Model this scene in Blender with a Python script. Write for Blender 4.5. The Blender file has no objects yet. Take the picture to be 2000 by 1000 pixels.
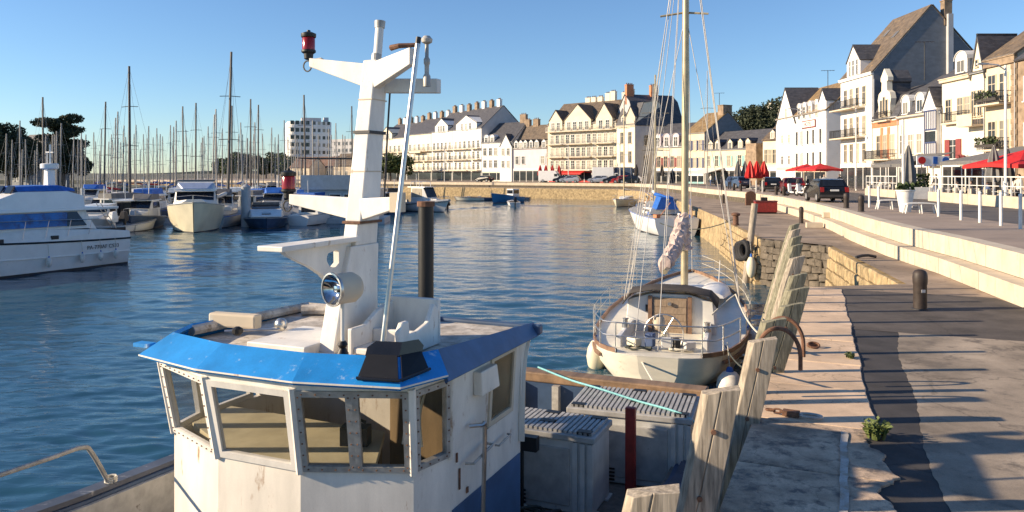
import bpy, bmesh, math, random
import numpy as np
from mathutils import Vector, Matrix
random.seed(7)
R = math.radians
sc = bpy.context.scene
C = sc.collection
# ---------------------------------------------------------------- camera, sky, sun, exposure
cam_d = bpy.data.cameras.new('camera'); cam = bpy.data.objects.new('camera', cam_d); C.objects.link(cam)
cam.location = (0, 0, 2.8); cam.rotation_euler = (R(90), 0, 0)
cam_d.sensor_width = 36; cam_d.lens = 36 * 1510 / 2000; cam_d.shift_y = -0.08
cam_d.clip_start = 0.05; cam_d.clip_end = 9000
sc.camera = cam
SUN_EL, SUN_AZ = R(20), math.atan2(-0.07, -1.0)          # azimuth of the sun, from +X counter-clockwise
w = bpy.data.worlds.new('World'); sc.world = w; w.use_nodes = True
nt = w.node_tree; bg = nt.nodes['Background']
sky = nt.nodes.new('ShaderNodeTexSky'); sky.sky_type = 'NISHITA'; sky.sun_disc = False
sky.sun_elevation = SUN_EL; sky.sun_rotation = R(90) - SUN_AZ
sky.air_density = 1.0; sky.dust_density = 0.0; sky.ozone_density = 3.0; sky.altitude = 0
tint = nt.nodes.new('ShaderNodeMix'); tint.data_type = 'RGBA'; tint.blend_type = 'MULTIPLY'; tint.inputs['Factor'].default_value = 1.0
tint.inputs['B'].default_value = (.84, .98, 1.16, 1); nt.links.new(sky.outputs[0], tint.inputs['A'])
nt.links.new(tint.outputs['Result'], bg.inputs[0]); bg.inputs[1].default_value = 0.08
sl = bpy.data.lights.new('sun', 'SUN'); sl.energy = 5.0; sl.angle = R(0.5); sl.color = (1.0, 0.80, 0.56)
so = bpy.data.objects.new('sun', sl); C.objects.link(so)
sdir = Vector((math.cos(SUN_EL) * math.cos(SUN_AZ), math.cos(SUN_EL) * math.sin(SUN_AZ), math.sin(SUN_EL)))
so.rotation_euler = sdir.to_track_quat('Z', 'Y').to_euler()
sc.view_settings.view_transform = 'Standard'; sc.view_settings.look = 'None'
sc.view_settings.exposure = 0.85; sc.view_settings.gamma = 1.0
sc.cycles.max_bounces = 6; sc.cycles.transparent_max_bounces = 12; sc.cycles.caustics_reflective = False; sc.cycles.caustics_refractive = False

# ---------------------------------------------------------------- materials
def mat(name, col, rough=0.6, var=0.18, scale=3.0, bump=0.0, bscale=30.0, metal=0.0, spots=None, spot_amt=0.3, spot_scale=6.0, stretch=None, spec=0.5, col2=None, cracks=0.0, speck=0.0, rnd=None):
    m = bpy.data.materials.new(name); m.use_nodes = True
    t = m.node_tree; N = t.nodes; L = t.links; b = N['Principled BSDF']
    b.inputs['Roughness'].default_value = rough; b.inputs['Metallic'].default_value = metal
    b.inputs['Specular IOR Level'].default_value = spec
    tc = N.new('ShaderNodeTexCoord'); src = tc.outputs['Object']
    oi = N.new('ShaderNodeObjectInfo')
    ad = N.new('ShaderNodeVectorMath'); ad.operation = 'ADD'
    cm = N.new('ShaderNodeCombineXYZ'); ml = N.new('ShaderNodeMath'); ml.operation = 'MULTIPLY'; ml.inputs[1].default_value = 37.0
    L.new(oi.outputs['Random'], ml.inputs[0]); L.new(ml.outputs[0], cm.inputs[0]); L.new(ml.outputs[0], cm.inputs[2])
    mp = N.new('ShaderNodeMapping')
    if stretch: mp.inputs['Scale'].default_value = stretch
    L.new(src, mp.inputs[0]); L.new(mp.outputs[0], ad.inputs[0]); L.new(cm.outputs[0], ad.inputs[1]); src = ad.outputs[0]
    n = N.new('ShaderNodeTexNoise'); n.inputs['Scale'].default_value = scale; n.inputs['Detail'].default_value = 6; n.inputs['Roughness'].default_value = 0.62
    L.new(src, n.inputs['Vector'])
    mx = N.new('ShaderNodeMix'); mx.data_type = 'RGBA'
    c2 = col2 if col2 else tuple(c * (1 - 2 * var) for c in col)
    c1 = col if col2 else tuple(min(1, c * (1 + var * 0.6)) for c in col)
    mx.inputs['A'].default_value = (*c2, 1); mx.inputs['B'].default_value = (*c1, 1)
    mr = N.new('ShaderNodeMapRange'); mr.inputs[1].default_value = 0.32; mr.inputs[2].default_value = 0.68
    L.new(n.outputs['Fac'], mr.inputs[0]); L.new(mr.outputs[0], mx.inputs['Factor'])
    out = mx.outputs['Result']
    if spots:
        n2 = N.new('ShaderNodeTexNoise'); n2.inputs['Scale'].default_value = spot_scale; n2.inputs['Detail'].default_value = 8; n2.inputs['Roughness'].default_value = 0.7
        L.new(src, n2.inputs['Vector'])
        r2 = N.new('ShaderNodeMapRange'); r2.inputs[1].default_value = 0.72 - spot_amt * 0.45; r2.inputs[2].default_value = 0.78 - spot_amt * 0.3
        L.new(n2.outputs['Fac'], r2.inputs[0])
        m2 = N.new('ShaderNodeMix'); m2.data_type = 'RGBA'; m2.inputs['B'].default_value = (*spots, 1)
        L.new(out, m2.inputs['A']); L.new(r2.outputs[0], m2.inputs['Factor']); out = m2.outputs['Result']
    if speck:
        n4 = N.new('ShaderNodeTexNoise'); n4.inputs['Scale'].default_value = 90; n4.inputs['Detail'].default_value = 3; n4.inputs['Roughness'].default_value = .8; L.new(src, n4.inputs['Vector'])
        r4 = N.new('ShaderNodeMapRange'); r4.inputs[1].default_value = .3; r4.inputs[2].default_value = .7; r4.inputs[3].default_value = 1 - speck; r4.inputs[4].default_value = 1 + speck; L.new(n4.outputs['Fac'], r4.inputs[0])
        m4 = N.new('ShaderNodeVectorMath'); m4.operation = 'SCALE'; L.new(out, m4.inputs[0]); L.new(r4.outputs[0], m4.inputs['Scale']); out = m4.outputs[0]
    if cracks:
        nd = N.new('ShaderNodeTexNoise'); nd.inputs['Scale'].default_value = 3.5; nd.inputs['Detail'].default_value = 4; L.new(src, nd.inputs['Vector'])
        va = N.new('ShaderNodeVectorMath'); va.operation = 'MULTIPLY_ADD'; va.inputs[1].default_value = (.5, .5, .5); L.new(nd.outputs['Color'], va.inputs[0]); L.new(src, va.inputs[2])
        vo = N.new('ShaderNodeTexVoronoi'); vo.feature = 'DISTANCE_TO_EDGE'; vo.inputs['Scale'].default_value = cracks; L.new(va.outputs[0], vo.inputs['Vector'])
        r5 = N.new('ShaderNodeMapRange'); r5.inputs[1].default_value = .0; r5.inputs[2].default_value = .008; r5.inputs[3].default_value = .6; r5.inputs[4].default_value = 1; L.new(vo.outputs['Distance'], r5.inputs[0])
        m5 = N.new('ShaderNodeVectorMath'); m5.operation = 'SCALE'; L.new(out, m5.inputs[0]); L.new(r5.outputs[0], m5.inputs['Scale']); out = m5.outputs[0]
    if rnd:
        r6 = N.new('ShaderNodeMapRange'); r6.inputs[1].default_value = .35; r6.inputs[2].default_value = .95; L.new(oi.outputs['Random'], r6.inputs[0])
        m6 = N.new('ShaderNodeMix'); m6.data_type = 'RGBA'; m6.inputs['B'].default_value = (*rnd, 1); L.new(r6.outputs[0], m6.inputs['Factor']); L.new(out, m6.inputs['A']); out = m6.outputs['Result']
    L.new(out, b.inputs['Base Color'])
    if bump:
        n3 = N.new('ShaderNodeTexNoise'); n3.inputs['Scale'].default_value = bscale; n3.inputs['Detail'].default_value = 5
        L.new(src, n3.inputs['Vector'])
        bp = N.new('ShaderNodeBump'); bp.inputs['Strength'].default_value = min(1, bump * 10); bp.inputs['Distance'].default_value = bump
        L.new(n3.outputs['Fac'], bp.inputs['Height']); L.new(bp.outputs[0], b.inputs['Normal'])
    return m
def glassmat(name, tint, alpha, rough=0.03):
    m = bpy.data.materials.new(name); m.use_nodes = True
    t = m.node_tree; N = t.nodes; L = t.links; b = N['Principled BSDF']
    b.inputs['Base Color'].default_value = (*tint, 1); b.inputs['Roughness'].default_value = rough; b.inputs['IOR'].default_value = 1.5
    tr = N.new('ShaderNodeBsdfTransparent'); ms = N.new('ShaderNodeMixShader'); ms.inputs[0].default_value = alpha
    tc = N.new('ShaderNodeTexCoord'); no = N.new('ShaderNodeTexNoise'); no.inputs['Scale'].default_value = 2.5; no.inputs['Detail'].default_value = 7
    mr = N.new('ShaderNodeMapRange'); mr.inputs[3].default_value = alpha * 0.5; mr.inputs[4].default_value = min(1, alpha * 1.6)
    L.new(tc.outputs['Object'], no.inputs['Vector']); L.new(no.outputs['Fac'], mr.inputs[0]); L.new(mr.outputs[0], ms.inputs[0])
    L.new(tr.outputs[0], ms.inputs[1]); L.new(b.outputs[0], ms.inputs[2]); L.new(ms.outputs[0], N['Material Output'].inputs[0])
    return m
M = {}
def dm(k, *a, **kw): M[k] = mat(k, *a, **kw)
dm('white_paint', (.80, .755, .67), .5, .12, 1.2, spots=(.34, .21, .12), spot_amt=.27, spot_scale=3.2, bump=.006, bscale=7, stretch=(2.2, 2.2, .7), speck=.05)
dm('mast_paint', (.80, .77, .71), .45, .10, 2.0, spots=(.36, .25, .16), spot_amt=.22, spot_scale=4.5, bump=.005, bscale=10, stretch=(2, 2, .8), speck=.05)
dm('roof_grit', (.60, .55, .48), .85, .25, 5, bump=.01, bscale=60, spots=(.30, .25, .2), spot_amt=.45, spot_scale=9)
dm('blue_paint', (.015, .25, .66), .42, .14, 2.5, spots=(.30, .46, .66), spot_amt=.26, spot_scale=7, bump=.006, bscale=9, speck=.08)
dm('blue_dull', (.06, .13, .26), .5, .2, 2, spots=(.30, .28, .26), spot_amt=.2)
dm('rail_grey', (.085, .10, .14), .55, .2, 2, spots=(.40, .40, .40), spot_amt=.28, spot_scale=5)
dm('navy_hull', (.05, .09, .17), .4, .2, 1.5, spots=(.3, .3, .3), spot_amt=.1)
dm('rail_wood', (.30, .19, .11), .6, .25, 5, stretch=(1, .15, 1), bump=.004)
dm('grey_rubber', (.17, .16, .14), .75, .2, 12)
dm('black', (.009, .009, .010), .5, .2, 8)
dm('black_gloss', (.012, .012, .014), .25, .2, 6)
dm('steel', (.55, .54, .52), .32, .12, 8, metal=.9)
dm('dull_metal', (.46, .44, .40), .5, .2, 9, metal=.2)
dm('rust', (.20, .10, .06), .85, .3, 14, bump=.006, bscale=50)
dm('red_lamp', (.30, .010, .012), .18, .1, 8)
dm('red_paint', (.30, .025, .02), .5, .2, 6, spots=(.35, .2, .15), spot_amt=.12)
dm('bin_grey', (.56, .56, .54), .55, .12, 4, spots=(.2, .18, .15), spot_amt=.14)
dm('bin_lid', (.42, .415, .40), .6, .15, 6, spots=(.16, .14, .12), spot_amt=.2)
dm('rope_teal', (.22, .55, .58), .7, .15, 30)
dm('rope_white', (.66, .62, .52), .8, .2, 40)
dm('rope_dark', (.06, .07, .06), .85, .2, 40)
dm('cabin_cream', (.62, .55, .36), .6, .12, 3)
dm('cabin_brown', (.24, .17, .09), .6, .25, 4, stretch=(1, 1, .2))
dm('timber', (.42, .36, .28), .85, .3, 5, stretch=(6, 6, .5), bump=.012, bscale=16, spots=(.13, .10, .08), spot_amt=.25, spot_scale=9)
dm('timber_green', (.25, .235, .165), .9, .3, 6, stretch=(5, 5, .6), bump=.012, bscale=16, spots=(.40, .38, .27), spot_amt=.32, spot_scale=8)
dm('coping', (.70, .52, .36), .9, .18, 1.2, speck=.14, cracks=.55, bump=.006, bscale=24, spots=(.52, .37, .25), spot_amt=.26, spot_scale=3)
dm('coping_old', (.56, .42, .30), .95, .3, 2.0, speck=.2, cracks=1.1, bump=.03, bscale=10, spots=(.16, .13, .11), spot_amt=.5, spot_scale=5)
dm('asphalt', (.10, .085, .075), .92, .25, 1.3, speck=.3, cracks=.35, bump=.008, bscale=70, spots=(.15, .13, .11), spot_amt=.3, spot_scale=40)
dm('asphalt_new', (.06, .055, .055), .92, .25, 1.6, speck=.35, cracks=.3, bump=.006, bscale=80)
dm('concrete', (.36, .295, .225), .92, .28, .9, speck=.22, cracks=.3, bump=.008, bscale=50, spots=(.15, .125, .10), spot_amt=.42, spot_scale=2.5)
dm('pavement', (.34, .265, .21), .9, .12, .6, bump=.004, bscale=40, spots=(.27, .205, .16), spot_amt=.35, spot_scale=1.2)
dm('road', (.105, .095, .09), .9, .15, .8, bump=.004, bscale=60)
dm('apron', (.36, .275, .20), .92, .25, .5, speck=.15, cracks=.25, bump=.008, bscale=30, spots=(.22, .16, .115), spot_amt=.4, spot_scale=1.4)
dm('step_stone', (.58, .50, .385), .85, .12, 1.2, bump=.004, bscale=20, spots=(.44, .34, .23), spot_amt=.28, spot_scale=3)
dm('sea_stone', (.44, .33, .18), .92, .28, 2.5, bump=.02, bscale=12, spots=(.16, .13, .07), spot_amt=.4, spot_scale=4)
dm('dark_shaded_stone', (.18, .15, .115), .95, .3, 3, bump=.03, bscale=10, spots=(.07, .06, .045), spot_amt=.5, spot_scale=6)  # stone darkened for the shade on the inlet back wall
dm('mortar', (.13, .11, .08), .95, .3, 4, bump=.02, bscale=20)
dm('weed', (.10, .12, .04), .9, .3, 9, col2=(.25, .22, .08))
dm('hull_cream', (.80, .75, .62), .4, .08, 1.5, spots=(.46, .46, .34), spot_amt=.24, spot_scale=2.2, stretch=(1, 1, 2.5))
dm('hull_white', (.80, .79, .76), .3, .05, 1.0, spots=(.55, .52, .46), spot_amt=.12, spot_scale=2)
dm('hull_ivory', (.74, .68, .50), .3, .06, 1)
dm('hull_blue', (.03, .17, .40), .3, .1, 2)
dm('hull_grey', (.40, .43, .46), .35, .1, 2)
dm('anti_foul', (.035, .03, .03), .6, .2, 3)
dm('gel_deck', (.74, .73, .69), .4, .06, 2, spots=(.5, .48, .43), spot_amt=.2)
dm('deck_shade_blue', (.42, .48, .62), .5, .08, 2)  # bluish white: shade on the yacht deck put into the colour
dm('teak', (.34, .25, .17), .75, .2, 6, stretch=(6, .6, 1))
dm('wood_trim', (.27, .16, .10), .55, .25, 5, stretch=(1, .3, 1))
dm('canvas_blue', (.015, .12, .48), .6, .15, 4, bump=.02, bscale=5)
dm('canvas_grey', (.17, .165, .16), .75, .15, 3, bump=.01, bscale=6)
dm('canvas_dark', (.055, .048, .045), .8, .15, 5, bump=.01, bscale=10)
dm('canvas_red', (.58, .018, .015), .65, .12, 4, bump=.01, bscale=8)
dm('canvas_white', (.78, .75, .68), .7, .08, 3)
dm('sail_cloth', (.60, .47, .42), .8, .25, 4, bump=.03, bscale=7, spots=(.28, .2, .19), spot_amt=.3)
dm('mast_gold', (.47, .40, .26), .4, .12, 3, metal=.3)
dm('mast_alu', (.25, .245, .24), .45, .1, 3, metal=.2)
dm('mast_backlit', (.07, .065, .065), .5, .1, 3)  # dark tone stands for masts seen against the light
dm('wire', (.52, .49, .44), .5, .1, 3)
dm('fender', (.74, .70, .64), .5, .15, 4, spots=(.4, .36, .3), spot_amt=.25)
dm('tyre', (.018, .018, .02), .8, .2, 9)
dm('bollard', (.042, .030, .025), .6, .2, 9, bump=.004, bscale=30)
dm('post_white', (.78, .76, .71), .5, .08, 4)
dm('plaster_white', (.80, .79, .76), .85, .05, .6, spots=(.66, .63, .58), spot_amt=.16, spot_scale=1)
dm('plaster_ivory', (.76, .70, .56), .85, .06, .6, spots=(.62, .55, .42), spot_amt=.18, spot_scale=1)
dm('plaster_cream', (.74, .655, .49), .85, .07, .6, spots=(.58, .48, .32), spot_amt=.2, spot_scale=1)
dm('plaster_sand', (.66, .56, .41), .85, .08, .7, spots=(.48, .38, .25), spot_amt=.2, spot_scale=1)
dm('plaster_pink', (.64, .58, .60), .85, .06, .6)
dm('plaster_grey', (.46, .46, .47), .85, .08, .6)
dm('brick_orange', (.55, .22, .11), .85, .12, 2)
dm('stone_brown', (.34, .25, .17), .9, .25, 1.5, spots=(.2, .15, .1), spot_amt=.35, spot_scale=3)
dm('trim_stone', (.66, .56, .42), .85, .1, 1)
dm('slate', (.085, .085, .095), .6, .25, 1.5, stretch=(1, 1, 3), spots=(.14, .12, .10), spot_amt=.35, spot_scale=3)
dm('slate_brown', (.15, .115, .085), .75, .25, 1.5, spots=(.25, .17, .09), spot_amt=.4, spot_scale=2.5)
dm('slate_gold', (.26, .175, .085), .8, .25, 1.3, spots=(.13, .095, .06), spot_amt=.35, spot_scale=2.5)
dm('slate_clad', (.16, .175, .20), .6, .12, 1.2, stretch=(1, 1, 2))
dm('zinc', (.42, .43, .44), .5, .1, 2)
dm('iron', (.035, .035, .04), .6, .1, 4)
dm('timber_blue', (.05, .07, .16), .6, .1, 3)
dm('shutter_red', (.26, .055, .05), .6, .1, 4)
dm('shop_dark', (.045, .04, .04), .5, .25, .8, spots=(.25, .20, .14), spot_amt=.28, spot_scale=1.6)
dm('shop_teal', (.22, .42, .42), .6, .1, 2)
dm('leaf', (.055, .085, .022), .7, .3, 1.5, col2=(.025, .04, .012))
dm('leaf_light', (.11, .145, .035), .7, .3, 1.5, col2=(.05, .07, .02))
dm('leaf_pine', (.040, .056, .024), .8, .3, 1.0, col2=(.018, .026, .013))
dm('bark', (.10, .075, .055), .9, .3, 5)
dm('flower', (.30, .06, .07), .7, .3, 9)
dm('car_black', (.012, .014, .018), .18, .1, 2)
dm('car_maroon', (.13, .020, .030), .22, .1, 2)
dm('car_white', (.78, .78, .77), .25, .04, 2)
dm('car_red', (.42, .02, .02), .25, .06, 2)
dm('car_silver', (.42, .43, .45), .25, .06, 2, metal=.4)
dm('truck_blue', (.06, .09, .15), .5, .1, 2)
dm('light_red', (.35, .01, .01), .2, .05, 4)
dm('skin', (.48, .30, .22), .6, .05, 4)
dm('cloth_dark', (.03, .03, .04), .8, .1, 6)
dm('cloth_blue', (.07, .11, .22), .8, .1, 6)
dm('cloth_light', (.55, .52, .48), .8, .1, 6)
dm('far_land', (.10, .11, .07), .9, .3, .02, col2=(.24, .21, .15))
dm('far_roof', (.20, .12, .09), .8, .2, .2)
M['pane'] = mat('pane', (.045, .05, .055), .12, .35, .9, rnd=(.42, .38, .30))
M['pane_dark'] = mat('pane_dark', (.03, .035, .04), .08, .2, .9)
M['boat_glass'] = mat('boat_glass', (.015, .02, .03), .06, .2, 2)
M['blue_cover'] = mat('blue_cover', (.012, .16, .50), .45, .2, 1.5, spots=(.02, .05, .16), spot_amt=.5, spot_scale=1.6)
M['glass'] = glassmat('glass', (.10, .09, .06), .12)
M['glass_brown_reflect'] = glassmat('glass_brown_reflect', (.22, .17, .10), .5, .25)  # brown opaque reflection put into the pane colour
M['lens'] = mat('lens', (.62, .66, .72), .10, .35, 14, metal=.95)
# ---------------------------------------------------------------- mesh helpers
class MB:
    def __init__(s): s.v = []; s.f = []
    def add(s, vs, fs):
        o = len(s.v); s.v += [tuple(p) for p in vs]; s.f += [tuple(i + o for i in f) for f in fs]; return s
    def box(s, c, d, rz=0, rx=0, ry=0):
        hx, hy, hz = d[0] / 2, d[1] / 2, d[2] / 2
        vs = [Vector((x, y, z)) for x in (-hx, hx) for y in (-hy, hy) for z in (-hz, hz)]
        if rz or rx or ry:
            m = Matrix.Rotation(rz, 3, 'Z') @ Matrix.Rotation(ry, 3, 'Y') @ Matrix.Rotation(rx, 3, 'X'); vs = [m @ p for p in vs]
        c = Vector(c); vs = [p + c for p in vs]
        return s.add(vs, [(0, 1, 3, 2), (4, 6, 7, 5), (0, 4, 5, 1), (2, 3, 7, 6), (0, 2, 6, 4), (1, 5, 7, 3)])
    def bb(s, x0, x1, y0, y1, z0, z1): return s.box(((x0 + x1) / 2, (y0 + y1) / 2, (z0 + z1) / 2), (abs(x1 - x0), abs(y1 - y0), abs(z1 - z0)))
    def hexa(s, q, t):
        q = [Vector(p) for p in q]; n = (q[1] - q[0]).cross(q[3] - q[0]); n.normalize(); k = len(q)
        vs = q + [p - n * t for p in q]
        return s.add(vs, [tuple(range(k)), tuple(range(2 * k - 1, k - 1, -1))] + [(i, i + k, (i + 1) % k + k, (i + 1) % k) for i in range(k)])
    def prism(s, poly, z0, z1):          # polygon in xy extruded along z
        k = len(poly)
        vs = [(x, y, z0) for x, y in poly] + [(x, y, z1) for x, y in poly]
        return s.add(vs, [tuple(range(k))[::-1], tuple(range(k, 2 * k))] + [(i, (i + 1) % k, (i + 1) % k + k, i + k) for i in range(k)])
    def prismx(s, poly, x0, x1):         # polygon in (y,z) extruded along x
        k = len(poly); vs = [(x0, y, z) for y, z in poly] + [(x1, y, z) for y, z in poly]
        return s.add(vs, [tuple(range(k)), tuple(range(k, 2 * k))[::-1]] + [(i, i + k, (i + 1) % k + k, (i + 1) % k) for i in range(k)])
    def prismy(s, poly, y0, y1):         # polygon in (x,z) extruded along y
        k = len(poly); vs = [(x, y0, z) for x, z in poly] + [(x, y1, z) for x, z in poly]
        return s.add(vs, [tuple(range(k))[::-1], tuple(range(k, 2 * k))] + [(i, (i + 1) % k, (i + 1) % k + k, i + k) for i in range(k)])
    def tube(s, pts, r, n=6, closed=False):
        pts = [Vector(p) for p in pts]; k = len(pts); rs = r if isinstance(r, (list, tuple)) else [r] * k
        base = len(s.v); up0 = None
        for i, p in enumerate(pts):
            if closed: d = pts[(i + 1) % k] - pts[i - 1]
            else: d = pts[min(i + 1, k - 1)] - pts[max(i - 1, 0)]
            if d.length < 1e-9: d = Vector((0, 0, 1))
            d.normalize()
            if up0 is None: up0 = Vector((0, 0, 1)) if abs(d.z) < .9 else Vector((1, 0, 0))
            a = d.cross(up0)
            if a.length < 1e-6: a = d.cross(Vector((0, 1, 0)))
            a.normalize(); b = a.cross(d); up0 = b
            for j in range(n):
                t = 2 * math.pi * j / n; s.v.append(tuple(p + (a * math.cos(t) + b * math.sin(t)) * rs[i]))
        for i in range(k if closed else k - 1):
            for j in range(n):
                i2 = (i + 1) % k
                s.f.append((base + i * n + j, base + i * n + (j + 1) % n, base + i2 * n + (j + 1) % n, base + i2 * n + j))
        if not closed:
            s.f.append(tuple(base + j for j in range(n))[::-1]); s.f.append(tuple(base + (k - 1) * n + j for j in range(n)))
        return s
    def lathe(s, prof, n=16, c=(0, 0, 0), ax='z', cap=True):
        base = len(s.v)
        for r, h in prof:
            for j in range(n):
                t = 2 * math.pi * j / n; x, y = r * math.cos(t), r * math.sin(t)
                p = (x, y, h) if ax == 'z' else ((x, h, y) if ax == 'y' else (h, x, y))
                s.v.append((p[0] + c[0], p[1] + c[1], p[2] + c[2]))
        k = len(prof)
        for i in range(k - 1):
            for j in range(n): s.f.append((base + i * n + j, base + i * n + (j + 1) % n, base + (i + 1) * n + (j + 1) % n, base + (i + 1) * n + j))
        if cap: s.f.append(tuple(base + j for j in range(n))[::-1]); s.f.append(tuple(base + (k - 1) * n + j for j in range(n)))
        return s
    def loft(s, rings, closed=True, cap=True):
        base = len(s.v); k = len(rings[0])
        for r in rings: s.v += [tuple(p) for p in r]
        m = k if closed else k - 1
        for i in range(len(rings) - 1):
            for j in range(m): s.f.append((base + i * k + j, base + i * k + (j + 1) % k, base + (i + 1) * k + (j + 1) % k, base + (i + 1) * k + j))
        if cap:
            s.f.append(tuple(base + j for j in range(k))[::-1]); s.f.append(tuple(base + (len(rings) - 1) * k + j for j in range(k)))
        return s
    def ball(s, c, r, n=10, sq=(1, 1, 1)):
        prof = [(max(r * math.sin(math.pi * i / 6), 1e-4), -r * math.cos(math.pi * i / 6)) for i in range(7)]
        o = len(s.v); s.lathe(prof, n)
        for i in range(o, len(s.v)):
            x, y, z = s.v[i]; s.v[i] = (x * sq[0] + c[0], y * sq[1] + c[1], z * sq[2] + c[2])
        return s
    def mesh(s, name, m, smooth=False):
        me = bpy.data.meshes.new(name); me.from_pydata(s.v, [], s.f); me.update()
        b = bmesh.new(); b.from_mesh(me); bmesh.ops.recalc_face_normals(b, faces=b.faces); b.to_mesh(me); b.free()
        if m: me.materials.append(M[m])
        if smooth:
            me.polygons.foreach_set('use_smooth', [True] * len(me.polygons))
            try: me.set_sharp_from_angle(angle=R(42))
            except Exception: pass
        return me
    def build(s, name, m, parent=None, smooth=False, bevel=0, loc=None):
        o = link(name, s.mesh(name, m, smooth), parent, loc)
        if bevel:
            bv = o.modifiers.new('bevel', 'BEVEL'); bv.width = bevel; bv.segments = 2; bv.limit_method = 'ANGLE'
        return o
def link(name, me, parent=None, loc=None, rz=0, scale=None):
    o = bpy.data.objects.new(name, me); C.objects.link(o)
    if parent: o.parent = parent
    if loc is not None: o.location = loc
    if rz: o.rotation_euler = (0, 0, rz)
    if scale is not None: o.scale = scale
    return o
def tag(o, label, cat, group=None):
    o['label'] = label; o['category'] = cat
    if group: o['group'] = group
    return o
def thing(name, label, cat, loc=(0, 0, 0), rz=0, group=None):
    o = bpy.data.objects.new(name, None); C.objects.link(o); o.location = loc; o.rotation_euler = (0, 0, rz)
    return tag(o, label, cat, group)
def struct(o, kind='structure'): o['kind'] = kind; return o
def copy_tree(o, parent=None):
    c = o.copy(); C.objects.link(c); c.parent = parent
    for ch in o.children: copy_tree(ch, c)
    return c
FP = 1510.0
def at(px, D): return ((px - 1000) * D / FP, D)            # where a bearing meets a distance
def zat(py, D): return 2.8 + (340 - py) * D / FP
WZ = -2.0                                                   # water level; quay top is z = 0, promenade z = 1
TA = math.atan(.43); NX, NY = math.cos(TA), -math.sin(TA)   # quay frame: n across (towards land), d along
def q(n, d, z=0): return (NX * n - NY * d, NY * n + NX * d, z)
def catmull(pts, k=6):
    P = [Vector(p) for p in pts]; out = []
    for i in range(len(P) - 1):
        a, b, c, d = P[max(i - 1, 0)], P[i], P[i + 1], P[min(i + 2, len(P) - 1)]
        for j in range(k):
            t = j / k; out.append(.5 * ((2 * b) + (c - a) * t + (2 * a - 5 * b + 4 * c - d) * t * t + (3 * b - a - 3 * c + d) * t ** 3))
    return out + [P[-1]]
def sag(a, b, s, k=10):
    a, b = Vector(a), Vector(b)
    return [a.lerp(b, i / k) - Vector((0, 0, s * 4 * (i / k) * (1 - i / k))) for i in range(k + 1)]
def text_mesh(name, cu):
    to = bpy.data.objects.new(name, cu); C.objects.link(to); bpy.context.view_layer.update(); dg = bpy.context.evaluated_depsgraph_get()
    me = bpy.data.meshes.new_from_object(to.evaluated_get(dg)); bpy.data.objects.remove(to); return link(name, me)
# ---------------------------------------------------------------- water
def build_water():
    ys = [3.0]
    while ys[-1] < 260: ys.append(ys[-1] * 1.0052 + .004)
    ys += [300, 380, 500, 700, 1100, 2000, 4000, 7500]; ys = np.array(ys)
    us = np.concatenate([[-40, -12, -5, -2.5, -1.6], np.linspace(-1.1, 1.0, 430), [1.5, 3, 12]])
    X = us[None, :] * (ys[:, None] * .72 + 3.0); Y = np.repeat(ys[:, None], len(us), 1)
    cell = np.maximum(np.gradient(ys)[:, None] * 1.0, (ys[:, None] * .72) * 2.1 / 430) * np.ones_like(X)
    rng = np.random.RandomState(3); Z = np.zeros_like(X)
    patch = .75 + .45 * np.sin(X * .11 + 1.3 * np.sin(Y * .05)) * np.sin(Y * .09 + .8 * np.sin(X * .07 + 1))
    for i in range(90):
        lam = .2 * (3.6 / .2) ** rng.rand() ; th = rng.normal(R(84), R(28)); ph = rng.rand() * 6.28
        k = 6.283 / lam; a = (.0036 if lam < .9 else .0031) * lam ** .55
        fade = np.clip((lam / cell - 2.2) / 2.5, 0, 1)
        Z += a * fade * np.sin(k * (X * math.cos(th) + Y * math.sin(th)) + ph + .5 * np.sin(X * .4 + i))
    Z *= np.clip(patch, .35, 1.3)
    # the wake of the passing outboard boat
    d = Y - (117 + 1.5 * np.minimum(X, 0) - .12 * np.maximum(X, 0))
    Z += .11 * np.exp(-(d / 3.0) ** 2) * np.sin(d * 1.25) * np.clip((X + 13) / 5, 0, 1) * np.clip((24 - X) / 8, 0, 1)
    n, m = X.shape
    V = np.stack([X, Y, Z + WZ], -1).reshape(-1, 3)
    idx = np.arange(n * m).reshape(n, m)
    F = np.stack([idx[:-1, :-1], idx[:-1, 1:], idx[1:, 1:], idx[1:, :-1]], -1).reshape(-1, 4)
    me = bpy.data.meshes.new('water'); me.vertices.add(len(V)); me.vertices.foreach_set('co', V.astype(np.float32).ravel())
    me.loops.add(F.size); me.loops.foreach_set('vertex_index', F.astype(np.int32).ravel())
    me.polygons.add(len(F)); me.polygons.foreach_set('loop_start', np.arange(0, F.size, 4, dtype=np.int32)); me.update(calc_edges=True)
    me.polygons.foreach_set('use_smooth', np.ones(len(F), bool))
    mt = bpy.data.materials.new('water'); mt.use_nodes = True; t = mt.node_tree; N = t.nodes; L = t.links; b = N['Principled BSDF']
    b.inputs['Base Color'].default_value = (.020, .074, .120, 1); b.inputs['Roughness'].default_value = .06; b.inputs['IOR'].default_value = 1.33
    tc = N.new('ShaderNodeTexCoord'); mp = N.new('ShaderNodeMapping'); mp.inputs['Scale'].default_value = (.55, 1.5, 1)
    n1 = N.new('ShaderNodeTexNoise'); n1.inputs['Scale'].default_value = 2.2; n1.inputs['Detail'].default_value = 5; n1.inputs['Roughness'].default_value = .55
    n1.inputs['Distortion'].default_value = .6
    bp = N.new('ShaderNodeBump'); bp.inputs['Strength'].default_value = .55; bp.inputs['Distance'].default_value = .04
    L.new(tc.outputs['Object'], mp.inputs[0]); L.new(mp.outputs[0], n1.inputs['Vector']); L.new(n1.outputs['Fac'], bp.inputs['Height']); L.new(bp.outputs[0], b.inputs['Normal'])
    me.materials.append(mt)
    o = link('water', me); struct(o); return o
build_water()
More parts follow.
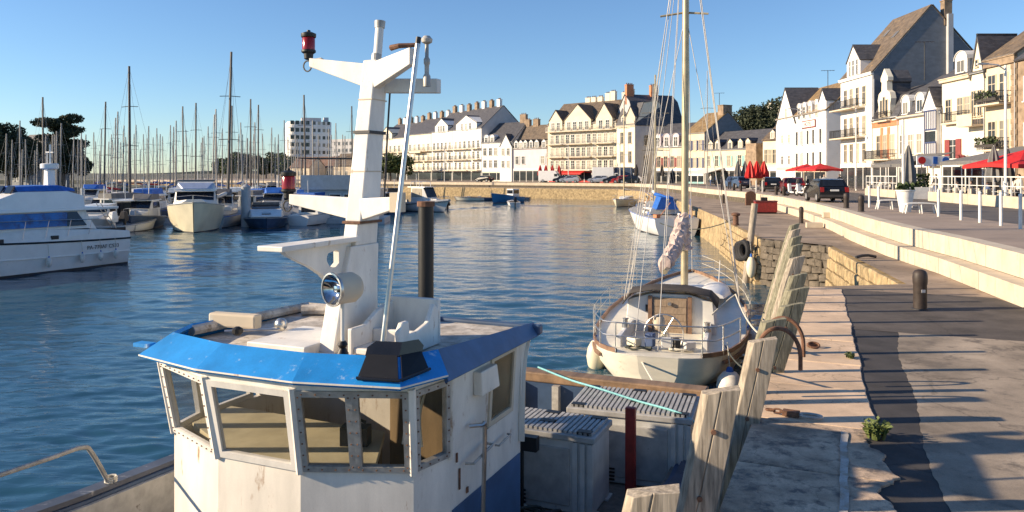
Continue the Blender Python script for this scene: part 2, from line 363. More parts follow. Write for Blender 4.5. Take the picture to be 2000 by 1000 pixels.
# ---------------------------------------------------------------- ground
def sheet(name, pts, z, m, parent=None):
    b = MB().add([(x, y, z) for x, y in pts], [tuple(range(len(pts)))]); o = b.build(name, m, parent)
    if not parent: struct(o)
    return o
EDGE = [q(-.89, -14)[:2], q(-.89, 20.5)[:2]]                      # edge of the near quay
INLET = [(10.05, 19.7), (12.5, 30.2), (10.9, 33.6)]
MID = [(13.0, 47), (16.8, 75), (18.5, 95), (20.5, 115), (21, 127), (19.5, 142), (7, 151), (-17, 168), (-60, 198), (-130, 242)]
S1 = [(7.3, 0), (9.2, 9), (10.8, 16.6), (12.0, 21.7), (12.8, 26.4), (14.25, 32.5), (15.75, 38), (17.96, 47), (20.6, 60), (22.6, 75), (23.2, 95), (24.6, 115), (25.2, 129), (23, 147), (9, 157.5), (-15.5, 174), (-58, 203), (-128, 247)]
def offs(pl, t):                                                  # shift a polyline to its right-hand (land) side
    out = []
    for i, p in enumerate(pl):
        a = Vector(pl[max(i - 1, 0)]); b = Vector(pl[min(i + 1, len(pl) - 1)]); d = (b - a).normalized()
        out.append((p[0] + d.y * t, p[1] - d.x * t))
    return out
S2 = offs(S1, .5); S3 = offs(S1, .95)
def wall_strip(name, pl, z0, z1, m, parent=None, batter=0.0, top=.0):
    b = MB(); lo = offs(pl, -batter)
    for i in range(len(pl) - 1):
        b.add([(*lo[i], z0), (*lo[i + 1], z0), (*pl[i + 1], z1), (*pl[i], z1)], [(0, 1, 2, 3)])
    o = b.build(name, m, parent)
    if not parent: struct(o)
    return o
apron_pts = EDGE + INLET + MID + [(-130, 252)] + offs(S1, .2)[::-1] + [(7, -14)]
apron = sheet('quay_ground', apron_pts, 0.0, 'apron')
quay_edge = EDGE + INLET + MID
wall_strip('quay_wall', MID, -4.5, -.002, 'sea_stone', batter=.35)
land = sheet('promenade', S3 + [(-128, 420), (500, 420), (500, -30), (8.5, -30)], 1.0, 'pavement')
RL = [(16.4, 8), (17.8, 26), (19.3, 34), (20.9, 44), (22.6, 52), (25.0, 62), (27.6, 80), (28.5, 100), (29.6, 128), (27, 149), (10, 161), (-14, 177.5), (-56, 206)]
RR = [(27.0, 8), (27.6, 40), (29.0, 55), (34.0, 80), (35, 102), (34.5, 130), (30, 152), (13, 166), (-11, 182), (-53, 211)]
sheet('road', RL + RR[::-1], 1.004, 'road')
# the stone steps: every block is a piece
def stone_row(owner, pl, z0, z1, thick, m, blk, upto, gap=.012, name='stone_block'):
    acc = 0; cache = {}
    for i in range(len(pl) - 1):
        a, b = Vector(pl[i]), Vector(pl[i + 1]); Lg = (b - a).length; d = (b - a) / Lg; s = 0
        nb = max(1, round(Lg / blk)); bl = Lg / nb
        ang = math.atan2(d.y, d.x)
        for k in range(nb):
            p = a + d * bl * (k + .5)
            if p.y > upto or p.y < 4: continue
            v = random.randrange(3); key = (round(bl, 3), v)
            if key not in cache:
                e = random.uniform(.0, .008)
                mb = MB().box((0, -thick / 2 + e + .02, 0), (bl - gap, thick, z1 - z0 - gap)); cache[key] = mb.mesh(name, m)
            o = link(name, cache[key], owner, (p.x, p.y, (z0 + z1) / 2), ang)
def nice(pl): return pl
st1 = wall_strip('lower_step', S1, 0, .436, 'mortar'); st2 = wall_strip('upper_step', S2, .44, .996, 'mortar')
tr = MB()
for i in range(len(S1) - 1):
    tr.add([(*S1[i], .436), (*S1[i + 1], .436), (*offs(S2, .3)[i + 1], .436), (*offs(S2, .3)[i], .436)], [(0, 1, 2, 3)])
struct(tr.build('step_tread', 'apron'))
stone_row(st1, offs(S1, -.0), 0.004, .45, .5, 'step_stone', 1.05, 62)
stone_row(st2, offs(S2, -.0), .45, 1.012, .5, 'step_stone', 1.05, 62)
wall_strip('step_riser', [p for p in offs(S2, -.03) if p[1] > 58], .0, 1.0, 'step_stone')
tp = MB()                                                          # cap of the far stretch of the riser
f2 = [p for p in offs(S2, -.03) if p[1] > 58]; f3 = [p for p in offs(S2, .6) if p[1] > 58]
for i in range(min(len(f2), len(f3)) - 1): tp.add([(*f2[i], 1.02), (*f2[i + 1], 1.02), (*f3[i + 1], 1.02), (*f3[i], 1.02)], [(0, 1, 2, 3)])
struct(tp.build('step_cap', 'step_stone'))
# sea wall stones of the mid quay and the inlet
def rubble(name, a, b, z0, z1, bat, m, sw, sh, rough):
    a, b = Vector(a), Vector(b); d = (b - a); Lg = d.length; d /= Lg; n = Vector((-d.y, d.x))
    own = struct(MB().hexa([(*(a + n * bat * .98), z0), (*(b + n * bat * .98), z0), (*b, z1 - .05), (*a, z1 - .05)], -.3).build(name, 'mortar'))
    rows = max(2, round((z1 - z0) / sh)); hh = (z1 - z0) / rows; vs = []
    for k in range(7):
        mb = MB(); w_, h_ = sw * random.uniform(.75, 1.2), hh * random.uniform(.86, .96)
        x = lambda: random.uniform(-rough, rough)
        fr = [(-w_ / 2 + x(), .10 + x() * .6, -h_ / 2 + x()), (w_ / 2 + x(), .10 + x() * .6, -h_ / 2 + x()), (w_ / 2 + x(), .10 + x() * .6, h_ / 2 + x()), (-w_ / 2 + x(), .10 + x() * .6, h_ / 2 + x())]
        bk = [(p[0] * 1.03, -.25, p[2] * 1.03) for p in fr]
        mi = [(p[0] * .8, p[1] + .035, p[2] * .8) for p in fr]
        mb.loft([bk, fr, mi]); vs.append((w_, mb.mesh('stone', m)))
    ang = math.atan2(d.y, d.x)
    for r in range(rows):
        s = -random.random() * .2
        while s < Lg - .1:
            w_, me = random.choice(vs); z = z0 + hh * (r + .5); off = bat * (z1 - z) / (z1 - z0)
            p = a + d * min(s + w_ / 2, Lg - w_ * .4) + n * (off - .02)
            link('stone', me, own, (p.x, p.y, z), ang); s += w_ * 1.03
    return own
rubble('sea_wall', INLET[2], MID[0], -2.6, -.03, .35, 'sea_stone', .75, .38, .03)
rubble('inlet_back_wall', INLET[1], INLET[2], -2.6, -.03, .1, 'dark_shaded_stone', .5, .30, .05)
rubble('inlet_side_wall', INLET[0], INLET[1], -2.6, -.03, .25, 'sea_stone', .8, .42, .03)
rubble('near_quay_wall', q(-.89, 9.5)[:2], q(-.89, 20.3)[:2], -2.6, -.2, .3, 'dark_shaded_stone', .7, .42, .03)
# coping of the near quay, asphalt and concrete sheets
def cop_r(d): return .62 - .033 * d + .015 * math.sin(d * 2.1)
own = struct(MB().prism([q(-.93, 20.45)[:2], q(-.93, -8)[:2], q(.2, -8)[:2], q(-.2, 20.45)[:2]], -.22, .006).build('quay_coping', 'mortar'))
dd = 20.4; k = 0
while dd > -6:
    ln = random.uniform(1.35, 1.75); d1 = dd - .02; d0 = dd - ln; old = d0 < 8.9
    rt = []
    for i in range(29):
        d_ = d0 + (d1 - d0) * i / 28
        e = (.09 * math.sin(d_ * 4.1) + .06 * math.sin(d_ * 9.7 + 1) + random.uniform(-.04, .04)) * (.8 if old else .09)
        rt.append(q(cop_r(d_) + e, d_)[:2])
    poly = [q(-.95, d1)[:2], q(-.95, d0)[:2]] + rt
    b = MB(); zt = .03 + random.uniform(-.006, .008); b.prism(poly, -.2, zt)
    b.build('coping_slab', 'coping_old' if old else 'coping', own, bevel=.012)
    dd = d0; k += 1
# asphalt and concrete of the near quay
def cr(d): return .82 + .04 * math.sin(d * 1.3) + .05 * math.sin(d * .45) + .008 * math.sin(d * 9) + .006 * math.sin(d * 23 + 1)
def ribbon(name, nl, nr, d0, d1, z, m, st=.07):
    b = MB(); k = int((d1 - d0) / st); rows = []
    for i in range(k + 1):
        d_ = d0 + (d1 - d0) * i / k; rows.append((q(nl(d_), d_, z), q(nr(d_), d_, z)))
    for i in range(k): b.add([rows[i][0], rows[i][1], rows[i + 1][1], rows[i + 1][0]], [(0, 1, 2, 3)])
    return struct(b.build(name, m))
ribbon('asphalt_patch', lambda d: cop_r(d) - .35, lambda d: cr(d) + .06, -6, 15.2, .008, 'asphalt_new')
ribbon('asphalt_paving', lambda d: cop_r(d) - .3, lambda d: max(.3, 9.2 - d * .30), 15.2, 20.3, .012, 'asphalt')
ribbon('concrete_paving', lambda d: cr(d), lambda d: 9.2 - d * .30, -6, 15.2, .012, 'concrete')
# ---------------------------------------------------------------- buildings
_wc = {}
def win_mesh(w, h, fr, style, pane):
    key = (round(w, 2), round(h, 2), fr, style, pane)
    if key in _wc: return _wc[key]
    w, h = key[0], key[1]; f = MB(); t = .09 if w > .7 else .06
    f.bb(-w / 2 - t, -w / 2, -.07, .02, 0, h); f.bb(w / 2, w / 2 + t, -.07, .02, 0, h); f.bb(-w / 2 - t, w / 2 + t, -.07, .02, h, h + t); f.bb(-w / 2 - t - .06, w / 2 + t + .06, -.16, .02, -.1, 0)
    if style != 'plain':
        f.bb(-.03, .03, -.05, .02, 0, h)
        if h > 1.2: f.bb(-w / 2, -.03, -.05, .02, h * .66, h * .66 + .05); f.bb(.03, w / 2, -.05, .02, h * .66, h * .66 + .05)
    p = MB().bb(-w / 2, w / 2, -.03, .015, 0, h)
    _wc[key] = (f.mesh('window', fr), p.mesh('pane', pane)); return _wc[key]
class Bld:
    def __init__(s, name, label, pl, Dl, pr, Dr, prof, wall, roof, cat='building', base=1.0, eave=.25, group=None, pts=None):
        a, b = pts if pts else (at(pl, Dl), at(pr, Dr)); d = Vector((b[0] - a[0], b[1] - a[1])); s.W = d.length; s.a = Vector(a); s.dir = d / s.W; s.nrm = Vector((-s.dir.y, s.dir.x)); s.base = base
        s.pl, s.pr, s.Dl, s.Dr = pl, pr, Dl, Dr
        s.o = thing(name, label, cat, (a[0], a[1], base), math.atan2(d.y, d.x), group); s.prof = prof; s.dep = prof[-1][0]
        poly = [(0, -1.0)] + list(prof) + [(s.dep, -1.0)]
        s.wall = MB().prismx(poly, 0, s.W).build('wall', wall, s.o)
        s.H = prof[0][1]
        if roof:
            r = MB(); t = .14
            for i in range(len(prof) - 1):
                (y0, z0), (y1, z1) = prof[i], prof[i + 1]
                L_ = math.hypot(y1 - y0, z1 - z0); ux, uz = (y1 - y0) / L_, (z1 - z0) / L_
                ya, za = (y0 - ux * eave, z0 - uz * eave) if i == 0 else (y0, z0)
                yb, zb = (y1 + ux * eave, z1 + uz * eave) if i == len(prof) - 2 else (y1, z1)
                nx, nz = -uz * t, ux * t
                r.prismx([(ya + nx * .05, za + nz * .05), (yb + nx * .05, zb + nz * .05), (yb + nx, zb + nz), (ya + nx, za + nz)], -.15, s.W + .15)
            s.roof = r.build('roof', roof, s.o)
        else: s.roof = s.wall
    def u(s, px):                       # bearing -> metres along the facade
        k = (px - 1000) / FP; a, d = s.a, s.dir
        return (k * a.y - a.x) / (d.x - k * d.y)
    def v(s, py, px=None, u=None):      # sight line -> height on the facade
        if u is None: u = s.u(px)
        return zat(py, s.a.y + s.dir.y * u) - s.base
    def win(s, u, v, w=.9, h=1.5, fr='post_white', pane='pane', style='', y=0, own=None):
        a, b = win_mesh(w, h, fr, style, pane)
        o = link('window', a, s.o, (u, y, v)); link('pane', b, o); return o
    def row(s, us, v, w=.9, h=1.5, **k):
        for u in us: s.win(u, v, w, h, **k)
    def rown(s, n, v, w=.9, h=1.5, m=.08, **k):
        s.row([s.W * (m + (1 - 2 * m) * (i + .5) / n) for i in range(n)], v, w, h, **k)
    def band(s, v, m='trim_stone', h=.22, p=.12, u0=0, u1=None, name='cornice'):
        u1 = s.W if u1 is None else u1
        b = MB().bb(u0 - .04, u1 + .04, -p, .05, v, v + h); b.bb(u0 - .1, u1 + .1, -p - .08, .04, v + h - .01, v + h + .08); b.build(name, m, s.o)
    def quoin(s, u, v0, v1, m='trim_stone', w=.35):
        n = max(2, int((v1 - v0) / .45)); hh = (v1 - v0) / n; b = MB()
        for i in range(n): b.bb(u - w * (.5 if i % 2 else .36), u + w * (.5 if i % 2 else .36), -.05, .05, v0 + i * hh, v0 + (i + .93) * hh)
        b.build('quoins', m, s.o)
    def balcony(s, u0, u1, v, dep=.9, rail='iron', slab='trim_stone', solid=False, step=.16, h=.95):
        o = MB().bb(u0, u1, -dep, 0, v - .16, v).build('balcony', slab, s.o)
        r = MB()
        if solid:
            r.bb(u0, u1, -dep, -dep + .06, v, v + h)
        else:
            k = max(2, int((u1 - u0) / step))
            for i in range(k + 1):
                u = u0 + .03 + (u1 - u0 - .06) * i / k; r.bb(u - .015, u + .015, -dep + .02, -dep + .05, v, v + h)
            r.bb(u0, u1, -dep, -dep + .07, v + h, v + h + .05); r.bb(u0, u1, -dep + .01, -dep + .06, v + .08, v + .12)
        for u in (u0 + .03, u1 - .03):
            r.bb(u - .02, u + .02, -dep + .07, 0, v + h, v + h + .05)
            for j in range(4): r.bb(u - .015, u + .015, -dep + .1 + j * .22, -dep + .13 + j * .22, v, v + h)
        r.build('railing', rail, o); return o
    def dormer(s, u, v, w=1.1, h=1.5, style='tri', m='post_white', y0=.1, dep=1.8, roof='slate', pane='pane'):
        if style == 'tri': poly = [(-w / 2, 0), (w / 2, 0), (w / 2, h), (0, h + w * .5), (-w / 2, h)]
        else: poly = [(-w / 2, 0), (w / 2, 0)] + [(w / 2 * math.cos(t * math.pi / 8), h + w * .42 * math.sin(t * math.pi / 8)) for t in range(9)]
        o = MB().prismy(poly, 0, .25).build('dormer', m, s.o, loc=(u, y0, v))
        big = [(x * 1.06, (z - h) * 1.0 + h - .04 if z > h - .01 else z) for x, z in poly]
        MB().prismy([(x * .97, z - .05 if z > 0 else z) for x, z in poly], .25, dep).build('dormer_side', m if style != 'tri' else roof, o)
        rf = MB(); pp = poly[2:]
        for i in range(len(pp) - 1):
            (xa, za), (xb, zb) = pp[i], pp[i + 1]
            rf.hexa([(xa * 1.08, -.1, za + .01), (xa * 1.08, dep, za + .01), (xb * 1.08, dep, zb + .01), (xb * 1.08, -.1, zb + .01)], -.05)
        rf.build('dormer_roof', roof if style == 'tri' else m, o)
        a, b = win_mesh(w * .58, h * .8, 'post_white', '', pane); wo = link('window', a, o, (0, 0, h * .14)); wo2 = wo
        b = link('dormer_pane', b, o, (0, 0, h * .14)); return o
    def chimney(s, u, y, z, h, w=.9, d=.55, m='plaster_ivory', pots=3):
        o = MB().bb(u - w / 2, u + w / 2, y - d / 2, y + d / 2, z - 1.5, z + h).bb(u - w / 2 - .06, u + w / 2 + .06, y - d / 2 - .06, y + d / 2 + .06, z + h, z + h + .14).build('chimney', m, s.roof)
        if pots:
            p = MB()
            for i in range(pots): p.lathe([(.13, 0), (.11, .3), (.13, .34)], 8, (u - w / 2 + w * (i + .5) / pots, y, z + h + .14))
            p.build('chimney_pots', 'far_roof', s.roof)
    def gable(s, u0, u1, v0, v1, vp, m, roof='slate', dep=3.5, out=.03, over=.15):   # a wall gable rising from the facade
        um = (u0 + u1) / 2
        o = MB().prismy([(u0, v0), (u1, v0), (u1, v1), (um, vp), (u0, v1)], -out, dep).build('gable', m, s.o)
        r = MB()
        for (xa, za), (xb, zb) in (((u0 - over, v1 - over), (um, vp)), ((um, vp), (u1 + over, v1 - over))):
            r.hexa([(xa, -out - .12, za + .02), (xa, dep, za + .02), (xb, dep, zb + .02), (xb, -out - .12, zb + .02)], -.12)
        r.build('gable_roof', roof, o); return o
    def shop(s, u0, u1, h=2.8, m='shop_dark', frame='post_white', bays=3):
        o = MB().bb(u0, u1, -.06, .1, 0, h).build('shopfront', m, s.o)
        f = MB(); f.bb(u0, u1, -.14, -.06, h, h + .5)
        for i in range(bays + 1):
            u = u0 + (u1 - u0) * i / bays; f.bb(u - .06, u + .06, -.12, -.06, 0, h)
        f.build('shop_frame', frame, o)
        for i in range(bays):
            a = u0 + (u1 - u0) * i / bays + .1; b = u0 + (u1 - u0) * (i + 1) / bays - .1
            MB().bb(a, b, -.09, -.05, .35, h - .3).build('shop_pane', 'pane_dark', o)
        return o
    def awning(s, u0, u1, v, dep, m, drop=.7, name='awning'):
        b = MB(); b.hexa([(u0, -.1, v), (u1, -.1, v), (u1, -dep, v - drop), (u0, -dep, v - drop)], .04); b.bb(u0, u1, -dep - .02, -dep + .01, v - drop - .3, v - drop)
        for u in (u0 + .02, u1 - .02): b.hexa([(u, -.1, v), (u, -dep, v - drop), (u, -dep, v - drop - .06), (u, -.1, v - .06)], .03)
        return b.build(name, m, s.o)
def rows_of(n, W, m=.08): return [W * (m + (1 - 2 * m) * (i + .5) / n) for i in range(n)]
X0 = 42.5
def DX(px, X=X0): return X * FP / (px - 1000)
# --- stone cornice house, nearest on the right
H = 12.0
A3 = Bld('corner_house', 'cream house with brown stone corner, deep cornice and planted balconies above red parasol', 1925, DX(1925), 1985, DX(1985), [(0, H), (4.5, H + 3.2), (10, H)], 'plaster_sand', 'slate_brown')
A3.band(H - .75, 'stone_brown', .6, .22); A3.quoin(A3.W - .3, 0, H - .8, 'stone_brown', .8)
MB().bb(A3.W + .01, A3.W + .05, .05, 9.9, 0, H - .4).build('side_wall', 'stone_brown', A3.o)
for i, px in enumerate((1938, 1961)):
    u = A3.u(px); A3.win(u, 8.2, 1.0, 2.3, 'trim_stone', 'pane'); A3.win(u, 4.2, 1.0, 2.2, 'trim_stone', 'pane')
A3.balcony(A3.u(1926), A3.W - .6, 7.95, 1.1, 'iron', 'trim_stone', step=.13)
A3.balcony(A3.u(1926), A3.W - .9, 3.95, .9, 'iron', 'trim_stone', step=.13)
def foliage_box(own, u0, u1, y, v, h, mt, n=120):
    b = MB()
    for i in range(n):
        c = Vector((random.uniform(u0, u1), y + random.uniform(-.16, .16), v + random.random() ** .8 * h)); a = Vector((random.gauss(0, 1), random.gauss(0, 1), random.gauss(0, 1))).normalized() * .13
        e = a.cross(Vector((random.gauss(0, 1), random.gauss(0, 1), random.gauss(0, 1)))).normalized() * .09
        b.add([c - a, c + e, c + a, c - e], [(0, 1, 2, 3)])
    o = b.build('foliage', mt, own); return o
for v in (7.95, 3.95):
    o = MB().bb(A3.u(1927), A3.W - 1.0, -1.12, -.85, v + .2, v + .45).build('planter_box', 'canvas_dark', A3.o)
    struct(foliage_box(o, A3.u(1927), A3.W - 1.0, -1.0, v + .35, .75, 'leaf', 170), 'stuff')
A3.chimney(A3.W - 1.2, 4.5, H + 3.2, 1.6, 1.8, .8, 'brick_orange', 3)
A3.shop(A3.u(1928), A3.W - .3, 2.7, bays=3)
A3b = Bld('end_house', 'brown stone house at the right edge beside the stone cornice house', 1988, 62.2, 2120, 55, [(0, 11), (5, 14.5), (10, 11)], 'stone_brown', 'slate')
for v in (3.9, 7.6): A3b.rown(4, v, 1.0, 1.9)
# --- white pointed gable house
A1 = Bld('dormer_house', 'cream house with arched roof dormer, pointed white gable and red shutters', 1840, DX(1840), 1925, DX(1925), [(0, 11.1), (3.5, 13.6), (9, 11.1)], 'plaster_ivory', 'slate')
A1.band(10.75, 'trim_stone', .28, .3, u1=A1.u(1897))
A1.dormer(A1.u(1873), 11.3, 2.0, 1.35, 'round', 'post_white', .2, 2.6)
g0, g1 = A1.u(1898), A1.u(1924)
A1.gable(g0, g1, 0.1, 10.6, 14.6, 'plaster_ivory', 'slate', 3.5)
for px in (1903, 1915): A1.win(A1.u(px), 7.1, .6, 2.3, 'trim_stone', 'pane', y=-.03)
A1.win(A1.u(1909), 11.6, .35, .6, 'trim_stone', 'pane_dark', 'plain', y=-.03)
for px in (1853, 1876, 1890): A1.win(A1.u(px), 7.0, .85, 2.0, 'trim_stone', 'pane')
A1.balcony(A1.u(1848), A1.u(1896), 6.75, .5, 'iron', 'trim_stone', step=.2)
A1.balcony(A1.u(1893), A1.W - .1, 6.3, 1.2, 'trim_stone', 'trim_stone', solid=True)
u = A1.u(1862); A1.win(u, 3.3, 1.5, 1.8, 'post_white', 'pane')
for k in (-1, 1): MB().bb(u + k * .95 - .42, u + k * .95 + .42, -.1, -.02, 3.25, 5.15).build('shutter', 'shutter_red', A1.o)
o = MB().bb(A1.u(1884) - .5, A1.u(1884) + .5, -.4, -.05, 2.6, 2.9).build('planter_box', 'trim_stone', A1.o); struct(foliage_box(o, A1.u(1884) - .6, A1.u(1884) + .6, -.3, 2.8, .8, 'flower', 90), 'stuff')
MB().bb(A1.u(1896), A1.u(1924), -.08, -.035, 3.0, 5.6).build('sign_board', 'plaster_white', A1.o)
A1.shop(.3, A1.W - .3, 2.5, bays=4)
# --- cream house with two arched dormers and a blue timber bay
B1 = Bld('arched_dormer_house', 'low cream house with two arched white dormers and blue timber bay', 1755, DX(1755), 1840, DX(1840), [(0, 8.0), (.9, 10.2), (5, 12.6), (10, 8.2)], 'plaster_ivory', 'slate')
B1.band(7.8, 'trim_stone', .2, .2, u1=B1.u(1815))
for px in (1768, 1796): B1.dormer(B1.u(px), 8.1, 1.7, 1.5, 'round', 'post_white', .05, 2.2)
for px in (1763, 1779, 1796): B1.win(B1.u(px), 4.0, 1.0, 2.0, 'post_white', 'pane' if px == 1779 else 'pane')
B1.chimney(B1.u(1822), 5, 12.3, 2.0, 2.4, .9, 'stone_brown', 3)
b0, b1 = B1.u(1816), B1.W - .15
bay = MB().bb(b0, b1, -.5, .1, 2.6, 8.2).build('timber_bay', 'plaster_white', B1.o)
tb = MB()
for i in range(7): uu = b0 + (b1 - b0) * i / 6; tb.bb(uu - .05, uu + .05, -.57, -.5, 2.6, 4.9); tb.bb(uu - .05, uu + .05, -.57, -.5, 6.2, 8.2)
tb.bb(b0, b0 + .1, -.585, -.5, 2.6, 8.2)
for v in (2.6, 4.9, 6.2, 8.1): tb.bb(b0, b1, -.58, -.5, v, v + .14)
tb.build('bay_timbers', 'timber_blue', bay)
MB().bb(b0 + .1, b1 - .1, -.53, -.5, 5.05, 6.1).build('bay_pane', 'pane_dark', bay)
B1.gable(b0 - .2, b1 + .1, 8.2, 8.6, 10.6, 'plaster_white', 'slate', 2.5, out=.55)
B1.shop(.3, B1.u(1812), 2.5, bays=3); B1.band(2.75, 'trim_stone', .3, .15)
# --- orange trimmed house with tall ornate gable
C1 = Bld('ornate_gable_house', 'narrow house with orange brick trim and tall scrolled stone gable', 1705, DX(1705), 1755, DX(1755), [(0, 8.2), (1.2, 10.6), (5, 12.0), (10, 8.2)], 'plaster_ivory', 'slate')
gu = C1.u(1729)
gp = [(-1.35, 7.6), (1.35, 7.6), (1.35, 9.6), (1.55, 10.3), (1.3, 11.0), (.65, 11.3), (.6, 12.3), (.85, 12.4), (.85, 12.8), (0, 13.8), (-.85, 12.8), (-.85, 12.4), (-.6, 12.3), (-.65, 11.3), (-1.3, 11.0), (-1.55, 10.3), (-1.35, 9.6)]
go = MB().prismy(gp, -.12, .5).build('gable', 'plaster_ivory', C1.o, loc=(gu, 0, 0))
MB().prismy([(x * .94, z - .15) for x, z in gp], .5, 2.6).build('gable_roof', 'slate', go)
for du in (-.65, 0, .65): C1.win(gu + du, 8.3 + (.35 if du == 0 else 0), .42, 1.9, 'trim_stone', 'pane', 'plain', y=-.12)
C1.band(7.2, 'brick_orange', .5, .1); C1.balcony(gu - 1.5, gu + 1.5, 7.9, .6, 'iron', 'trim_stone', step=.15)
us = rows_of(3, C1.W, .1); C1.row(us, 3.9, .75, 2.3, fr='trim_stone', style='')
for i in range(2): MB().bb((us[i] + us[i + 1]) / 2 - .3, (us[i] + us[i + 1]) / 2 + .3, -.05, .02, 3.4, 7.1).build('brick_panel', 'brick_orange', C1.o)
C1.balcony(.15, C1.W - .15, 3.5, 1.1, 'iron', 'trim_stone', step=.13); C1.shop(.2, C1.W - .2, 2.6, bays=3)
# --- tall white house, big slate clad gable end
Hd = 13.9
D1 = Bld('tall_white_house', 'tall white five storey house with huge dark slate gable end', 1642, DX(1642), 1705, DX(1705), [(0, Hd), (6.9, 21.7), (13.8, Hd)], 'plaster_white', 'slate_brown')
MB().prismx([(.05, 0), (.05, Hd - .1), (6.9, 21.6), (13.75, Hd - .1), (13.75, 0)], D1.W + .002, D1.W + .04).build('slate_cladding', 'slate_clad', D1.o)
MB().bb(D1.W + .04, D1.W + .5, 8.6, 9.2, 10, 20.6).build('flue', 'plaster_grey', D1.o); D1.chimney(D1.W - .3, 8.8, 20.8, 1.4, .9, .9, 'stone_brown', 2)
MB().bb(D1.W + .04, D1.W + .12, .05, .16, 0, 13).build('drainpipe', 'zinc', D1.o)
D1.gable(D1.u(1655), D1.u(1681), Hd - .2, Hd + 2.0, Hd + 4.0, 'plaster_white', 'slate', 4.5, out=.05)
for px in (1661, 1668, 1675): D1.win(D1.u(px), Hd + .1, .5, 1.9, 'post_white', 'pane', y=-.05)
D1.band(Hd - .35, 'plaster_white', .25, .25)
for fl, v in enumerate((10.2, 6.6, 3.3)):
    us = [D1.u(p) for p in (1652, 1663, 1675, 1688)]
    D1.row(us, v, .75, 2.2, fr='trim_stone')
    if v > 3.5: D1.balcony(-.5 if fl < 2 else .2, D1.W * .78, v - .25, 1.3, 'iron', 'trim_stone', step=.15)
for k, (uu, yy) in enumerate(((3.2, 2.6), (6.0, 4.2), (2.4, 4.9))):
    zz = Hd + yy * 1.13; ry = math.atan(1.13); MB().box((uu, yy - .12, zz + .12), (.8, 1.1, .08), rx=ry).build('skylight', 'pane', D1.roof)
D1.shop(.2, D1.W - .2, 2.6, bays=4)
# --- white hotel
E1 = Bld('white_hotel', 'white hotel with scalloped dormers, framed sign and pointed gable', 1517, 125, 1615, 105, [(0, 10.6), (5.5, 15.2), (11, 10.6)], 'plaster_white', 'slate_gold')
eg0, eg1 = 0.05, E1.u(1555)
E1.gable(eg0, eg1, 0.0, 9.6, 15.3, 'plaster_white', 'slate', 5, out=.12)
for px in (1562, 1572, 1583, 1596): E1.dormer(E1.u(px), 9.7, 1.35, 2.0, 'round', 'plaster_white', -.06, 2.5)
E1.gable(E1.u(1601), E1.W - .02, 9.5, 12.0, 13.6, 'plaster_white', 'slate', 2.5, out=.08)
for v, h in ((6.1, 2.0), (2.9, 2.0)):
    for px in (1557, 1566, 1578, 1589, 1603): E1.win(E1.u(px), v, .7, h, 'plaster_white', 'pane_dark', 'plain')
for px in (1530, 1543):
    for v in (6.6, 3.3): E1.win(E1.u(px), v, .9, 1.3, 'plaster_white', 'pane', y=-.12)
E1.win(E1.u(1537), 10.4, .7, 1.6, 'plaster_white', 'pane', y=-.12)
s0, s1 = E1.u(1567), E1.u(1594)
sg = MB().bb(s0, s1, -.16, -.06, 8.45, 9.55).build('hotel_sign', 'shutter_red', E1.o); MB().bb(s0 + .15, s1 - .15, -.18, -.16, 8.6, 9.4).build('sign_face', 'plaster_white', sg)
tx = bpy.data.curves.new('sign_lettering', 'FONT'); tx.body = 'HOTEL'; tx.size = .85; tx.extrude = .01; tx.align_x = 'CENTER'; tx.materials.append(M['shutter_red'])
to = text_mesh('sign_lettering', tx); to.parent = sg; to.location = ((s0 + s1) / 2, -.2, 8.72); to.rotation_euler = (R(90), 0, 0)
E1.shop(.2, E1.W - .2, 2.4, 'plaster_sand', 'trim_stone', 5)
# --- cream houses in front of the trees
F1 = Bld('narrow_cream_house', 'narrow cream house beside the white hotel', 1490, 128, 1519, 125.5, [(0, 7.4), (4, 10.2), (9, 7.4)], 'plaster_cream', 'slate_brown')
F1.rown(3, 3.6, .6, 2.2, fr='plaster_cream'); F1.dormer(F1.W * .6, 7.5, .9, 1.2, 'tri', 'plaster_cream', .2); F1.shop(.1, F1.W - .1, 2.3, bays=2)
F2 = Bld('five_dormer_house', 'long low cream stone house with five small pointed dormers', 1377, 143, 1478, 131, [(0, 6.2), (4.5, 9.6), (9, 6.2)], 'plaster_sand', 'slate')
for px in (1388, 1401, 1426, 1446, 1461): F2.dormer(F2.u(px), 6.0, 1.1, 1.5, 'tri', 'plaster_cream', -.03, 2.2)
for px in (1384, 1400, 1424, 1445, 1459): F2.win(F2.u(px), 3.2, .8, 1.9, 'plaster_cream', 'pane')
F2.awning(.3, F2.u(1417), 2.9, 5, 'canvas_white', 1.1); F2.shop(.2, F2.W - .3, 2.4, bays=6)
MB().bb(F2.W - 1.9, F2.W + .6, -.7, 6, -1, 7.0).build('chimney_breast', 'stone_brown', F2.o)
G1 = Bld('brown_roof_house', 'sand coloured house with brown sloping roof, big chimney and grey gable end', 1338, 149, 1377, 144, [(0, 9.6), (5.6, 13.6), (11, 9.0)], 'plaster_sand', 'slate_gold')
MB().prismx([(.05, 0), (.05, 9.5), (5.6, 13.5), (10.9, 8.9), (10.9, 0)], G1.W + .002, G1.W + .05).build('grey_gable_end', 'slate_clad', G1.o)
G1.chimney(G1.W - .8, 5.6, 13.2, 1.6, 1.5, 2.2, 'stone_brown', 0)
for v in (6.3, 3.0): G1.rown(3, v, .8, 1.9, fr='plaster_sand')
G1.shop(.2, G1.W - .2, 2.4, 'shop_teal', bays=3)
G2 = Bld('scrolled_dormer_house', 'cream house with ornate pinkish dormers behind the moored yachts', 1276, 156, 1338, 150, [(0, 7.2), (1.2, 9.6), (5, 12), (10, 7)], 'plaster_cream', 'slate')
for px in (1285, 1302, 1320): G2.dormer(G2.u(px), 7.0, 1.5, 2.2, 'round', 'plaster_pink', -.05, 2.2)
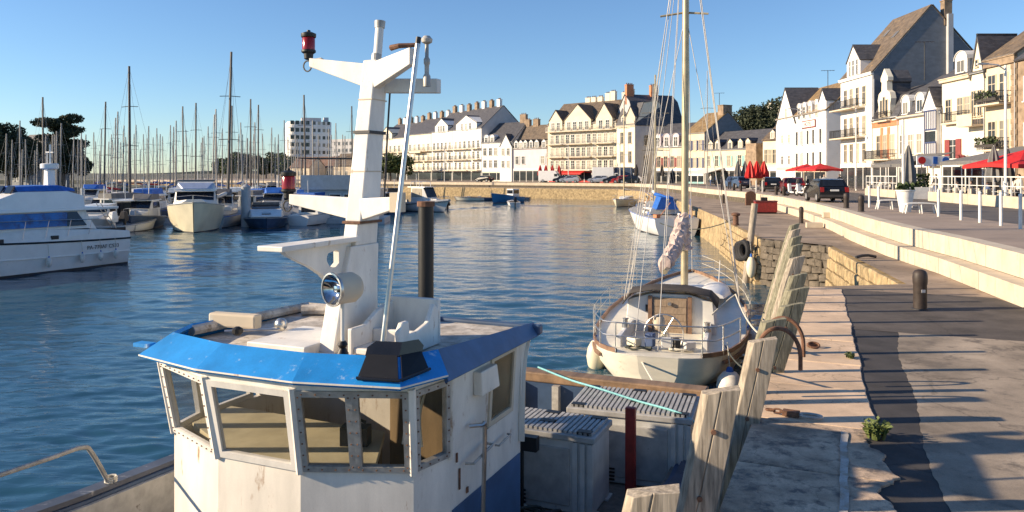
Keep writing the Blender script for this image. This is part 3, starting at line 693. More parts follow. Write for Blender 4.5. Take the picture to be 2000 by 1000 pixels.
G2.rown(4, 3.2, .8, 2.1, fr='trim_stone'); G2.shop(.2, G2.W - .2, 2.4, bays=4)
# --- navy roofed block
H1 = Bld('navy_roof_house', 'cream corner block with very tall navy slate roof', 1204, 164, 1241, 159, [(0, 12.0), (2.2, 16.6), (6, 17.2), (13, 12)], 'plaster_ivory', 'slate')
for v in (8.2, 4.2): H1.row([H1.W * .3, H1.W * .72], v, .9, 2.3, fr='trim_stone')
H1.band(11.6, 'trim_stone', .3, .2); H1.dormer(H1.W * .3, 12.2, 1.3, 1.6, 'tri', 'trim_stone', .3); H1.gable(H1.W * .52, H1.W - .1, 12, 13.8, 16, 'trim_stone', 'slate', 3)
e0 = H1.a + H1.dir * (H1.W + .02)
H2 = Bld('slate_block', 'wing with shaded walls coloured grey under a steep navy slate roof', 0, 0, 0, 0, [(0, 12.0), (2.6, 17.0), (5, 18.6), (12, 12)], 'plaster_grey', 'slate', pts=((e0.x, e0.y), (e0.x + 10.5, e0.y + 3.2)))  # grey wall colour stands for the shaded side of the corner block
for v in (3.6, 7.8): H2.rown(3, v, .9, 2.0, fr='trim_stone')
for uu in (.8, 6.5): H2.chimney(uu, 4.6, 18.0, 2.6, 1.6, 1.0, 'brick_orange', 4)
H1.shop(.2, H1.W - .2, 2.4, 'truck_blue', bays=2)
# --- cream block with three gables
I1 = Bld('three_gable_block', 'large cream apartment block with three gables and rows of balconies', 1070, 178, 1204, 164.5, [(0, 13.0), (6, 18.2), (13, 13)], 'plaster_cream', 'slate_brown')
for (p0, p1, vp) in ((1075, 1100, 16.4), (1105, 1156, 17.4), (1166, 1198, 17.2)):
    I1.gable(I1.u(p0), I1.u(p1), 11.8, 14.0, vp, 'plaster_cream', 'slate_brown', 4.5, out=.4); n = 2 if p1 - p0 < 35 else 4
    for i in range(n): I1.win(I1.u(p0 + (p1 - p0) * (i + .7) / (n + .4)), 11.6, .9, 1.8, 'post_white', 'pane', y=-.4)
for v in (2.9, 5.8, 8.7):
    us = rows_of(12, I1.W, .03); I1.row(us, v, .95, 1.9, fr='post_white')
    I1.balcony(.3, I1.u(1104), v - .2, 1.2, 'wire', 'trim_stone', step=.22); I1.balcony(I1.u(1107), I1.u(1158), v - .2, 1.2, 'wire', 'trim_stone', step=.22); I1.balcony(I1.u(1163), I1.W - .3, v - .2, 1.2, 'wire', 'trim_stone', step=.22)
I1.balcony(.3, I1.W - .3, 11.4, 1.2, 'wire', 'trim_stone', step=.22)
for px, h in ((1116, 1.2), (1127, 1.2), (1140, 1.2), (1155, 2.0), (1165, 2.4), (1188, 1.8), (1207, 2.6), (1223, 2.0)): I1.chimney(min(I1.u(px), I1.W - .6), 6.2, 18.2, h * .8, 1.3, .8, 'plaster_ivory', 3)
I1.shop(.3, I1.W - .3, 2.4, 'canvas_red', bays=9); I1.awning(I1.u(1075), I1.u(1148), 2.7, 2.2, 'canvas_red', .7)
# --- smaller row
J2 = Bld('pale_pink_house', 'pale pinkish house with a row of white dormers and steep brown roof', 1002, 186, 1069, 179, [(0, 7.9), (5, 13.6), (10, 7.9)], 'plaster_pink', 'slate_brown')
for px in (1008, 1017, 1026, 1037, 1048, 1062): J2.dormer(J2.u(px), 7.7, 1.2, 1.7, 'tri', 'plaster_white', -.03, 2.2)
J2.row([J2.u(p) for p in (1010, 1022, 1060)], 4.2, .9, 1.8); J2.shop(.2, J2.W - .2, 2.6, bays=5)
for px in (1005, 1022, 1060): J2.chimney(J2.u(px), 5, 13.6, 1.4, 1.6, .9, 'stone_brown', 3)
J1 = Bld('white_gable_house', 'white house with pointed gable between apartment row and pink house', 941, 192.5, 1001, 186, [(0, 9.6), (5.5, 14.6), (11, 9.6)], 'plaster_white', 'slate')
J1.gable(J1.u(978), J1.W - .05, 0, 8.6, 11.6, 'plaster_white', 'slate', 4, out=.3)
for px in (950, 961): J1.dormer(J1.u(px), 9.3, 1.4, 1.6, 'round', 'plaster_white', -.03, 2.2)
for v in (3.4, 6.4): J1.row([J1.u(p) for p in (947, 958, 968)], v, .9, 1.8); J1.row([J1.u(p) for p in (984, 994)], v, .8, 1.6, y=-.3)
J1.chimney(J1.W - 1, 5.5, 14.6, 1.8, 1.8, .9, 'stone_brown', 3); J1.shop(.2, J1.W - .2, 2.4, 'plaster_ivory', bays=4)
# --- apartment row with balconies
def apartments(name, label, pl, Dl, pr, Dr, H, Hr, wall, cols, gab=None, chim=3):
    B = Bld(name, label, pl, Dl, pr, Dr, [(0, H), (6.5, Hr), (13, H)], wall, 'slate')
    nf = int((H - 2.6) / 2.75)
    for f in range(nf):
        v = 3.0 + f * 2.75; B.rown(cols, v, .95, 1.8, .04, pane='pane'); B.balcony(.25, B.W * .62, v - .22, 1.2, 'iron' if f % 2 else 'wire', 'trim_stone', step=.25); B.balcony(B.W * .68, B.W - .25, v - .22, 1.2, 'wire', 'trim_stone', step=.25)
    if gab: B.gable(B.W * gab[0], B.W * gab[1], H - .3, H + 1.6, H + 3.6, wall, 'slate', 4.5, out=.2); B.row([B.W * (gab[0] + (gab[1] - gab[0]) * t) for t in (.3, .5, .7)], H - .2, .8, 1.6, y=-.2)
    for i in range(chim): B.chimney(B.W * (i + .5) / chim, 6.5, Hr, 1.6, 1.3, .8, 'plaster_white' if i % 2 else 'stone_brown', 3)
    B.shop(.2, B.W - .2, 2.4, 'shop_dark', bays=max(2, cols // 2)); return B
K1 = apartments('gabled_apartments', 'white apartment block with wide gable at the right of the balcony row', 884, 205, 941, 193, 13.4, 19.2, 'plaster_white', 6, (.15, .85), 4)
K2 = apartments('balcony_apartments', 'white apartment block with gable and dark balconies second in the row', 843, 214, 884, 205.2, 13.4, 19.0, 'plaster_white', 5, (.2, .8), 3)
K3 = apartments('awning_apartments', 'cream apartment block with yellow awning behind the aerial pole', 795, 226, 843, 214.2, 13.2, 18.0, 'plaster_ivory', 5, None, 4)
K4 = apartments('leftmost_apartments', 'ivory apartment block at the far end of the row by small green trees', 740, 240, 795, 226.2, 12.6, 17.4, 'plaster_ivory', 6, (.1, .5), 5)
K3.awning(K3.W * .3, K3.W * .75, 8.6, 1.6, 'plaster_cream', .5)
MB().prismx([(.05, 0), (.05, 13.3), (6.5, 19.1), (12.9, 13.3), (12.9, 0)], K1.W + .002, K1.W + .06).build('grey_gable_end', 'plaster_grey', K1.o)
# --- white tower block, low blocks behind the marina
T1 = thing('tower_block', 'white round cornered tower block far beyond the marina', 'building', (*at(604, 332), 1.0), R(20))
rr = [(-9.3 + 3.5 * (1 - math.cos(t)), 0) for t in (0,)]
poly = []
for cx, a0 in ((-5.5, 180), (5.5, 270)):
    for i in range(7): t = R(a0 + i * 15); poly.append((cx + 3.6 * math.cos(t), -2 + 3.6 * math.sin(t)))
poly += [(9.1, 12), (-9.1, 12)]
MB().prism(poly, 0, 24.0).build('wall', 'plaster_white', T1)
for f in range(7):
    bnd = MB().prism([(x * 1.035, y * 1.035) for x, y in poly[:8]] + [(-1, -5.4), (-1, 0), (-9.2, 0)], 2.9 + f * 3.1, 3.9 + f * 3.1).build('balcony_band', 'plaster_white', T1)
    for i in range(4): MB().bb(-8.2 + i * 2.1, -6.7 + i * 2.1, -5.68, -5.4, 4.1 + f * 3.1, 5.7 + f * 3.1).build('window', 'pane_dark', T1)
    for i in range(4): MB().bb(1 + i * 2.0, 2.1 + i * 2.0, -5.66, -5.4, 4.1 + f * 3.1, 5.5 + f * 3.1).build('window', 'pane', T1)
MB().bb(-3, 5, 0, 6, 24, 26).bb(6.5, 8.5, 3, 6, 24, 26.5).build('roof_plant', 'plaster_grey', T1)
T2 = Bld('low_flat_block', 'grey flat roofed block right of the white tower block', 648, 318, 692, 310, [(0, 16), (10, 16.2)], 'plaster_grey', None)
for f in range(5): T2.rown(5, 2.4 + f * 2.8, 1.1, 1.3, fr='plaster_grey', pane='pane_dark')
for i, (p0, p1, D, h, hr, wl, rf, lb) in enumerate(((566, 604, 262, 4, 7.5, 'plaster_sand', 'far_roof', 'small sand coloured house with tiled roof below the tower block'), (610, 650, 268, 4.2, 7.8, 'plaster_cream', 'far_roof', 'small cream house with tiled roof beside the wheelhouse mast'), (652, 700, 256, 4.5, 8.6, 'plaster_sand', 'slate_brown', 'sandy house with brown roof in front of the grey block'))):
    T = Bld('shore_house', lb, p0, D, p1, D - 4, [(0, h), (4, hr), (8, h)], wl, rf); T.rown(3, 1.2, .9, 1.5)
# shutters beside some of the windows
for B_, mm in ((F2, 'shop_teal'), (G1, 'timber_blue'), (J2, 'zinc'), (G2, 'shutter_red')):
    for ch in list(B_.o.children):
        if ch.name.startswith('window') and ch.location.y > -.02 and random.random() < .7:
            for sx in (-1, 1): MB().bb(-.2, .2, -.07, -.02, 0, 1.85).build('shutter', mm, B_.o, loc=(ch.location.x + sx * .72, 0, ch.location.z))
for B_ in (A3, A1, B1, C1, D1, E1, F2, G1, G2, H1, I1, J2, J1, K1, K2, K3, K4): MB().tube([(B_.W - .08, -.09, 0), (B_.W - .08, -.09, B_.H - .2)], .05, 6).build('drainpipe', 'zinc', B_.o); MB().bb(-.05, B_.W + .05, -.26, -.12, B_.H - .12, B_.H - .0).build('gutter', 'zinc', B_.o)
# --- dark house on the headland at the left
N1 = Bld('headland_house', 'dark steep roofed house among trees at the left edge', 18, 150, 56, 147, [(0, 5), (4, 10.5), (8, 5)], 'slate_clad', 'slate', base=0)
for v in (1.5, 4.4): N1.rown(3, v, .9, 1.4, pane='pane_dark')
# ---------------------------------------------------------------- blue and white fishing boat (x across, y aft, origin level with the quay top)
FB = thing('fishing_boat', 'white fishing boat wheelhouse with bright blue roof edge moored along the quay', 'fishing boat', q(-4.44, 0, .07), -TA)
def hb(y): return np.interp(y, [-1, 0, 1, 3, 5, 7, 9, 11], [.05, .5, 1.0, 1.7, 2.12, 2.5, 2.75, 2.72])
def sheer(y): return np.interp(y, [-1, 0, 3, 5, 7, 11], [.6, .5, .02, -.28, -.5, -.32])
ys = [-1, -.3, .5, 1.5, 3, 4, 5, 6, 7, 8, 9, 10, 10.75]
rings = []
for y in ys:
    b, s_ = hb(y), sheer(y)
    pr = [(.0, -3.0), (.62, -2.7), (.86, -2.1), (.97, -1.4), (1.0, s_), (.93, s_), (.93, -1.16)]
    rd_ = -.4 * min(1, max(0, (y - 4) / 2)); rings.append([(b * x, y, z + (rd_ if z == s_ else 0)) for x, z in pr] + [(-b * x, y, z) for x, z in pr[::-1]])
MB().loft(rings).build('hull', 'navy_hull', FB, smooth=True)
dk = MB(); 
for i in range(len(ys) - 1):
    a, b = hb(ys[i]) * .95, hb(ys[i + 1]) * .95; dk.add([(-a, ys[i], -1.14), (a, ys[i], -1.14), (b, ys[i + 1], -1.14), (-b, ys[i + 1], -1.14)], [(0, 1, 2, 3)])
dk.build('deck', 'grey_rubber', FB)
for sgn in (-1, 1):
    cr = MB().loft([[(sgn * (hb(y) + dx), y, sheer(y) + dz - (.4 * min(1, max(0, (y - 4) / 2)) if sgn > 0 else 0)) for dx, dz in ((-.12, 0.004), (.04, .004), (.04, .05), (-.12, .05))] for y in ys]); cr.build('cap_rail', 'rail_grey', FB)
    iw = MB().loft([[(sgn * (hb(y) * .93 - dx), y, z) for dx, z in ((.01, -1.1), (.05, -1.1), (.05, sheer(y) - .03 - (.4 if sgn > 0 and y > 4 else 0)), (.01, sheer(y) - .03 - (.4 if sgn > 0 and y > 4 else 0)))] for y in ys]); iw.build('bulwark', 'grey_rubber' if sgn > 0 else 'bin_lid', FB)  # quay side coloured dark for the shadow beside the bins
MB().bb(-2.72, 2.72, 10.62, 10.9, -.34, -.2).build('stern_rail', 'rail_wood', FB, bevel=.02)
MB().bb(-2.6, 2.6, 10.6, 10.66, -1.1, -.34).build('stern_bulwark', 'navy_hull', FB)
for i in range(9): MB().bb(-2.2 + i * .55, -2.1 + i * .55, 10.5, 10.6, -1.1, -.34).build('bulwark_stay', 'dull_metal', FB)
# bow rail
def rail(pts, m='dull_metal', r=.022, name='bow_rail'): return MB().tube(pts, r, 8).build(name, m, FB, smooth=True)
def bx(y): return -hb(y) + .08
rail(catmull([(bx(5.35), 5.35, sheer(5.3) + .03), (bx(5.2) + .02, 5.12, .10), (bx(5) , 5.0, .2), (bx(4.6), 4.6, .24), (bx(3.4), 3.4, .36), (bx(2), 2, .55)], 5))
for y in (3.6, 2.2): rail([(bx(y), y, sheer(y)), (bx(y), y, .2 + (5 - y) * .1)])
for k in range(3): MB().tube([(bx(5.35) + .05 * math.cos(t), 5.36 + .05 * math.sin(t), sheer(5.3) + .06 + k * .02) for t in np.linspace(0, 6, 9)], .012, 5).build('lashing', 'rope_white', FB)
# --- wheelhouse: faceted front, raked windows
SZ, HZ = .35, 1.03
SR = [(-1.38, 7.3), (-1.38, 5.8), (-1.28, 5.36), (-.43, 5.03), (.43, 5.03), (1.28, 5.36), (1.38, 5.8), (1.38, 7.3)]
HR = [(-1.42, 7.3), (-1.42, 5.72), (-1.33, 5.24), (-.45, 4.9), (.45, 4.9), (1.33, 5.24), (1.42, 5.72), (1.42, 7.3)]
wb = MB()
for i in range(7):
    a, b = SR[i], SR[i + 1]; wb.hexa([(*a, -1.14), (*b, -1.14), (*b, SZ), (*a, SZ)], .05)
    a, b = HR[i], HR[i + 1]; zt_ = 1.068 if i in (0, 6) else 1.108; wb.hexa([(*a, HZ), (*b, HZ), (*b, zt_), (*a, zt_)], .05)
wb.hexa([(*SR[6], SZ), (1.38, 6.52, SZ), (1.42, 6.52, HZ), (*HR[6], HZ)], .05); wb.hexa([(1.38, 7.1, SZ), (*SR[7], SZ), (*HR[7], HZ), (1.42, 7.1, HZ)], .05)
# aft wall with an opening on the port side
wb.bb(-.1, 1.38, 7.28, 7.33, -1.14, 1.055); wb.bb(-1.38, -.1, 7.28, 7.33, -1.14, .42); wb.bb(-1.38, -.1, 7.28, 7.33, 1.0, 1.055); wb.bb(-1.38, -1.26, 7.28, 7.33, .42, 1.0)
WH = wb.build('wheelhouse', 'white_paint', FB)
# flared rear corner under the roof
for sx in (1, -1):
    fl = MB(); cv = [(7.3, .0), (7.31, .4), (7.33, .68), (7.39, .9), (7.5, 1.06)]
    for i in range(4): fl.hexa([(sx * 1.385, cv[i][0] - .02, cv[i][1]), (sx * 1.44, cv[i][0], cv[i][1]), (sx * 1.44, cv[i + 1][0], cv[i + 1][1]), (sx * 1.385, cv[i + 1][0] - .02, cv[i + 1][1])], .03)
    fl.prismx([(7.28, .3), (7.31, .68), (7.37, .9), (7.48, 1.055), (7.28, 1.055)], sx * 1.37, sx * 1.41)
    fl.build('corner_flare', 'white_paint', FB)
def lerp(a, b, t): return Vector(a).lerp(Vector(b), t)
def window(a, b, c, d, bar=.05, m='dull_metal', glass='glass', rivets=True, proud=.02, own=WH):
    a, b, c, d = [Vector(p) for p in (a, b, c, d)]; n = (b - a).cross(d - a).normalized() * proud
    wd, ht = (b - a).length, (d - a).length; tx, tz = bar / wd, bar / ht
    P = lambda u, v: a.lerp(b, u).lerp(d.lerp(c, u), v)
    f = MB()
    for u0, u1, v0, v1 in ((0, 1, 0, tz), (0, 1, 1 - tz, 1), (0, tx, tz, 1 - tz), (1 - tx, 1, tz, 1 - tz)):
        f.hexa([P(u0, v0) + n, P(u1, v0) + n, P(u1, v1) + n, P(u0, v1) + n], proud + .03)
    fo = f.build('window_frame', m, own)
    MB().hexa([P(tx, tz), P(1 - tx, tz), P(1 - tx, 1 - tz), P(tx, 1 - tz)], .008).build('pane', glass, own)
    if rivets:
        r = MB(); k = max(3, int(ht / .09))
        for i in range(k):
            for u in (tx / 2, 1 - tx / 2): r.box(P(u, (i + .5) / k) + n * 1.15, (.010, .010, .010))
        k = max(2, int(wd / .09))
        for i in range(k):
            for v in (tz / 2, 1 - tz / 2): r.box(P((i + .5) / k, v) + n * 1.15, (.010, .010, .010))
        struct(r.build('rivets', 'rust', own), 'stuff')
def facet(i, t0, t1, **k):
    a, b = lerp((*SR[i], SZ), (*SR[i + 1], SZ), t0), lerp((*SR[i], SZ), (*SR[i + 1], SZ), t1); d, c = lerp((*HR[i], HZ), (*HR[i + 1], HZ), t0), lerp((*HR[i], HZ), (*HR[i + 1], HZ), t1)
    window(a, b, c, d, **k)
facet(1, .04, .96, m='mast_paint'); facet(2, .03, .97, m='mast_paint'); facet(3, .02, .98, m='mast_paint', rivets=False, bar=.055)
facet(4, .02, .5, m='dull_metal'); facet(4, .5, .98, m='dull_metal'); facet(5, .04, .96, m='dull_metal')
facet(0, .06, .48, m='mast_paint', rivets=False); facet(0, .54, .97, m='mast_paint', rivets=False)
window((1.38, 6.52, SZ + .02), (1.38, 7.1, SZ + .02), (1.42, 7.1, HZ), (1.42, 6.52, HZ), m='trim_stone', glass='glass_brown_reflect', rivets=False)
ps = MB()
for i in range(1, 7): ps.tube([(*SR[i], SZ - .02), (*HR[i], HZ + .02)], .035, 6)
struct(ps.build('corner_posts', 'white_paint', WH), 'stuff')
window((-.1, 7.33, .42), (-1.26, 7.33, .42), (-1.26, 7.33, 1.0), (-.1, 7.33, 1.0), m='cabin_brown', rivets=False)
# inside
MB().bb(-1.33, 1.33, 5.0, 7.26, -.7, -.65).build('cabin_floor', 'cabin_brown', FB)
MB().bb(-.1, 1.33, 7.2, 7.27, -.6, 1.04).bb(1.3, 1.35, 5.9, 6.5, -.6, 1.04).build('cabin_lining', 'cabin_brown', FB)
MB().prism([(-1.2, 5.5), (-.42, 5.1), (.42, 5.1), (.95, 5.32), (.6, 6.0), (-1.25, 6.05)], .33, .39).build('chart_desk', 'cabin_cream', FB)
MB().bb(-1.25, .55, 5.98, 6.04, -.6, .33).build('desk_panel', 'cabin_brown', FB)
MB().box((.55, 5.62, .47), (.24, .14, .16), rz=.3).tube([(.5, 5.7, .39), (.5, 5.7, .58), (.62, 5.66, .58)], .015, 6).build('chart_plotter', 'black', FB)
MB().bb(-.62, -.52, 7.22, 7.28, .42, 1.0).build('window_post', 'cabin_cream', FB)
for k in range(5):
    MB().tube(catmull([(1.05 + k * .025, 5.75 + k * .02, .95), (1.02 + k * .03, 5.7, .7), (1.0 + k * .045, 5.66, .44)], 4), .013, 5).build('hanging_rope', ('rope_white', 'hull_ivory', 'canvas_red', 'rope_white', 'hull_ivory')[k], FB)
MB().tube([(.95, 5.8, 1.0), (.97, 5.8, .6)], .03, 7).build('hanging_coat', 'cloth_dark', FB)
# --- roof
FBt = [(-1.5, 7.45), (-1.52, 5.5), (-1.36, 5.03), (-.5, 4.84), (.5, 4.84), (1.36, 5.03), (1.52, 5.5), (1.54, 7.5)]
FTp = [(-1.36, 7.45), (-1.36, 5.65), (-1.2, 5.27), (-.44, 5.09), (.44, 5.09), (1.2, 5.27), (1.36, 5.62), (1.46, 7.5)]
rf = MB().prism(FTp, 1.06, 1.13).build('roof', 'roof_grit', FB)
for i in range(7):
    z0, z1 = 1.115, 1.285; ra, rb_ = (0, 0) if 0 < i < 6 else ((-.1, 0) if i == 0 else (0, -.1))
    a, b, c, d = FBt[i], FBt[i + 1], FTp[i + 1], FTp[i]
    z0 = z0 if 0 < i < 6 else 1.065; fs = MB().hexa([(*a, z0), (*b, z0), (*c, z1 + rb_), (*d, z1 + ra)], .035); fs.build('roof_fascia', 'blue_paint' if i < 6 else 'blue_dull', rf)  # quay side edge gets a duller blue for its shade
MB().prism([(-1.42, 5.6)] + FBt[1:7] + [(1.42, 5.6)], 1.105, 1.118).build('soffit', 'white_paint', rf)
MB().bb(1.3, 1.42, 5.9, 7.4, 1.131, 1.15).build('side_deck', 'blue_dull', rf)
MB().bb(-1.4, 1.56, 7.42, 7.52, 1.07, 1.17).build('roof_lip', 'navy_hull', rf, bevel=.02)
MB().tube(catmull([(-1.2, 7.1, 1.19), (-.9, 7.2, 1.2), (0, 7.25, 1.2), (.3, 7.25, 1.19)], 4), .06, 8).build('canvas_roll', 'roof_grit', rf, smooth=True)
MB().tube([(-1.34, 5.62, 1.22), (-1.34, 7.4, 1.18)], .05, 8).tube([(-1.34, 7.38, 1.18), (.3, 7.38, 1.18)], .045, 8).build('roof_edge_roll', 'roof_grit', rf, smooth=True)
MB().bb(-.55, .1, 5.5, 6.3, 1.12, 1.21).build('roof_hatch', 'mast_paint', rf, bevel=.01)
MB().box((-1.15, 6.0, 1.27), (.55, .12, .14), rz=.1).build('weathered_board', 'rail_wood' if 0 else 'trim_stone', rf, bevel=.02)
MB().tube([(-1.0, 5.7, 1.23), (-.55, 5.95, 1.24)], .012, 6).build('gutter_rod', 'steel', rf); MB().ball((-.62, 6.05, 1.26), .065, 12).build('antenna_dome', 'steel', rf, smooth=True)
MB().lathe([(.03, 0), (.05, .02), (.05, .06), (.02, .08)], 10, (-.86, 5.72, 1.2)).build('vent_cap', 'black', rf)
MB().bb(-1.68, -1.5, 5.25, 5.35, 1.115, 1.15).build('roof_hook', 'blue_paint', rf)
# black spotlight hood on the roof corner
def fpt(i, t, v, o=.014):                                   # a point on roof fascia i, t along, v up, o outwards
    a, b, c, d = [Vector(p) for p in ((*FBt[i], 1.115), (*FBt[i + 1], 1.115), (*FTp[i + 1], 1.285), (*FTp[i], 1.285))]; n = (b - a).cross(d - a).normalized()
    return a.lerp(b, t).lerp(d.lerp(c, t), v) + n * o
tray = MB().hexa([fpt(4, .60, .16), fpt(4, .985, .16), fpt(4, .985, 1.0), fpt(4, .66, 1.0)], .012); ho = tray.build('spotlight_hood', 'black', rf)
MB().hexa([fpt(5, .03, .16), fpt(5, .62, .3), fpt(5, .55, 1.0), fpt(5, .03, 1.0)], .012).build('hood_side', 'black', ho)
A_, B_, C_ = fpt(4, .64, .98, .0), fpt(4, 1, .98, .0), fpt(5, .58, .98, .0); up = Vector((0, .05, .11))
MB().hexa([A_, B_, B_ + up, (A_ + up).lerp(B_ + up, .22), A_.lerp(A_ + up, .55)], .014).build('hood_back', 'black_gloss', ho)
MB().hexa([B_, C_, C_.lerp(C_ + up, .5), (C_ + up).lerp(B_ + up, .3), B_ + up], .014).build('hood_back', 'black_gloss', ho)
MB().tube([fpt(4, .60, .16, .03), fpt(4, 1, .14, .03), fpt(5, .62, .3, .03)], .012, 6).build('hood_rim', 'black_gloss', ho)
# --- funnel mast
MX = .17
def fin(z, y0, y1, w_): return [(MX - w_, y0, z), (MX + w_, y0, z), (MX + w_, y1, z), (MX - w_, y1, z)]
ms = MB().loft([fin(1.1, 5.70, 6.42, .085), fin(1.7, 5.86, 6.42, .085), fin(2.06, 5.98, 6.44, .082)]); mo = ms.build('mast_foot', 'mast_paint', FB, bevel=.012)
ms = MB().loft([fin(2.06, 6.06, 6.42, .075), fin(2.26, 6.10, 6.44, .075)]); ms.build('mast_collar', 'mast_paint', FB, bevel=.01)
mo = MB().loft([fin(2.28, 6.12, 6.44, .088), fin(3.2, 6.28, 6.54, .08), fin(3.85, 6.40, 6.62, .075)]).build('mast', 'mast_paint', FB, bevel=.012)
MB().loft([fin(2.262, 6.09, 6.47, .1), fin(2.285, 6.09, 6.47, .1)]).build('mast_flange', 'rust', mo)
MB().loft([fin(3.12, 6.255, 6.55, .093), fin(3.15, 6.26, 6.555, .093)]).build('mast_strap', 'iron', mo)
MB().tube([(MX, 6.52, 3.75), (MX, 6.58, 4.2)], .042, 12).build('mast_tube', 'mast_paint', mo, smooth=True); MB().tube([(MX, 6.58, 4.19), (MX, 6.586, 4.26)], [.05, .055], 12).build('tube_cap', 'dull_metal', mo, smooth=True)
MB().tube([(MX, 6.51, 3.84), (MX, 6.525, 3.92)], .048, 12).build('tube_socket', 'dull_metal', mo)
def arm(x0, x1, y0, y1, zt0, zb0, zt1, zb1, w0=.06, w1=.045):
    return MB().loft([[(x0, y0 - w0, zb0), (x0, y0 + w0, zb0), (x0, y0 + w0, zt0), (x0, y0 - w0, zt0)], [(x1, y1 - w1, zb1), (x1, y1 + w1, zb1), (x1, y1 + w1, zt1), (x1, y1 - w1, zt1)]]).build('mast_arm', 'mast_paint', mo, bevel=.008)
arm(MX - .06, -.60, 6.5, 6.5, 3.82, 3.58, 3.92, 3.83); arm(MX + .06, .70, 6.42, 6.32, 3.82, 3.56, 3.92, 3.76); arm(MX + .05, .80, 6.6, 6.66, 3.68, 3.54, 3.66, 3.52)
arm(MX - .06, -.66, 6.26, 6.26, 2.50, 2.29, 2.53, 2.43); arm(MX + .06, .62, 6.2, 6.14, 2.50, 2.29, 2.52, 2.40)
MB().bb(.60, .70, 6.08, 6.2, 2.38, 2.56).build('arm_bracket', 'trim_stone', mo)
def red_lamp(x, y, z):
    lo = MB().lathe([(.052, 0), (.066, .012), (.066, .13), (.052, .15)], 14, (x, y, z)).build('signal_lamp', 'red_lamp', mo, smooth=True)
    MB().lathe([(.075, .14), (.078, .15), (.078, .178), (.05, .19), (.02, .2), (.018, .215)], 14, (x, y, z)).build('lamp_cap', 'black', lo, smooth=True)
    MB().lathe([(.03, -.09), (.045, -.08), (.05, -.03), (.075, -.012), (.075, .008)], 14, (x, y, z)).build('lamp_base', 'black', lo, smooth=True)
    MB().tube([(x + .05 * math.cos(t) + .01, y - .03, z - .16 + .055 * math.sin(t)) for t in np.linspace(0, 6.2, 14)], .008, 5).build('cable_loop', 'black', lo)
    MB().tube([(x + .02, y, z - .1), (x + .16, y, z - .09), (x + .22, y, z - .13)], .014, 6).build('lamp_bracket', 'dull_metal', lo)
red_lamp(-.64, 6.5, 4.0); red_lamp(-.70, 6.26, 2.57)
MB().lathe([(.035, 0), (.035, .1), (.022, .12), (.022, .2), (.03, .22), (.03, .26), (.018, .28), (.018, .4), (.05, .42), (.055, .45), (.03, .48)], 10, (.80, 6.42, 3.56)).build('tail_lamp', 'dull_metal', mo, smooth=True)
MB().tube([(.48, 6.3, 3.93), (.58, 6.28, 3.94), (.76, 6.36, 3.95)], [.03, .025, .02], 8).build('horn', 'rust', mo)
MB().tube([(MX + .08, 6.66, 3.7), (MX + .07, 6.62, 3.2), (MX + .06, 6.56, 2.4)], .01, 5).build('mast_cable', 'iron', mo)
MB().tube([(.83, 5.57, 1.1), (.89, 6.1, 3.93)], .022, 8).build('aerial_pole', 'steel', FB, smooth=True); MB().tube([(.8895, 6.096, 3.91), (.891, 6.11, 3.97)], .025, 8).build('aerial_cap', 'black', FB)
for k in range(3): MB().tube(catmull([(MX - .09, 5.97, 2.0), (MX - .09, 5.95, 1.8), (MX - .1 + .02 * k, 5.76, 1.14)], 4), .006, 5).build('mast_cable', 'iron', mo)
for z in (2.75, 3.45): MB().loft([fin(z, 6.12 + (z - 2.28) * .175 - .004, 6.45 + (z - 2.28) * .12, .089 - (z - 2.28) * .008), fin(z + .012, 6.12 + (z - 2.27) * .175 - .004, 6.45 + (z - 2.27) * .12, .089 - (z - 2.28) * .008)]).build('weld_seam', 'trim_stone', mo)
# radar platform with a pierced gusset
MB().prism([(.04, 4.97), (.30, 4.97), (.27, 6.1), (.07, 6.1)], 2.10, 2.145).build('radar_shelf', 'mast_paint', FB, bevel=.008)
out = [(5.1, 2.1), (5.5, 2.1), (5.9, 2.1), (6.05, 2.1), (6.05, 1.85), (5.98, 1.62), (5.9, 1.6), (5.78, 1.72), (5.62, 1.84), (5.45, 1.93), (5.3, 1.99), (5.15, 2.06)]
inn = []
for y, z in out:
    t = math.atan2((z - 1.97) * 1.6, y - 5.78); inn.append((5.78 + .10 * math.cos(t), 1.97 + .085 * math.sin(t)))
k = len(out); gm = MB()
gm.add([(MX - .03, *p) for p in out] + [(MX - .03, *p) for p in inn] + [(MX + .03, *p) for p in out] + [(MX + .03, *p) for p in inn],
       [(i, (i + 1) % k, (i + 1) % k + k, i + k) for i in range(k)] + [(i + 2 * k, (i + 1) % k + 2 * k, (i + 1) % k + 3 * k, i + 3 * k) for i in range(k)] +
       [(i, (i + 1) % k, (i + 1) % k + 2 * k, i + 2 * k) for i in range(k)] + [(i + k, (i + 1) % k + k, (i + 1) % k + 3 * k, i + 3 * k) for i in range(k)])
gm.build('shelf_gusset', 'mast_paint', FB)
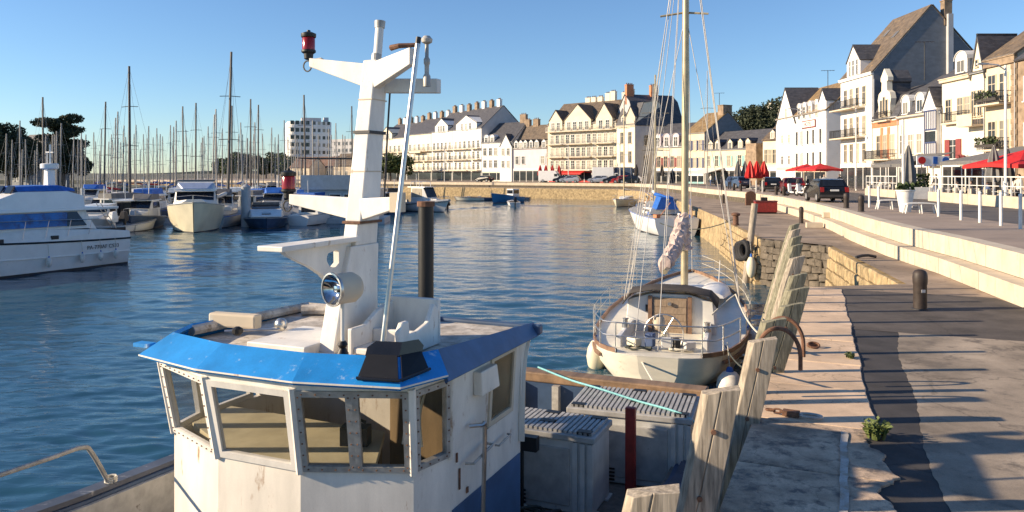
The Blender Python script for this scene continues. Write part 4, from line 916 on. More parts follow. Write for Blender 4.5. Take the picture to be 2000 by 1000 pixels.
# searchlight
SL = MB().tube([(.57, 5.40, 1.12), (.57, 5.40, 1.66)], .016, 8).build('searchlight_stem', 'mast_paint', FB)
MB().lathe([(.055, 0), (.05, .1), (.025, .14), (.045, .17), (.025, .2)], 10, (.57, 5.40, 1.13)).build('stem_boot', 'black', SL, smooth=True)
lamp = Matrix.Rotation(R(200), 4, 'Z')                      # beam axis, slightly to port of ahead
def drum(prof, nm, m):
    b = MB().lathe(prof, 24, ax='y', cap=False); b.v = [tuple(Matrix.Rotation(R(-18), 3, 'Z') @ Vector(p) + Vector((.57, 5.42, 1.77))) for p in b.v]; b.build(nm, m, SL, smooth=True)
drum([(.05, .15), (.10, .13), (.128, .08), (.128, -.10), (.14, -.105), (.14, -.122), (.126, -.122), (.126, -.06)], 'searchlight_drum', 'trim_stone'); drum([(.124, -.1205), (.10, -.085), (.06, -.055), (.03, -.05), (.028, -.09), (.002, -.095)], 'searchlight_lens', 'lens'); drum([(.142, -.104), (.145, -.115), (.142, -.13), (.128, -.132), (.126, -.128)], 'searchlight_rim', 'steel')
# life raft seat on the roof
se = MB(); se.bb(.42, .95, 6.36, 6.42, 1.27, 1.69); se.prismx([(5.68, 1.27), (6.40, 1.27), (6.40, 1.58), (6.3, 1.66), (6.18, 1.5), (6.0, 1.46), (5.86, 1.46), (5.84, 1.58), (5.74, 1.58), (5.68, 1.5)], .9, .95)
se.prismx([(5.68, 1.27), (6.40, 1.27), (6.40, 1.66), (6.1, 1.6), (5.9, 1.5), (5.68, 1.5)], .42, .47); se.bb(.47, .9, 5.7, 6.36, 1.275, 1.33); se.bb(.47, .9, 6.0, 6.05, 1.33, 1.45)
se.v = [(x, y, z - .13) for x, y, z in se.v]; se.build('raft_cradle', 'mast_paint', FB, bevel=.012)
# exhaust aft of the wheelhouse
MB().tube([(-.08, 7.95, -1.14), (-.08, 7.95, 2.36)], .092, 14).build('exhaust_pipe', 'black', FB, smooth=True); MB().tube([(-.08, 7.95, 2.35), (-.08, 7.95, 2.41)], .105, 14).build('exhaust_cap', 'rust', FB)
# side fittings
MB().prismx([(6.16, .98), (6.50, .98), (6.56, .76), (6.18, .76)], 1.41, 1.50).build('side_lamp_box', 'white_paint', FB, bevel=.012)
MB().tube(catmull([(1.42, 6.08, .52), (1.52, 6.12, .53), (1.53, 6.16, .5), (1.52, 6.16, .0), (1.5, 6.16, -.6)], 4), .02, 8).build('hand_rail', 'steel', FB, smooth=True)
MB().tube([(1.42, 6.0, .22), (1.5, 6.0, .23), (1.5, 6.4, .27), (1.42, 6.4, .27)], .012, 6).build('grab_handle', 'dull_metal', FB); MB().tube([(1.42, 6.62, .18), (1.46, 6.62, .18), (1.46, 6.9, .2), (1.42, 6.9, .2)], .01, 6).build('grab_handle', 'dull_metal', FB)
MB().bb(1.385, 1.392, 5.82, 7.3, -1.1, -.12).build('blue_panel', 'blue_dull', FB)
struct(MB().box((1.39, 5.95, .1), (.01, .02, .18)).box((1.39, 6.1, -.05), (.01, .03, .05)).box((1.39, 5.9, .3), (.01, .02, .08)).build('rust_streaks', 'rust', FB), 'stuff')
# tubular gallows and black winch frame on the working deck
MB().bb(1.05, 1.12, 8.0, 8.06, -1.14, -.30).bb(.2, 1.3, 7.98, 8.08, -.36, -.2).build('winch_frame', 'black', FB)
MB().lathe([(.22, -.3), (.22, -.27), (.1, -.26), (.1, .26), (.22, .27), (.22, .3)], 14, (.75, 7.75, -.85), 'x').build('winch_drum', 'iron', FB, smooth=True)
for k in range(4): MB().tube(catmull([(.3 + k * .3, 7.6 + .1 * k, -1.05), (.6 + k * .3, 7.9, -.95), (.9 + k * .2, 8.2, -1.08), (1.6, 7.9 - .2 * k, -1.0)], 4), .02, 5).build('deck_rope', ('rope_dark', 'rope_white', 'rope_dark', 'iron')[k], FB)
MB().bb(2.03, 2.15, 9.02, 9.10, -1.14, -.06).build('red_stanchion', 'red_paint', FB, bevel=.01)
# ---- two ribbed fish bins standing on the deck
def bin_(label, x0, x1, y0, y1, rz, zt=-.14):
    cx, cy = (x0 + x1) / 2, (y0 + y1) / 2; p = q(cx - 4.44, cy, -1.135)
    t = thing('fish_bin', label, 'storage bin', p, -TA + rz); w_, d_ = x1 - x0, y1 - y0; h = zt + 1.135
    b = MB().bb(-w_ / 2 + .03, w_ / 2 - .03, -d_ / 2 + .03, d_ / 2 - .03, .08, h - .09); b.build('tub', 'bin_grey', t, bevel=.02)
    for sx in (-1, 1):
        for sy in (-1, 1): MB().bb(sx * (w_ / 2 - .12) - .12, sx * (w_ / 2 - .12) + .12, sy * (d_ / 2 - .1) - .1, sy * (d_ / 2 - .1) + .1, 0, .085).build('foot', 'bin_grey', t)
    ribs = [-w_ / 2 + .05, -w_ / 2 + .14, -w_ / 2 + .23, w_ / 2 - .23, w_ / 2 - .14, w_ / 2 - .05]
    for x in ribs: MB().bb(x - .028, x + .028, -d_ / 2 - .0, -d_ / 2 + .05, .1, h - .1).build('rib', 'bin_grey', t)
    MB().bb(-w_ / 2 + .3, w_ / 2 - .3, -d_ / 2 + .012, -d_ / 2 + .05, .16, h - .18).build('door_panel', 'bin_lid', t, bevel=.01)
    for i in range(4): MB().bb(-w_ / 2 + .32, -w_ / 2 + .62, -d_ / 2 + .0, -d_ / 2 + .02, .12 + i * .045, .14 + i * .045).build('vent_slot', 'black', t)
    ld = MB().bb(-w_ / 2, w_ / 2, -d_ / 2, d_ / 2, h - .09, h - .02).build('lid', 'bin_lid', t, bevel=.012)
    n = int(w_ / .062); rm = MB().bb(-.019, .019, -d_ / 2 + .05, d_ / 2 - .05, 0, .032).mesh('lid_rib', 'bin_lid')
    for i in range(n): link('lid_rib', rm, ld, (-w_ / 2 + .03 + (w_ - .06) * (i + .5) / n, 0, h - .02))
    for sx, sy in ((-1, -1), (1, -1), (-1, 1), (1, 1), (0, 1), (.1, -.2)):
        MB().box((sx * (w_ / 2 - .14), sy * (d_ / 2 - .10), h + .001), (.17, .10, .035)).build('lid_socket', 'black', ld)
    return t
bin_('grey ribbed fish bin close behind the white wheelhouse', .42, 1.87, 8.3, 9.05, 0.0); bin_('larger grey ribbed fish bin behind the red stanchion', 1.15, 2.72, 9.35, 10.4, .08)
def loc2(x, y, z): return q(x - 4.44, y, z + .16)
tr_ = catmull([loc2(.3, 10.6, -.2), loc2(.9, 10.3, -.25), loc2(1.4, 9.95, -.22), loc2(2.0, 9.75, -.27), loc2(2.6, 9.5, -.29), loc2(2.85, 9.45, -.45), loc2(3.0, 9.45, -.9)], 6)
tag(MB().tube(tr_, .014, 6).build('turquoise_rope', 'rope_teal', smooth=True), 'turquoise rope lying across the grey fish bins', 'rope')
# ---------------------------------------------------------------- timber fender boards along the quay edge
def board(label, d, zt, nt_, w_=.29, th=.15, m='timber', slant=.06, zb=-2.3):
    sl = .2 if d < 9.5 else .29; t = thing('fender_board', label, 'fender board', q(nt_ - sl * zt, d, 0), -TA * (.45 if d < 9.5 else .04), 'timber fender boards along the quay edge')
    k = 7; rings = []
    for i in range(k + 1):
        z = zb + (zt - zb) * i / k; x = sl * z; j = random.uniform(-.006, .006)
        rings.append([(x - w_ / 2 + j, -th / 2 + .05, z - (slant if i == k else 0)), (x - w_ / 2 + .045 + j, -th / 2, z - (slant * .9 if i == k else 0)), (x - w_ * .02 + j, -th / 2 - .004, z - (slant * .4 if i == k else 0)), (x + .0 + j, -th / 2 + .012, z - (slant * .36 if i == k else 0)), (x + w_ * .02 + j, -th / 2 - .004, z - (slant * .3 if i == k else 0)), (x + w_ / 2 + j, -th / 2, z), (x + w_ / 2 + j, th / 2, z), (x - w_ / 2 + j, th / 2, z - (slant if i == k else 0))])
    MB().loft(rings).build('timber', m, t, bevel=.008)
    for z in (zt - .35, zt - .9):
        b = MB().lathe([(.022, -.02), (.022, 0), (.012, .008)], 8, (sl * z, -th / 2 - .006, z), 'y'); b.build('bolt', 'rust', t)
    return t
BD = [('short pale fender board cut off by the bottom of the picture', 4.78, .84, -1.1, .33, 'timber'), ('large pale fender board second from the bottom of the picture', 6.45, 1.06, -.92, .30, 'timber'), ('tall grey fender board leaning in front of the rusty hoops', 9.0, .98, -.83, .30, 'timber'),
      ('grey fender board inside the two rusty hoops', 10.2, .98, -.80, .30, 'timber_green'), ('mossy fender board just beyond the rusty hoops', 11.4, 1.0, -.66, .32, 'timber_green'), ('mossy fender board with slanted top in front of the inlet', 12.6, 1.06, -.63, .32, 'timber_green'),
      ('sixth fender board from the far end, with bright sunlit edge', 13.9, 1.12, -.7, .28, 'timber_green'), ('fifth fender board from the far end', 15.2, 1.28, -.78, .27, 'timber'), ('fourth fender board from the far end', 16.4, 1.4, -.86, .25, 'timber_green'),
      ('third fender board from the far end', 17.5, 1.48, -.93, .24, 'timber_green'), ('second fender board from the far end', 18.6, 1.56, -1.0, .23, 'timber'), ('farthest thin fender board before the stone inlet', 19.6, 1.62, -1.07, .22, 'timber_green')]
for lb, d, zt, n_, w_, m in BD: board(lb, d, zt, n_, w_, .15 if d < 9.5 else .11, m)
def hoop(label, d):
    pts = []
    for i in range(15):
        t = math.pi * i / 14; pts.append(q(-.74 - .25 * math.cos(t), d, .58 + .33 * math.sin(t)))
    pts = [q(-1.01, d, .25)] + pts + [q(-.49, d, .42)]
    tag(MB().tube(pts, .026, 8).build('iron_hoop', 'rust', smooth=True), label, 'iron hoop', 'rusty hoops on the fender boards')
hoop('nearer rusty iron hoop arching over the fender board' , 10.0); hoop('farther rusty iron hoop arching over the fender board', 10.75)
# ---------------------------------------------------------------- quay furniture
def bollard(label, x, y, z, r=.15, h=.82, sticker=False, m='bollard'):
    t = thing('bollard', label, 'bollard', (x, y, z), 0, 'dark rounded bollards')
    MB().lathe([(r * .88, 0), (r * .9, .05), (r * .9, h * .62), (r * .97, h * .66), (r * 1.0, h * .8), (r * .94, h * .9), (r * .72, h * .97), (r * .3, h * 1.0), (.005, h * 1.005)], 20).build('post', m, t, smooth=True)
    MB().lathe([(r * 1.12, 0), (r * 1.12, .02), (r * .9, .025)], 20).build('base_ring', 'iron', t)
    if sticker: MB().bb(-.04, .04, -r * .9 - .006, -r * .88, .36, .42).build('worn_sticker', 'plaster_grey', t)
    return t
bollard('large dark bollard standing alone on the near asphalt quay', *at(1797, 15.95), .012, .145, .82, True)
D = lambda py, z: FP * (2.8 - z) / (py - 340)
def gp(px, py, z): return (*at(px, D(py, z)), z)
for lb, px, py, z, h in (('dark bollard on the promenade edge near the black car, left one', 1653, 406.3, 1.0, .8), ('dark bollard on the promenade edge near the black car, right one', 1682, 413.4, 1.0, .8), ('slim dark bollard at the foot of the stone steps', 1565, 436, 0, .95),
        ('dark bollard on the promenade before the maroon car, left of a pair', 1516, 381.2, 1.0, .8), ('dark bollard on the promenade before the maroon car, right of a pair', 1531, 382.5, 1.0, .8), ('small dark bollard by the kerb left of the red parasols, left of a pair', 1434, 372, 1.0, .8), ('small dark bollard by the kerb left of the red parasols, right of a pair', 1447, 373, 1.0, .8), ('thin dark bollard on the lower quay by the far yacht', 1413, 397, 0, .9)):
    x, y, z = gp(px, py, z); bollard(lb, x, y, z, .15 if h < .9 else .13, h)
x, y, z = gp(1466, 401, 0); t = thing('brown_marker', 'rounded rusty brown marker against the low stone wall', 'marker', (x, y, z)); MB().prismy([(-.45, 0), (.45, 0), (.45, 1.0), (.3, 1.2), (0, 1.28), (-.3, 1.2), (-.45, 1.0)], -.12, .12).build('panel', 'rust', t)
x, y, z = gp(1495, 417, 0); t = thing('maroon_crate', 'maroon metal crate with gear standing by the stone steps', 'crate', (x, y, z), -.1)
MB().bb(-.75, .75, -.35, .35, .1, .85).build('body', 'red_paint', t, bevel=.03); MB().bb(-.78, .78, -.38, .38, .85, .92).build('lid', 'car_maroon', t); MB().bb(-.3, .1, -.2, .2, .92, 1.15).build('net_heap', 'black', t); MB().bb(-.7, .7, -.3, .3, 0, .1).build('skid', 'black', t)
for i, (px, py) in enumerate(((1622, 425), (1590, 445))):
    x, y, z = gp(px, py, .45 if i == 0 else 0); t = thing('stone_cube', ('small stone block lying on the lower step', 'small stone block lying at the foot of the steps')[i], 'stone block', (x, y, z), -.2); MB().bb(-.4, .4, -.2, .2, 0, .28).build('block', 'step_stone', t, bevel=.02)
# mooring rings and chain on the coping
x, y, z = q(-.35, 9.35, .04); t = thing('mooring_ring', 'rusty mooring ring and shackle on the worn coping', 'mooring ring', (x, y, z), -.5)
MB().tube([(.12 * math.cos(a), .07 * math.sin(a), .03) for a in np.linspace(0, 6.283, 19)[:-1]], .018, 6, True).build('ring', 'dull_metal', t, smooth=True); MB().bb(-.3, -.12, -.05, .05, 0, .06).build('plate', 'rust', t)
for k in range(4): MB().tube([(-.2 - k * .08 + .05 * math.cos(a), .03 * math.sin(a) * (1 if k % 2 else .3), .035 + .02 * math.sin(a) * (0 if k % 2 else 1)) for a in np.linspace(0, 6.283, 11)[:-1]], .012, 5, True).build('chain_link', 'rust', t)
x, y, z = q(-.45, 13.2, .04); t = thing('small_mooring_ring', 'small dark mooring ring on the coping past the hoops', 'mooring ring', (x, y, z), 0)
MB().tube([(.09 * math.cos(a), .06 * math.sin(a), .04 + .03 * math.sin(a)) for a in np.linspace(0, 6.283, 15)[:-1]], .016, 6, True).build('ring', 'rust', t); MB().bb(-.08, .08, .03, .09, 0, .05).build('plate', 'rust', t)
x, y, z = gp(1690, 505, 0); t = thing('iron_cleat', 'dark iron mooring eye on the top of the inlet wall', 'mooring ring', (x, y, z), .2); MB().tube([(-.35, 0, .05), (-.1, 0, .1), (.15, .05, .1), (.4, .0, .05)], .05, 6).build('eye', 'iron', t)
# tufts of weed in the joints
def tuft(label, n_, d_, hgt, k, m='leaf_light', spread=.14):
    t = thing('weed_tuft', label, 'weed', q(n_, d_, .02), 0, 'weeds in the quay joints'); b = MB()
    for i in range(k):
        a = random.random() * 6.283; r = random.random() * spread; lean = random.uniform(.1, .6); h = hgt * random.uniform(.35, 1.1)
        p = Vector((r * math.cos(a), r * math.sin(a), 0)); tip = p + Vector((math.cos(a) * lean * h, math.sin(a) * lean * h, h)); s_ = Vector((-math.sin(a), math.cos(a), 0)) * .012; md = p.lerp(tip, .6) + Vector((0, 0, .04))
        b.add([p - s_, p + s_, md + s_ * 1.3, tip, md - s_ * 1.3], [(0, 1, 2, 3, 4)])
        for j in range(3): c = p.lerp(tip, .5 + .25 * j); e = Vector((random.gauss(0, .03), random.gauss(0, .03), .02)); f = Vector((random.gauss(0, .02), random.gauss(0, .02), .015)); b.add([c, c + e, c + e + f, c + f], [(0, 1, 2, 3)])
    struct(b.build('leaves', m, t), 'stuff')
tuft('largest green weed tuft where coping meets asphalt', .30, 9.0, .16, 60, 'leaf_light', .1); tuft('low weed on the coping edge nearest the bollard', .1, 12.7, .07, 20, 'leaf_light', .08); pass
# white edge line worn on the coping
M['worn_line'] = mat('worn_line', (.50, .47, .43), .9, .1, 3, spots=(.36, .29, .22), spot_amt=.62, spot_scale=7, speck=.2, bump=.01, bscale=14)
wl = [random.uniform(-.012, .012) for _ in range(61)]; b = MB()
for i in range(60):
    d0 = 3 + i * .1; e0, e1 = wl[i], wl[i + 1]
    b.add([q(-.04 + e0 * .6, d0, .044), q(.03 + e0, d0, .044), q(.03 + e1, d0 + .1, .044), q(-.04 + e1 * .6, d0 + .1, .044)], [(0, 1, 2, 3)])
struct(b.build('worn_white_line', 'worn_line'))
# ---------------------------------------------------------------- boats: common helpers
def hull_rings(L, B, fa, ff, tr=.7, draft=.5, full=.55, n=14, bow=.5, chine=.8):
    out = []
    for i in range(n + 1):
        t = i / n; y = L * t
        w_ = B / 2 * (tr + (1 - tr) * math.sin(min(t / .45, 1) * math.pi / 2)) if t < .45 else B / 2 * max(math.cos(((t - .45) / .55) ** (1.2 + full) * math.pi / 2), .015)
        s_ = fa + (ff - fa) * t ** 1.6; k = min(1, 1.35 - t * .7)
        rk = lambda z: (z / ff) * bow * max(0, t - .55) / .45
        pr = [(.0, -draft * (1 - t * .7)), (.55 * k, -draft * .7 * (1 - t * .8)), (chine * k, 0.02), (min(.96, chine * k + .16), s_ * .55), (1.0, s_)]
        out.append([(w_ * x, y + rk(z), z) for x, z in pr] + [(-w_ * x, y + rk(z), z) for x, z in pr[::-1]])
    return out
def add_hull(t, L, B, fa, ff, m='hull_white', tr=.7, strake='canvas_blue', deckm='gel_deck', **k):
    R_ = hull_rings(L, B, fa, ff, tr, **k); n = len(R_)
    MB().loft(R_, closed=False, cap=False).add([R_[0][i] for i in range(10)], [tuple(range(10))]).build('hull', m, t, smooth=True)
    d = MB()
    for i in range(n - 1): a, b = R_[i], R_[i + 1]; d.add([a[4], b[4], b[5], a[5]], [(0, 1, 2, 3)])
    d.build('deck', deckm, t)
    if strake:
        for j in (4, 5):
            s_ = MB().tube([Vector(r[j]) + Vector((0, 0, -.04)) for r in R_], .03, 5); s_.build('rubbing_strake', strake, t)
    b = MB()
    for sg in (2, 7):
        pts = [Vector(r[sg]) for r in R_]; b.loft([[p + Vector((.012 * (1 if sg == 2 else -1), 0, -.08)), p + Vector((.02 * (1 if sg == 2 else -1), 0, .06))] for p in pts], closed=False, cap=False)
    b.build('waterline_stripe', 'anti_foul', t); return R_
def rails_(t, R_, h=.6, every=2, r=.014, m='steel', start=2):
    n = len(R_)
    for j in (4, 5):
        top = [Vector(r_[j]) * 1 + Vector((0, 0, h)) for r_ in R_[start:]]
        MB().tube(top, r, 5).build('guard_rail', m, t)
        for i in range(start, n, every): p = Vector(R_[i][j]); MB().tube([p, p + Vector((0, 0, h))], r, 5).build('stanchion', m, t)
def sailboat(label, loc, rz, L=9, mast=12, hullm='hull_white', cover='canvas_blue', mastm='mast_alu', group=None, name='sailboat', stays=True, mr=.085, tr=.62):
    t = thing(name, label, 'sailboat', loc, rz, group); B = L * .32
    R_ = add_hull(t, L, B, L * .10, L * .135, hullm, tr, None if L < 8 else 'canvas_blue', draft=.35)
    zc = L * .11
    cb = MB().loft([[(-B * .3, L * .3, zc), (B * .3, L * .3, zc), (B * .26, L * .3, zc + .5), (-B * .26, L * .3, zc + .5)], [(-B * .28, L * .58, zc), (B * .28, L * .58, zc), (B * .24, L * .57, zc + .45), (-B * .24, L * .57, zc + .45)], [(-B * .14, L * .76, zc), (B * .14, L * .76, zc), (B * .1, L * .72, zc + .2), (-B * .1, L * .72, zc + .2)]]); cab = cb.build('cabin', 'gel_deck', t)
    for sx in (-1, 1): MB().hexa([(sx * (B * .292), L * .34, zc + .2), (sx * B * .284, L * .54, zc + .2), (sx * B * .268, L * .54, zc + .36), (sx * B * .276, L * .34, zc + .36)], .02).build('cabin_window', 'boat_glass', cab)
    ym = L * .58; MB().tube([(0, ym, zc), (0, ym - .05, zc + mast)], [mr, mr * .8], 6).build('mast', mastm, t)
    
    for f in (.45, .72):
        z = zc + mast * f; MB().tube([(-B * .28, ym - .1, z), (0, ym, z + .05), (B * .28, ym - .1, z)], .03, 4).build('spreader', mastm, t)
    MB().tube([(0, ym - .1, zc + 1.35), (0, L * .2, zc + 1.25)], .06, 6).build('boom', mastm, t); MB().tube([(0, ym - .15, zc + 1.55), (0, L * .4, zc + 1.48), (0, L * .2, zc + 1.36)], [.17, .15, .1], 7).build('sail_cover', cover, t)
    if stays:
        s_ = MB()
        s_.tube([(0, L * .99, L * .135), (0, ym, zc + mast * .98)], .014, 3); s_.tube([(0, .05, L * .1), (0, ym, zc + mast)], .012, 3)
        for sx in (-1, 1): s_.tube([(sx * B * .47, ym - .1, zc - .1), (sx * B * .28, ym - .1, zc + mast * .45), (0, ym, zc + mast * .96)], .012, 3)
        struct(s_.build('rigging', 'wire', t), 'stuff')
        rails_(t, R_, .55, 4, .013)
    return t
# ---------------------------------------------------------------- the big cream sailing yacht alongside the quay
SB = thing('sailing_yacht', 'cream sailing yacht with teak companionway moored stern towards the fender boards', 'sailboat', (3.2, 17.0, WZ), -math.atan(.30))
def sh(y): return np.interp(y, [0, 4, 8, 12], [.78, .72, .88, 1.2])
ysb = [0, .06, .16, .32, .6, 1.0, 1.7, 2.6, 4, 5.5, 7, 8.5, 9.7, 10.8, 11.6, 12]; wsb = [.45, .72, .95, 1.16, 1.38, 1.56, 1.74, 1.88, 1.98, 1.98, 1.85, 1.58, 1.22, .8, .36, .03]
SR_ = []
for y, w_ in zip(ysb, wsb):
    s_ = sh(y); ins = .62 if y < 2 else .8
    pr = [(0, -.5), (.5, -.32), (np.interp(y, [0, 2, 12], [.60, .84, .7]), 0.0), (.93, s_ * .5), (1, s_)]; ov = np.interp(y, [0, 1.2], [.16, 0])
    SR_.append([(w_ * x, y + ov * (1 - max(z, 0) / s_) , z) for x, z in pr] + [(-w_ * x, y + ov * (1 - max(z, 0) / s_), z) for x, z in pr[::-1]])
MB().loft(SR_, closed=False, cap=False).add(SR_[0], [tuple(range(10))]).build('hull', 'hull_cream', SB, smooth=True)
dk = MB()
for i in range(len(SR_) - 1):
    a, b = SR_[i], SR_[i + 1]; dk.add([(a[4][0], a[4][1], a[4][2] - .02), (b[4][0], b[4][1], b[4][2] - .02), (b[5][0], b[5][1], b[5][2] - .02), (a[5][0], a[5][1], a[5][2] - .02)], [(0, 1, 2, 3)])
dk.build('deck', 'deck_shade_blue', SB)
for j, sg in ((4, 1), (5, -1)):
    P_ = [Vector(r[j]) for r in SR_]
    MB().loft([[p + Vector((sg * dx, 0, dz)) for dx, dz in ((-.03, 0), (.015, 0), (.015, .1), (-.03, .1))] for p in P_[2:]]).build('toe_rail', 'wood_trim', SB)
    MB().loft([[p + Vector((sg * dx, 0, dz)) for dx, dz in ((-.02, -.2), (.035, -.2), (.035, -.12), (-.02, -.12))] for p in P_[4:]]).build('rubbing_strake', 'wood_trim', SB)
b = MB()
for j, sg in ((2, 1), (7, -1)): b.loft([[Vector(r[j]) + Vector((sg * .004, 0, -.06)), Vector(r[j]) + Vector((sg * .02, -.01, .05))] for r in SR_], closed=False, cap=False)
b.build('waterline_stripe', 'anti_foul', SB)
# doghouse with two white bulkhead panels and teak companionway
dz0 = .5
MB().loft([[(-1.18, 3.0, dz0), (1.18, 3.0, dz0), (1.08, 3.0, 1.55), (.5, 3.0, 1.72), (-.5, 3.0, 1.72), (-1.08, 3.0, 1.55)], [(-1.18, 4.6, dz0), (1.18, 4.6, dz0), (1.02, 4.6, 1.5), (.5, 4.6, 1.62), (-.5, 4.6, 1.62), (-1.02, 4.6, 1.5)], [(-1.1, 5.1, dz0), (1.1, 5.1, dz0), (.95, 5.1, 1.15), (.5, 5.1, 1.2), (-.5, 5.1, 1.2), (-.95, 5.1, 1.15)], [(-.9, 8.6, dz0), (.9, 8.6, dz0), (.75, 8.6, 1.2), (.4, 8.6, 1.24), (-.4, 8.6, 1.24), (-.75, 8.6, 1.2)]]).build('coachroof', 'gel_deck', SB, bevel=.03)
MB().bb(-.42, .42, 2.94, 3.0, .42, 1.62).build('companionway', 'teak', SB)
for sx in (-1, 1): MB().bb(sx * .5 - .05, sx * .5 + .05, 2.9, 3.0, .42, 1.66).build('companion_post', 'wood_trim', SB)
for i in range(6): MB().bb(-.41, .41, 2.925, 2.94, .5 + i * .18, .67 + i * .18).build('wash_board', 'teak', SB)
MB().tube([(.0, 2.9, 1.48), (.0, 2.86, 1.48)], .05, 8).build('companion_lamp', 'steel', SB); MB().bb(-.62, -.54, 2.95, 3.01, 1.25, 1.42).build('instrument', 'black', SB)
hd = MB().loft([[(-1.2, y, z0), (-1.0, y, z1), (-.4, y, z2), (.4, y, z2), (1.0, y, z1), (1.2, y, z0)] for y, z0, z1, z2 in ((2.75, 1.45, 1.74, 1.86), (3.3, 1.48, 1.82, 1.93), (4.1, 1.5, 1.7, 1.78))], closed=False, cap=False).build('spray_hood', 'canvas_dark', SB, smooth=True); hd.modifiers.new('t', 'SOLIDIFY').thickness = .03
# cockpit
MB().bb(-.95, .95, .9, 2.95, .30, .36).build('cockpit_sole', 'teak', SB)
for sx in (-1, 1):
    MB().bb(sx * .98 - .06, sx * .98 + .06, .8, 3.0, .36, 1.02).build('coaming', 'gel_deck', SB, bevel=.02); MB().bb(sx * .78 - .14, sx * .78 + .14, 1.2, 2.9, .36, .7).build('cockpit_seat', 'teak', SB)
    MB().lathe([(.09, 0), (.09, .08), (.06, .1), (.06, .2), (.085, .22)], 12, (sx * .98, 1.9, 1.02)).build('winch', 'steel', SB, smooth=True)
MB().tube([(.0, 1.5, .36), (.0, 1.5, 1.15)], .07, 8).build('binnacle', 'hull_ivory', SB)
wh = MB().tube([(-.0 + .46 * math.cos(t), 1.36, 1.02 + .46 * math.sin(t)) for t in np.linspace(0, 6.283, 25)[:-1]], .018, 6, True)
for k in range(6): t = k * math.pi / 3; wh.tube([(0, 1.36, 1.02), (.46 * math.cos(t), 1.36, 1.02 + .46 * math.sin(t))], .01, 5)
wh.build('steering_wheel', 'steel', SB); MB().ball((-.12, 1.45, 1.28), .15, 10, (1, .8, 1.3)).build('instrument_cover', 'trim_stone', SB, smooth=True)
MB().tube(catmull([(.45 + .28 * math.cos(t), .75 + .14 * math.sin(t * 1.0), .83 + .03 * math.sin(5 * t)) for t in np.linspace(0, 15, 22)], 2), .02, 5).build('coiled_rope', 'rope_white', SB); MB().tube(catmull([(-.5 + .3 * math.cos(t), .6 + .12 * math.sin(t), .82 + .03 * math.sin(4 * t)) for t in np.linspace(0, 15, 22)], 2), .02, 5).build('coiled_rope', 'rope_dark', SB)
MB().tube(catmull([(-.3 + .22 * math.cos(t), 1.1 + .1 * math.sin(t), .4 + .03 * math.sin(4 * t)) for t in np.linspace(0, 15, 22)], 2), .022, 5).build('coiled_rope', 'canvas_dark', SB)
for px_, w2, h2, mm in ((-.25, .2, .3, 'cloth_blue'), (.12, .24, .22, 'gel_deck'), (.35, .14, .22, 'canvas_dark'), (-.62, .3, .18, 'hull_ivory'), (.62, .26, .16, 'fender')): MB().box((px_, .78, .83 + h2 / 2), (w2, .2, h2), rz=px_).build('deck_gear', mm, SB, bevel=.02)
# pushpit, stanchions, life lines
pp = []
for i in (1, 2, 3, 4): pp.append((i, 1)); 
pl_ = [Vector(SR_[i][5]) for i in (6, 4, 2)] + [Vector(SR_[i][4]) for i in (2, 4, 6)]
for h in (.38, .68): MB().tube(catmull([p + Vector((0, 0, h)) for p in pl_], 4), .016, 6).build('pushpit_rail', 'steel', SB)
for p in pl_: MB().tube([p, p + Vector((0, 0, .68))], .016, 6).build('stanchion', 'steel', SB)
for j in (4, 5):
    pts = [Vector(SR_[i][j]) + Vector((0, 0, .1)) for i in range(6, 15)]
    for h in (.3, .58): struct(MB().tube([p + Vector((0, 0, h)) for p in pts], .008, 4).build('life_line', 'rope_white', SB), 'stuff')
    for p in pts: MB().tube([p, p + Vector((0, 0, .58))], .012, 5).build('stanchion', 'steel', SB)
# mast, boom and loosely furled sail
my = 8.0; MB().tube([(0, my, 1.1), (.04, my - .05, 8), (.06, my - .1, 14.5)], [.12, .115, .09], 10).build('mast', 'mast_gold', SB, smooth=True)
MB().tube([(-.75, my - .1, 9.85), (0, my, 9.95), (.75, my - .1, 9.85)], .035, 6).build('spreaders', 'mast_gold', SB)
MB().tube([(0, my - .15, 2.55), (-.1, 5.6, 2.35), (-.2, 3.6, 2.2)], .07, 8).build('boom', 'mast_gold', SB)
rg = []
for i in range(34):
    t = i / 33; y = my - .12 - t * 3.9; z = 2.75 + .55 * (1 - t) ** 3 - .42 * t; r0 = .28 * (1 - .25 * t)
    rg.append([(-.05 - .2 * t + r0 * (1 + .4 * math.sin(i * 2.3 + j * .9) * (.4 + .6 * random.random())) * math.cos(j * .628) * .75, y, z + r0 * (1 + .35 * math.sin(i * 1.7 + j * 1.3)) * math.sin(j * .628)) for j in range(10)])
MB().loft(rg).build('furled_sail', 'sail_cloth', SB)
rg = []
for i in range(14): t = i / 13; rg.append([((.24 - .1 * t) * (1 + .3 * math.sin(i * 2.1 + j)) * math.cos(j * .785), my - .1 + (.22 - .1 * t) * math.sin(j * .785) * (1 + .2 * math.sin(i + 2 * j)), 2.4 + 1.0 * t) for j in range(8)])
MB().loft(rg).build('sail_bunt', 'sail_cloth', SB)
rr = MB()
for sx in (-1, 1):
    for dy, zt in ((-.9, 13.8), (0, 14.2), (.6, 13.8), (-.4, 9.9)): rr.tube([(sx * 1.70, my + dy - .6, .95), (.05, my - .05, zt)], .011, 4)
rr.tube([(0, 0.1, .9), (.05, my - .1, 14.4)], .01, 4); rr.tube([(-.2, 3.6, 2.2), (.05, my - .1, 14.3)], .008, 4); rr.tube([(0, 11.9, 1.2), (.05, my, 14.3)], .014, 4); rr.tube([(-.55, .3, .9), (-.5, 2.2, 3.3), (.05, my - .1, 13.6)], .009, 4)
struct(rr.build('rigging', 'wire', SB), 'stuff')
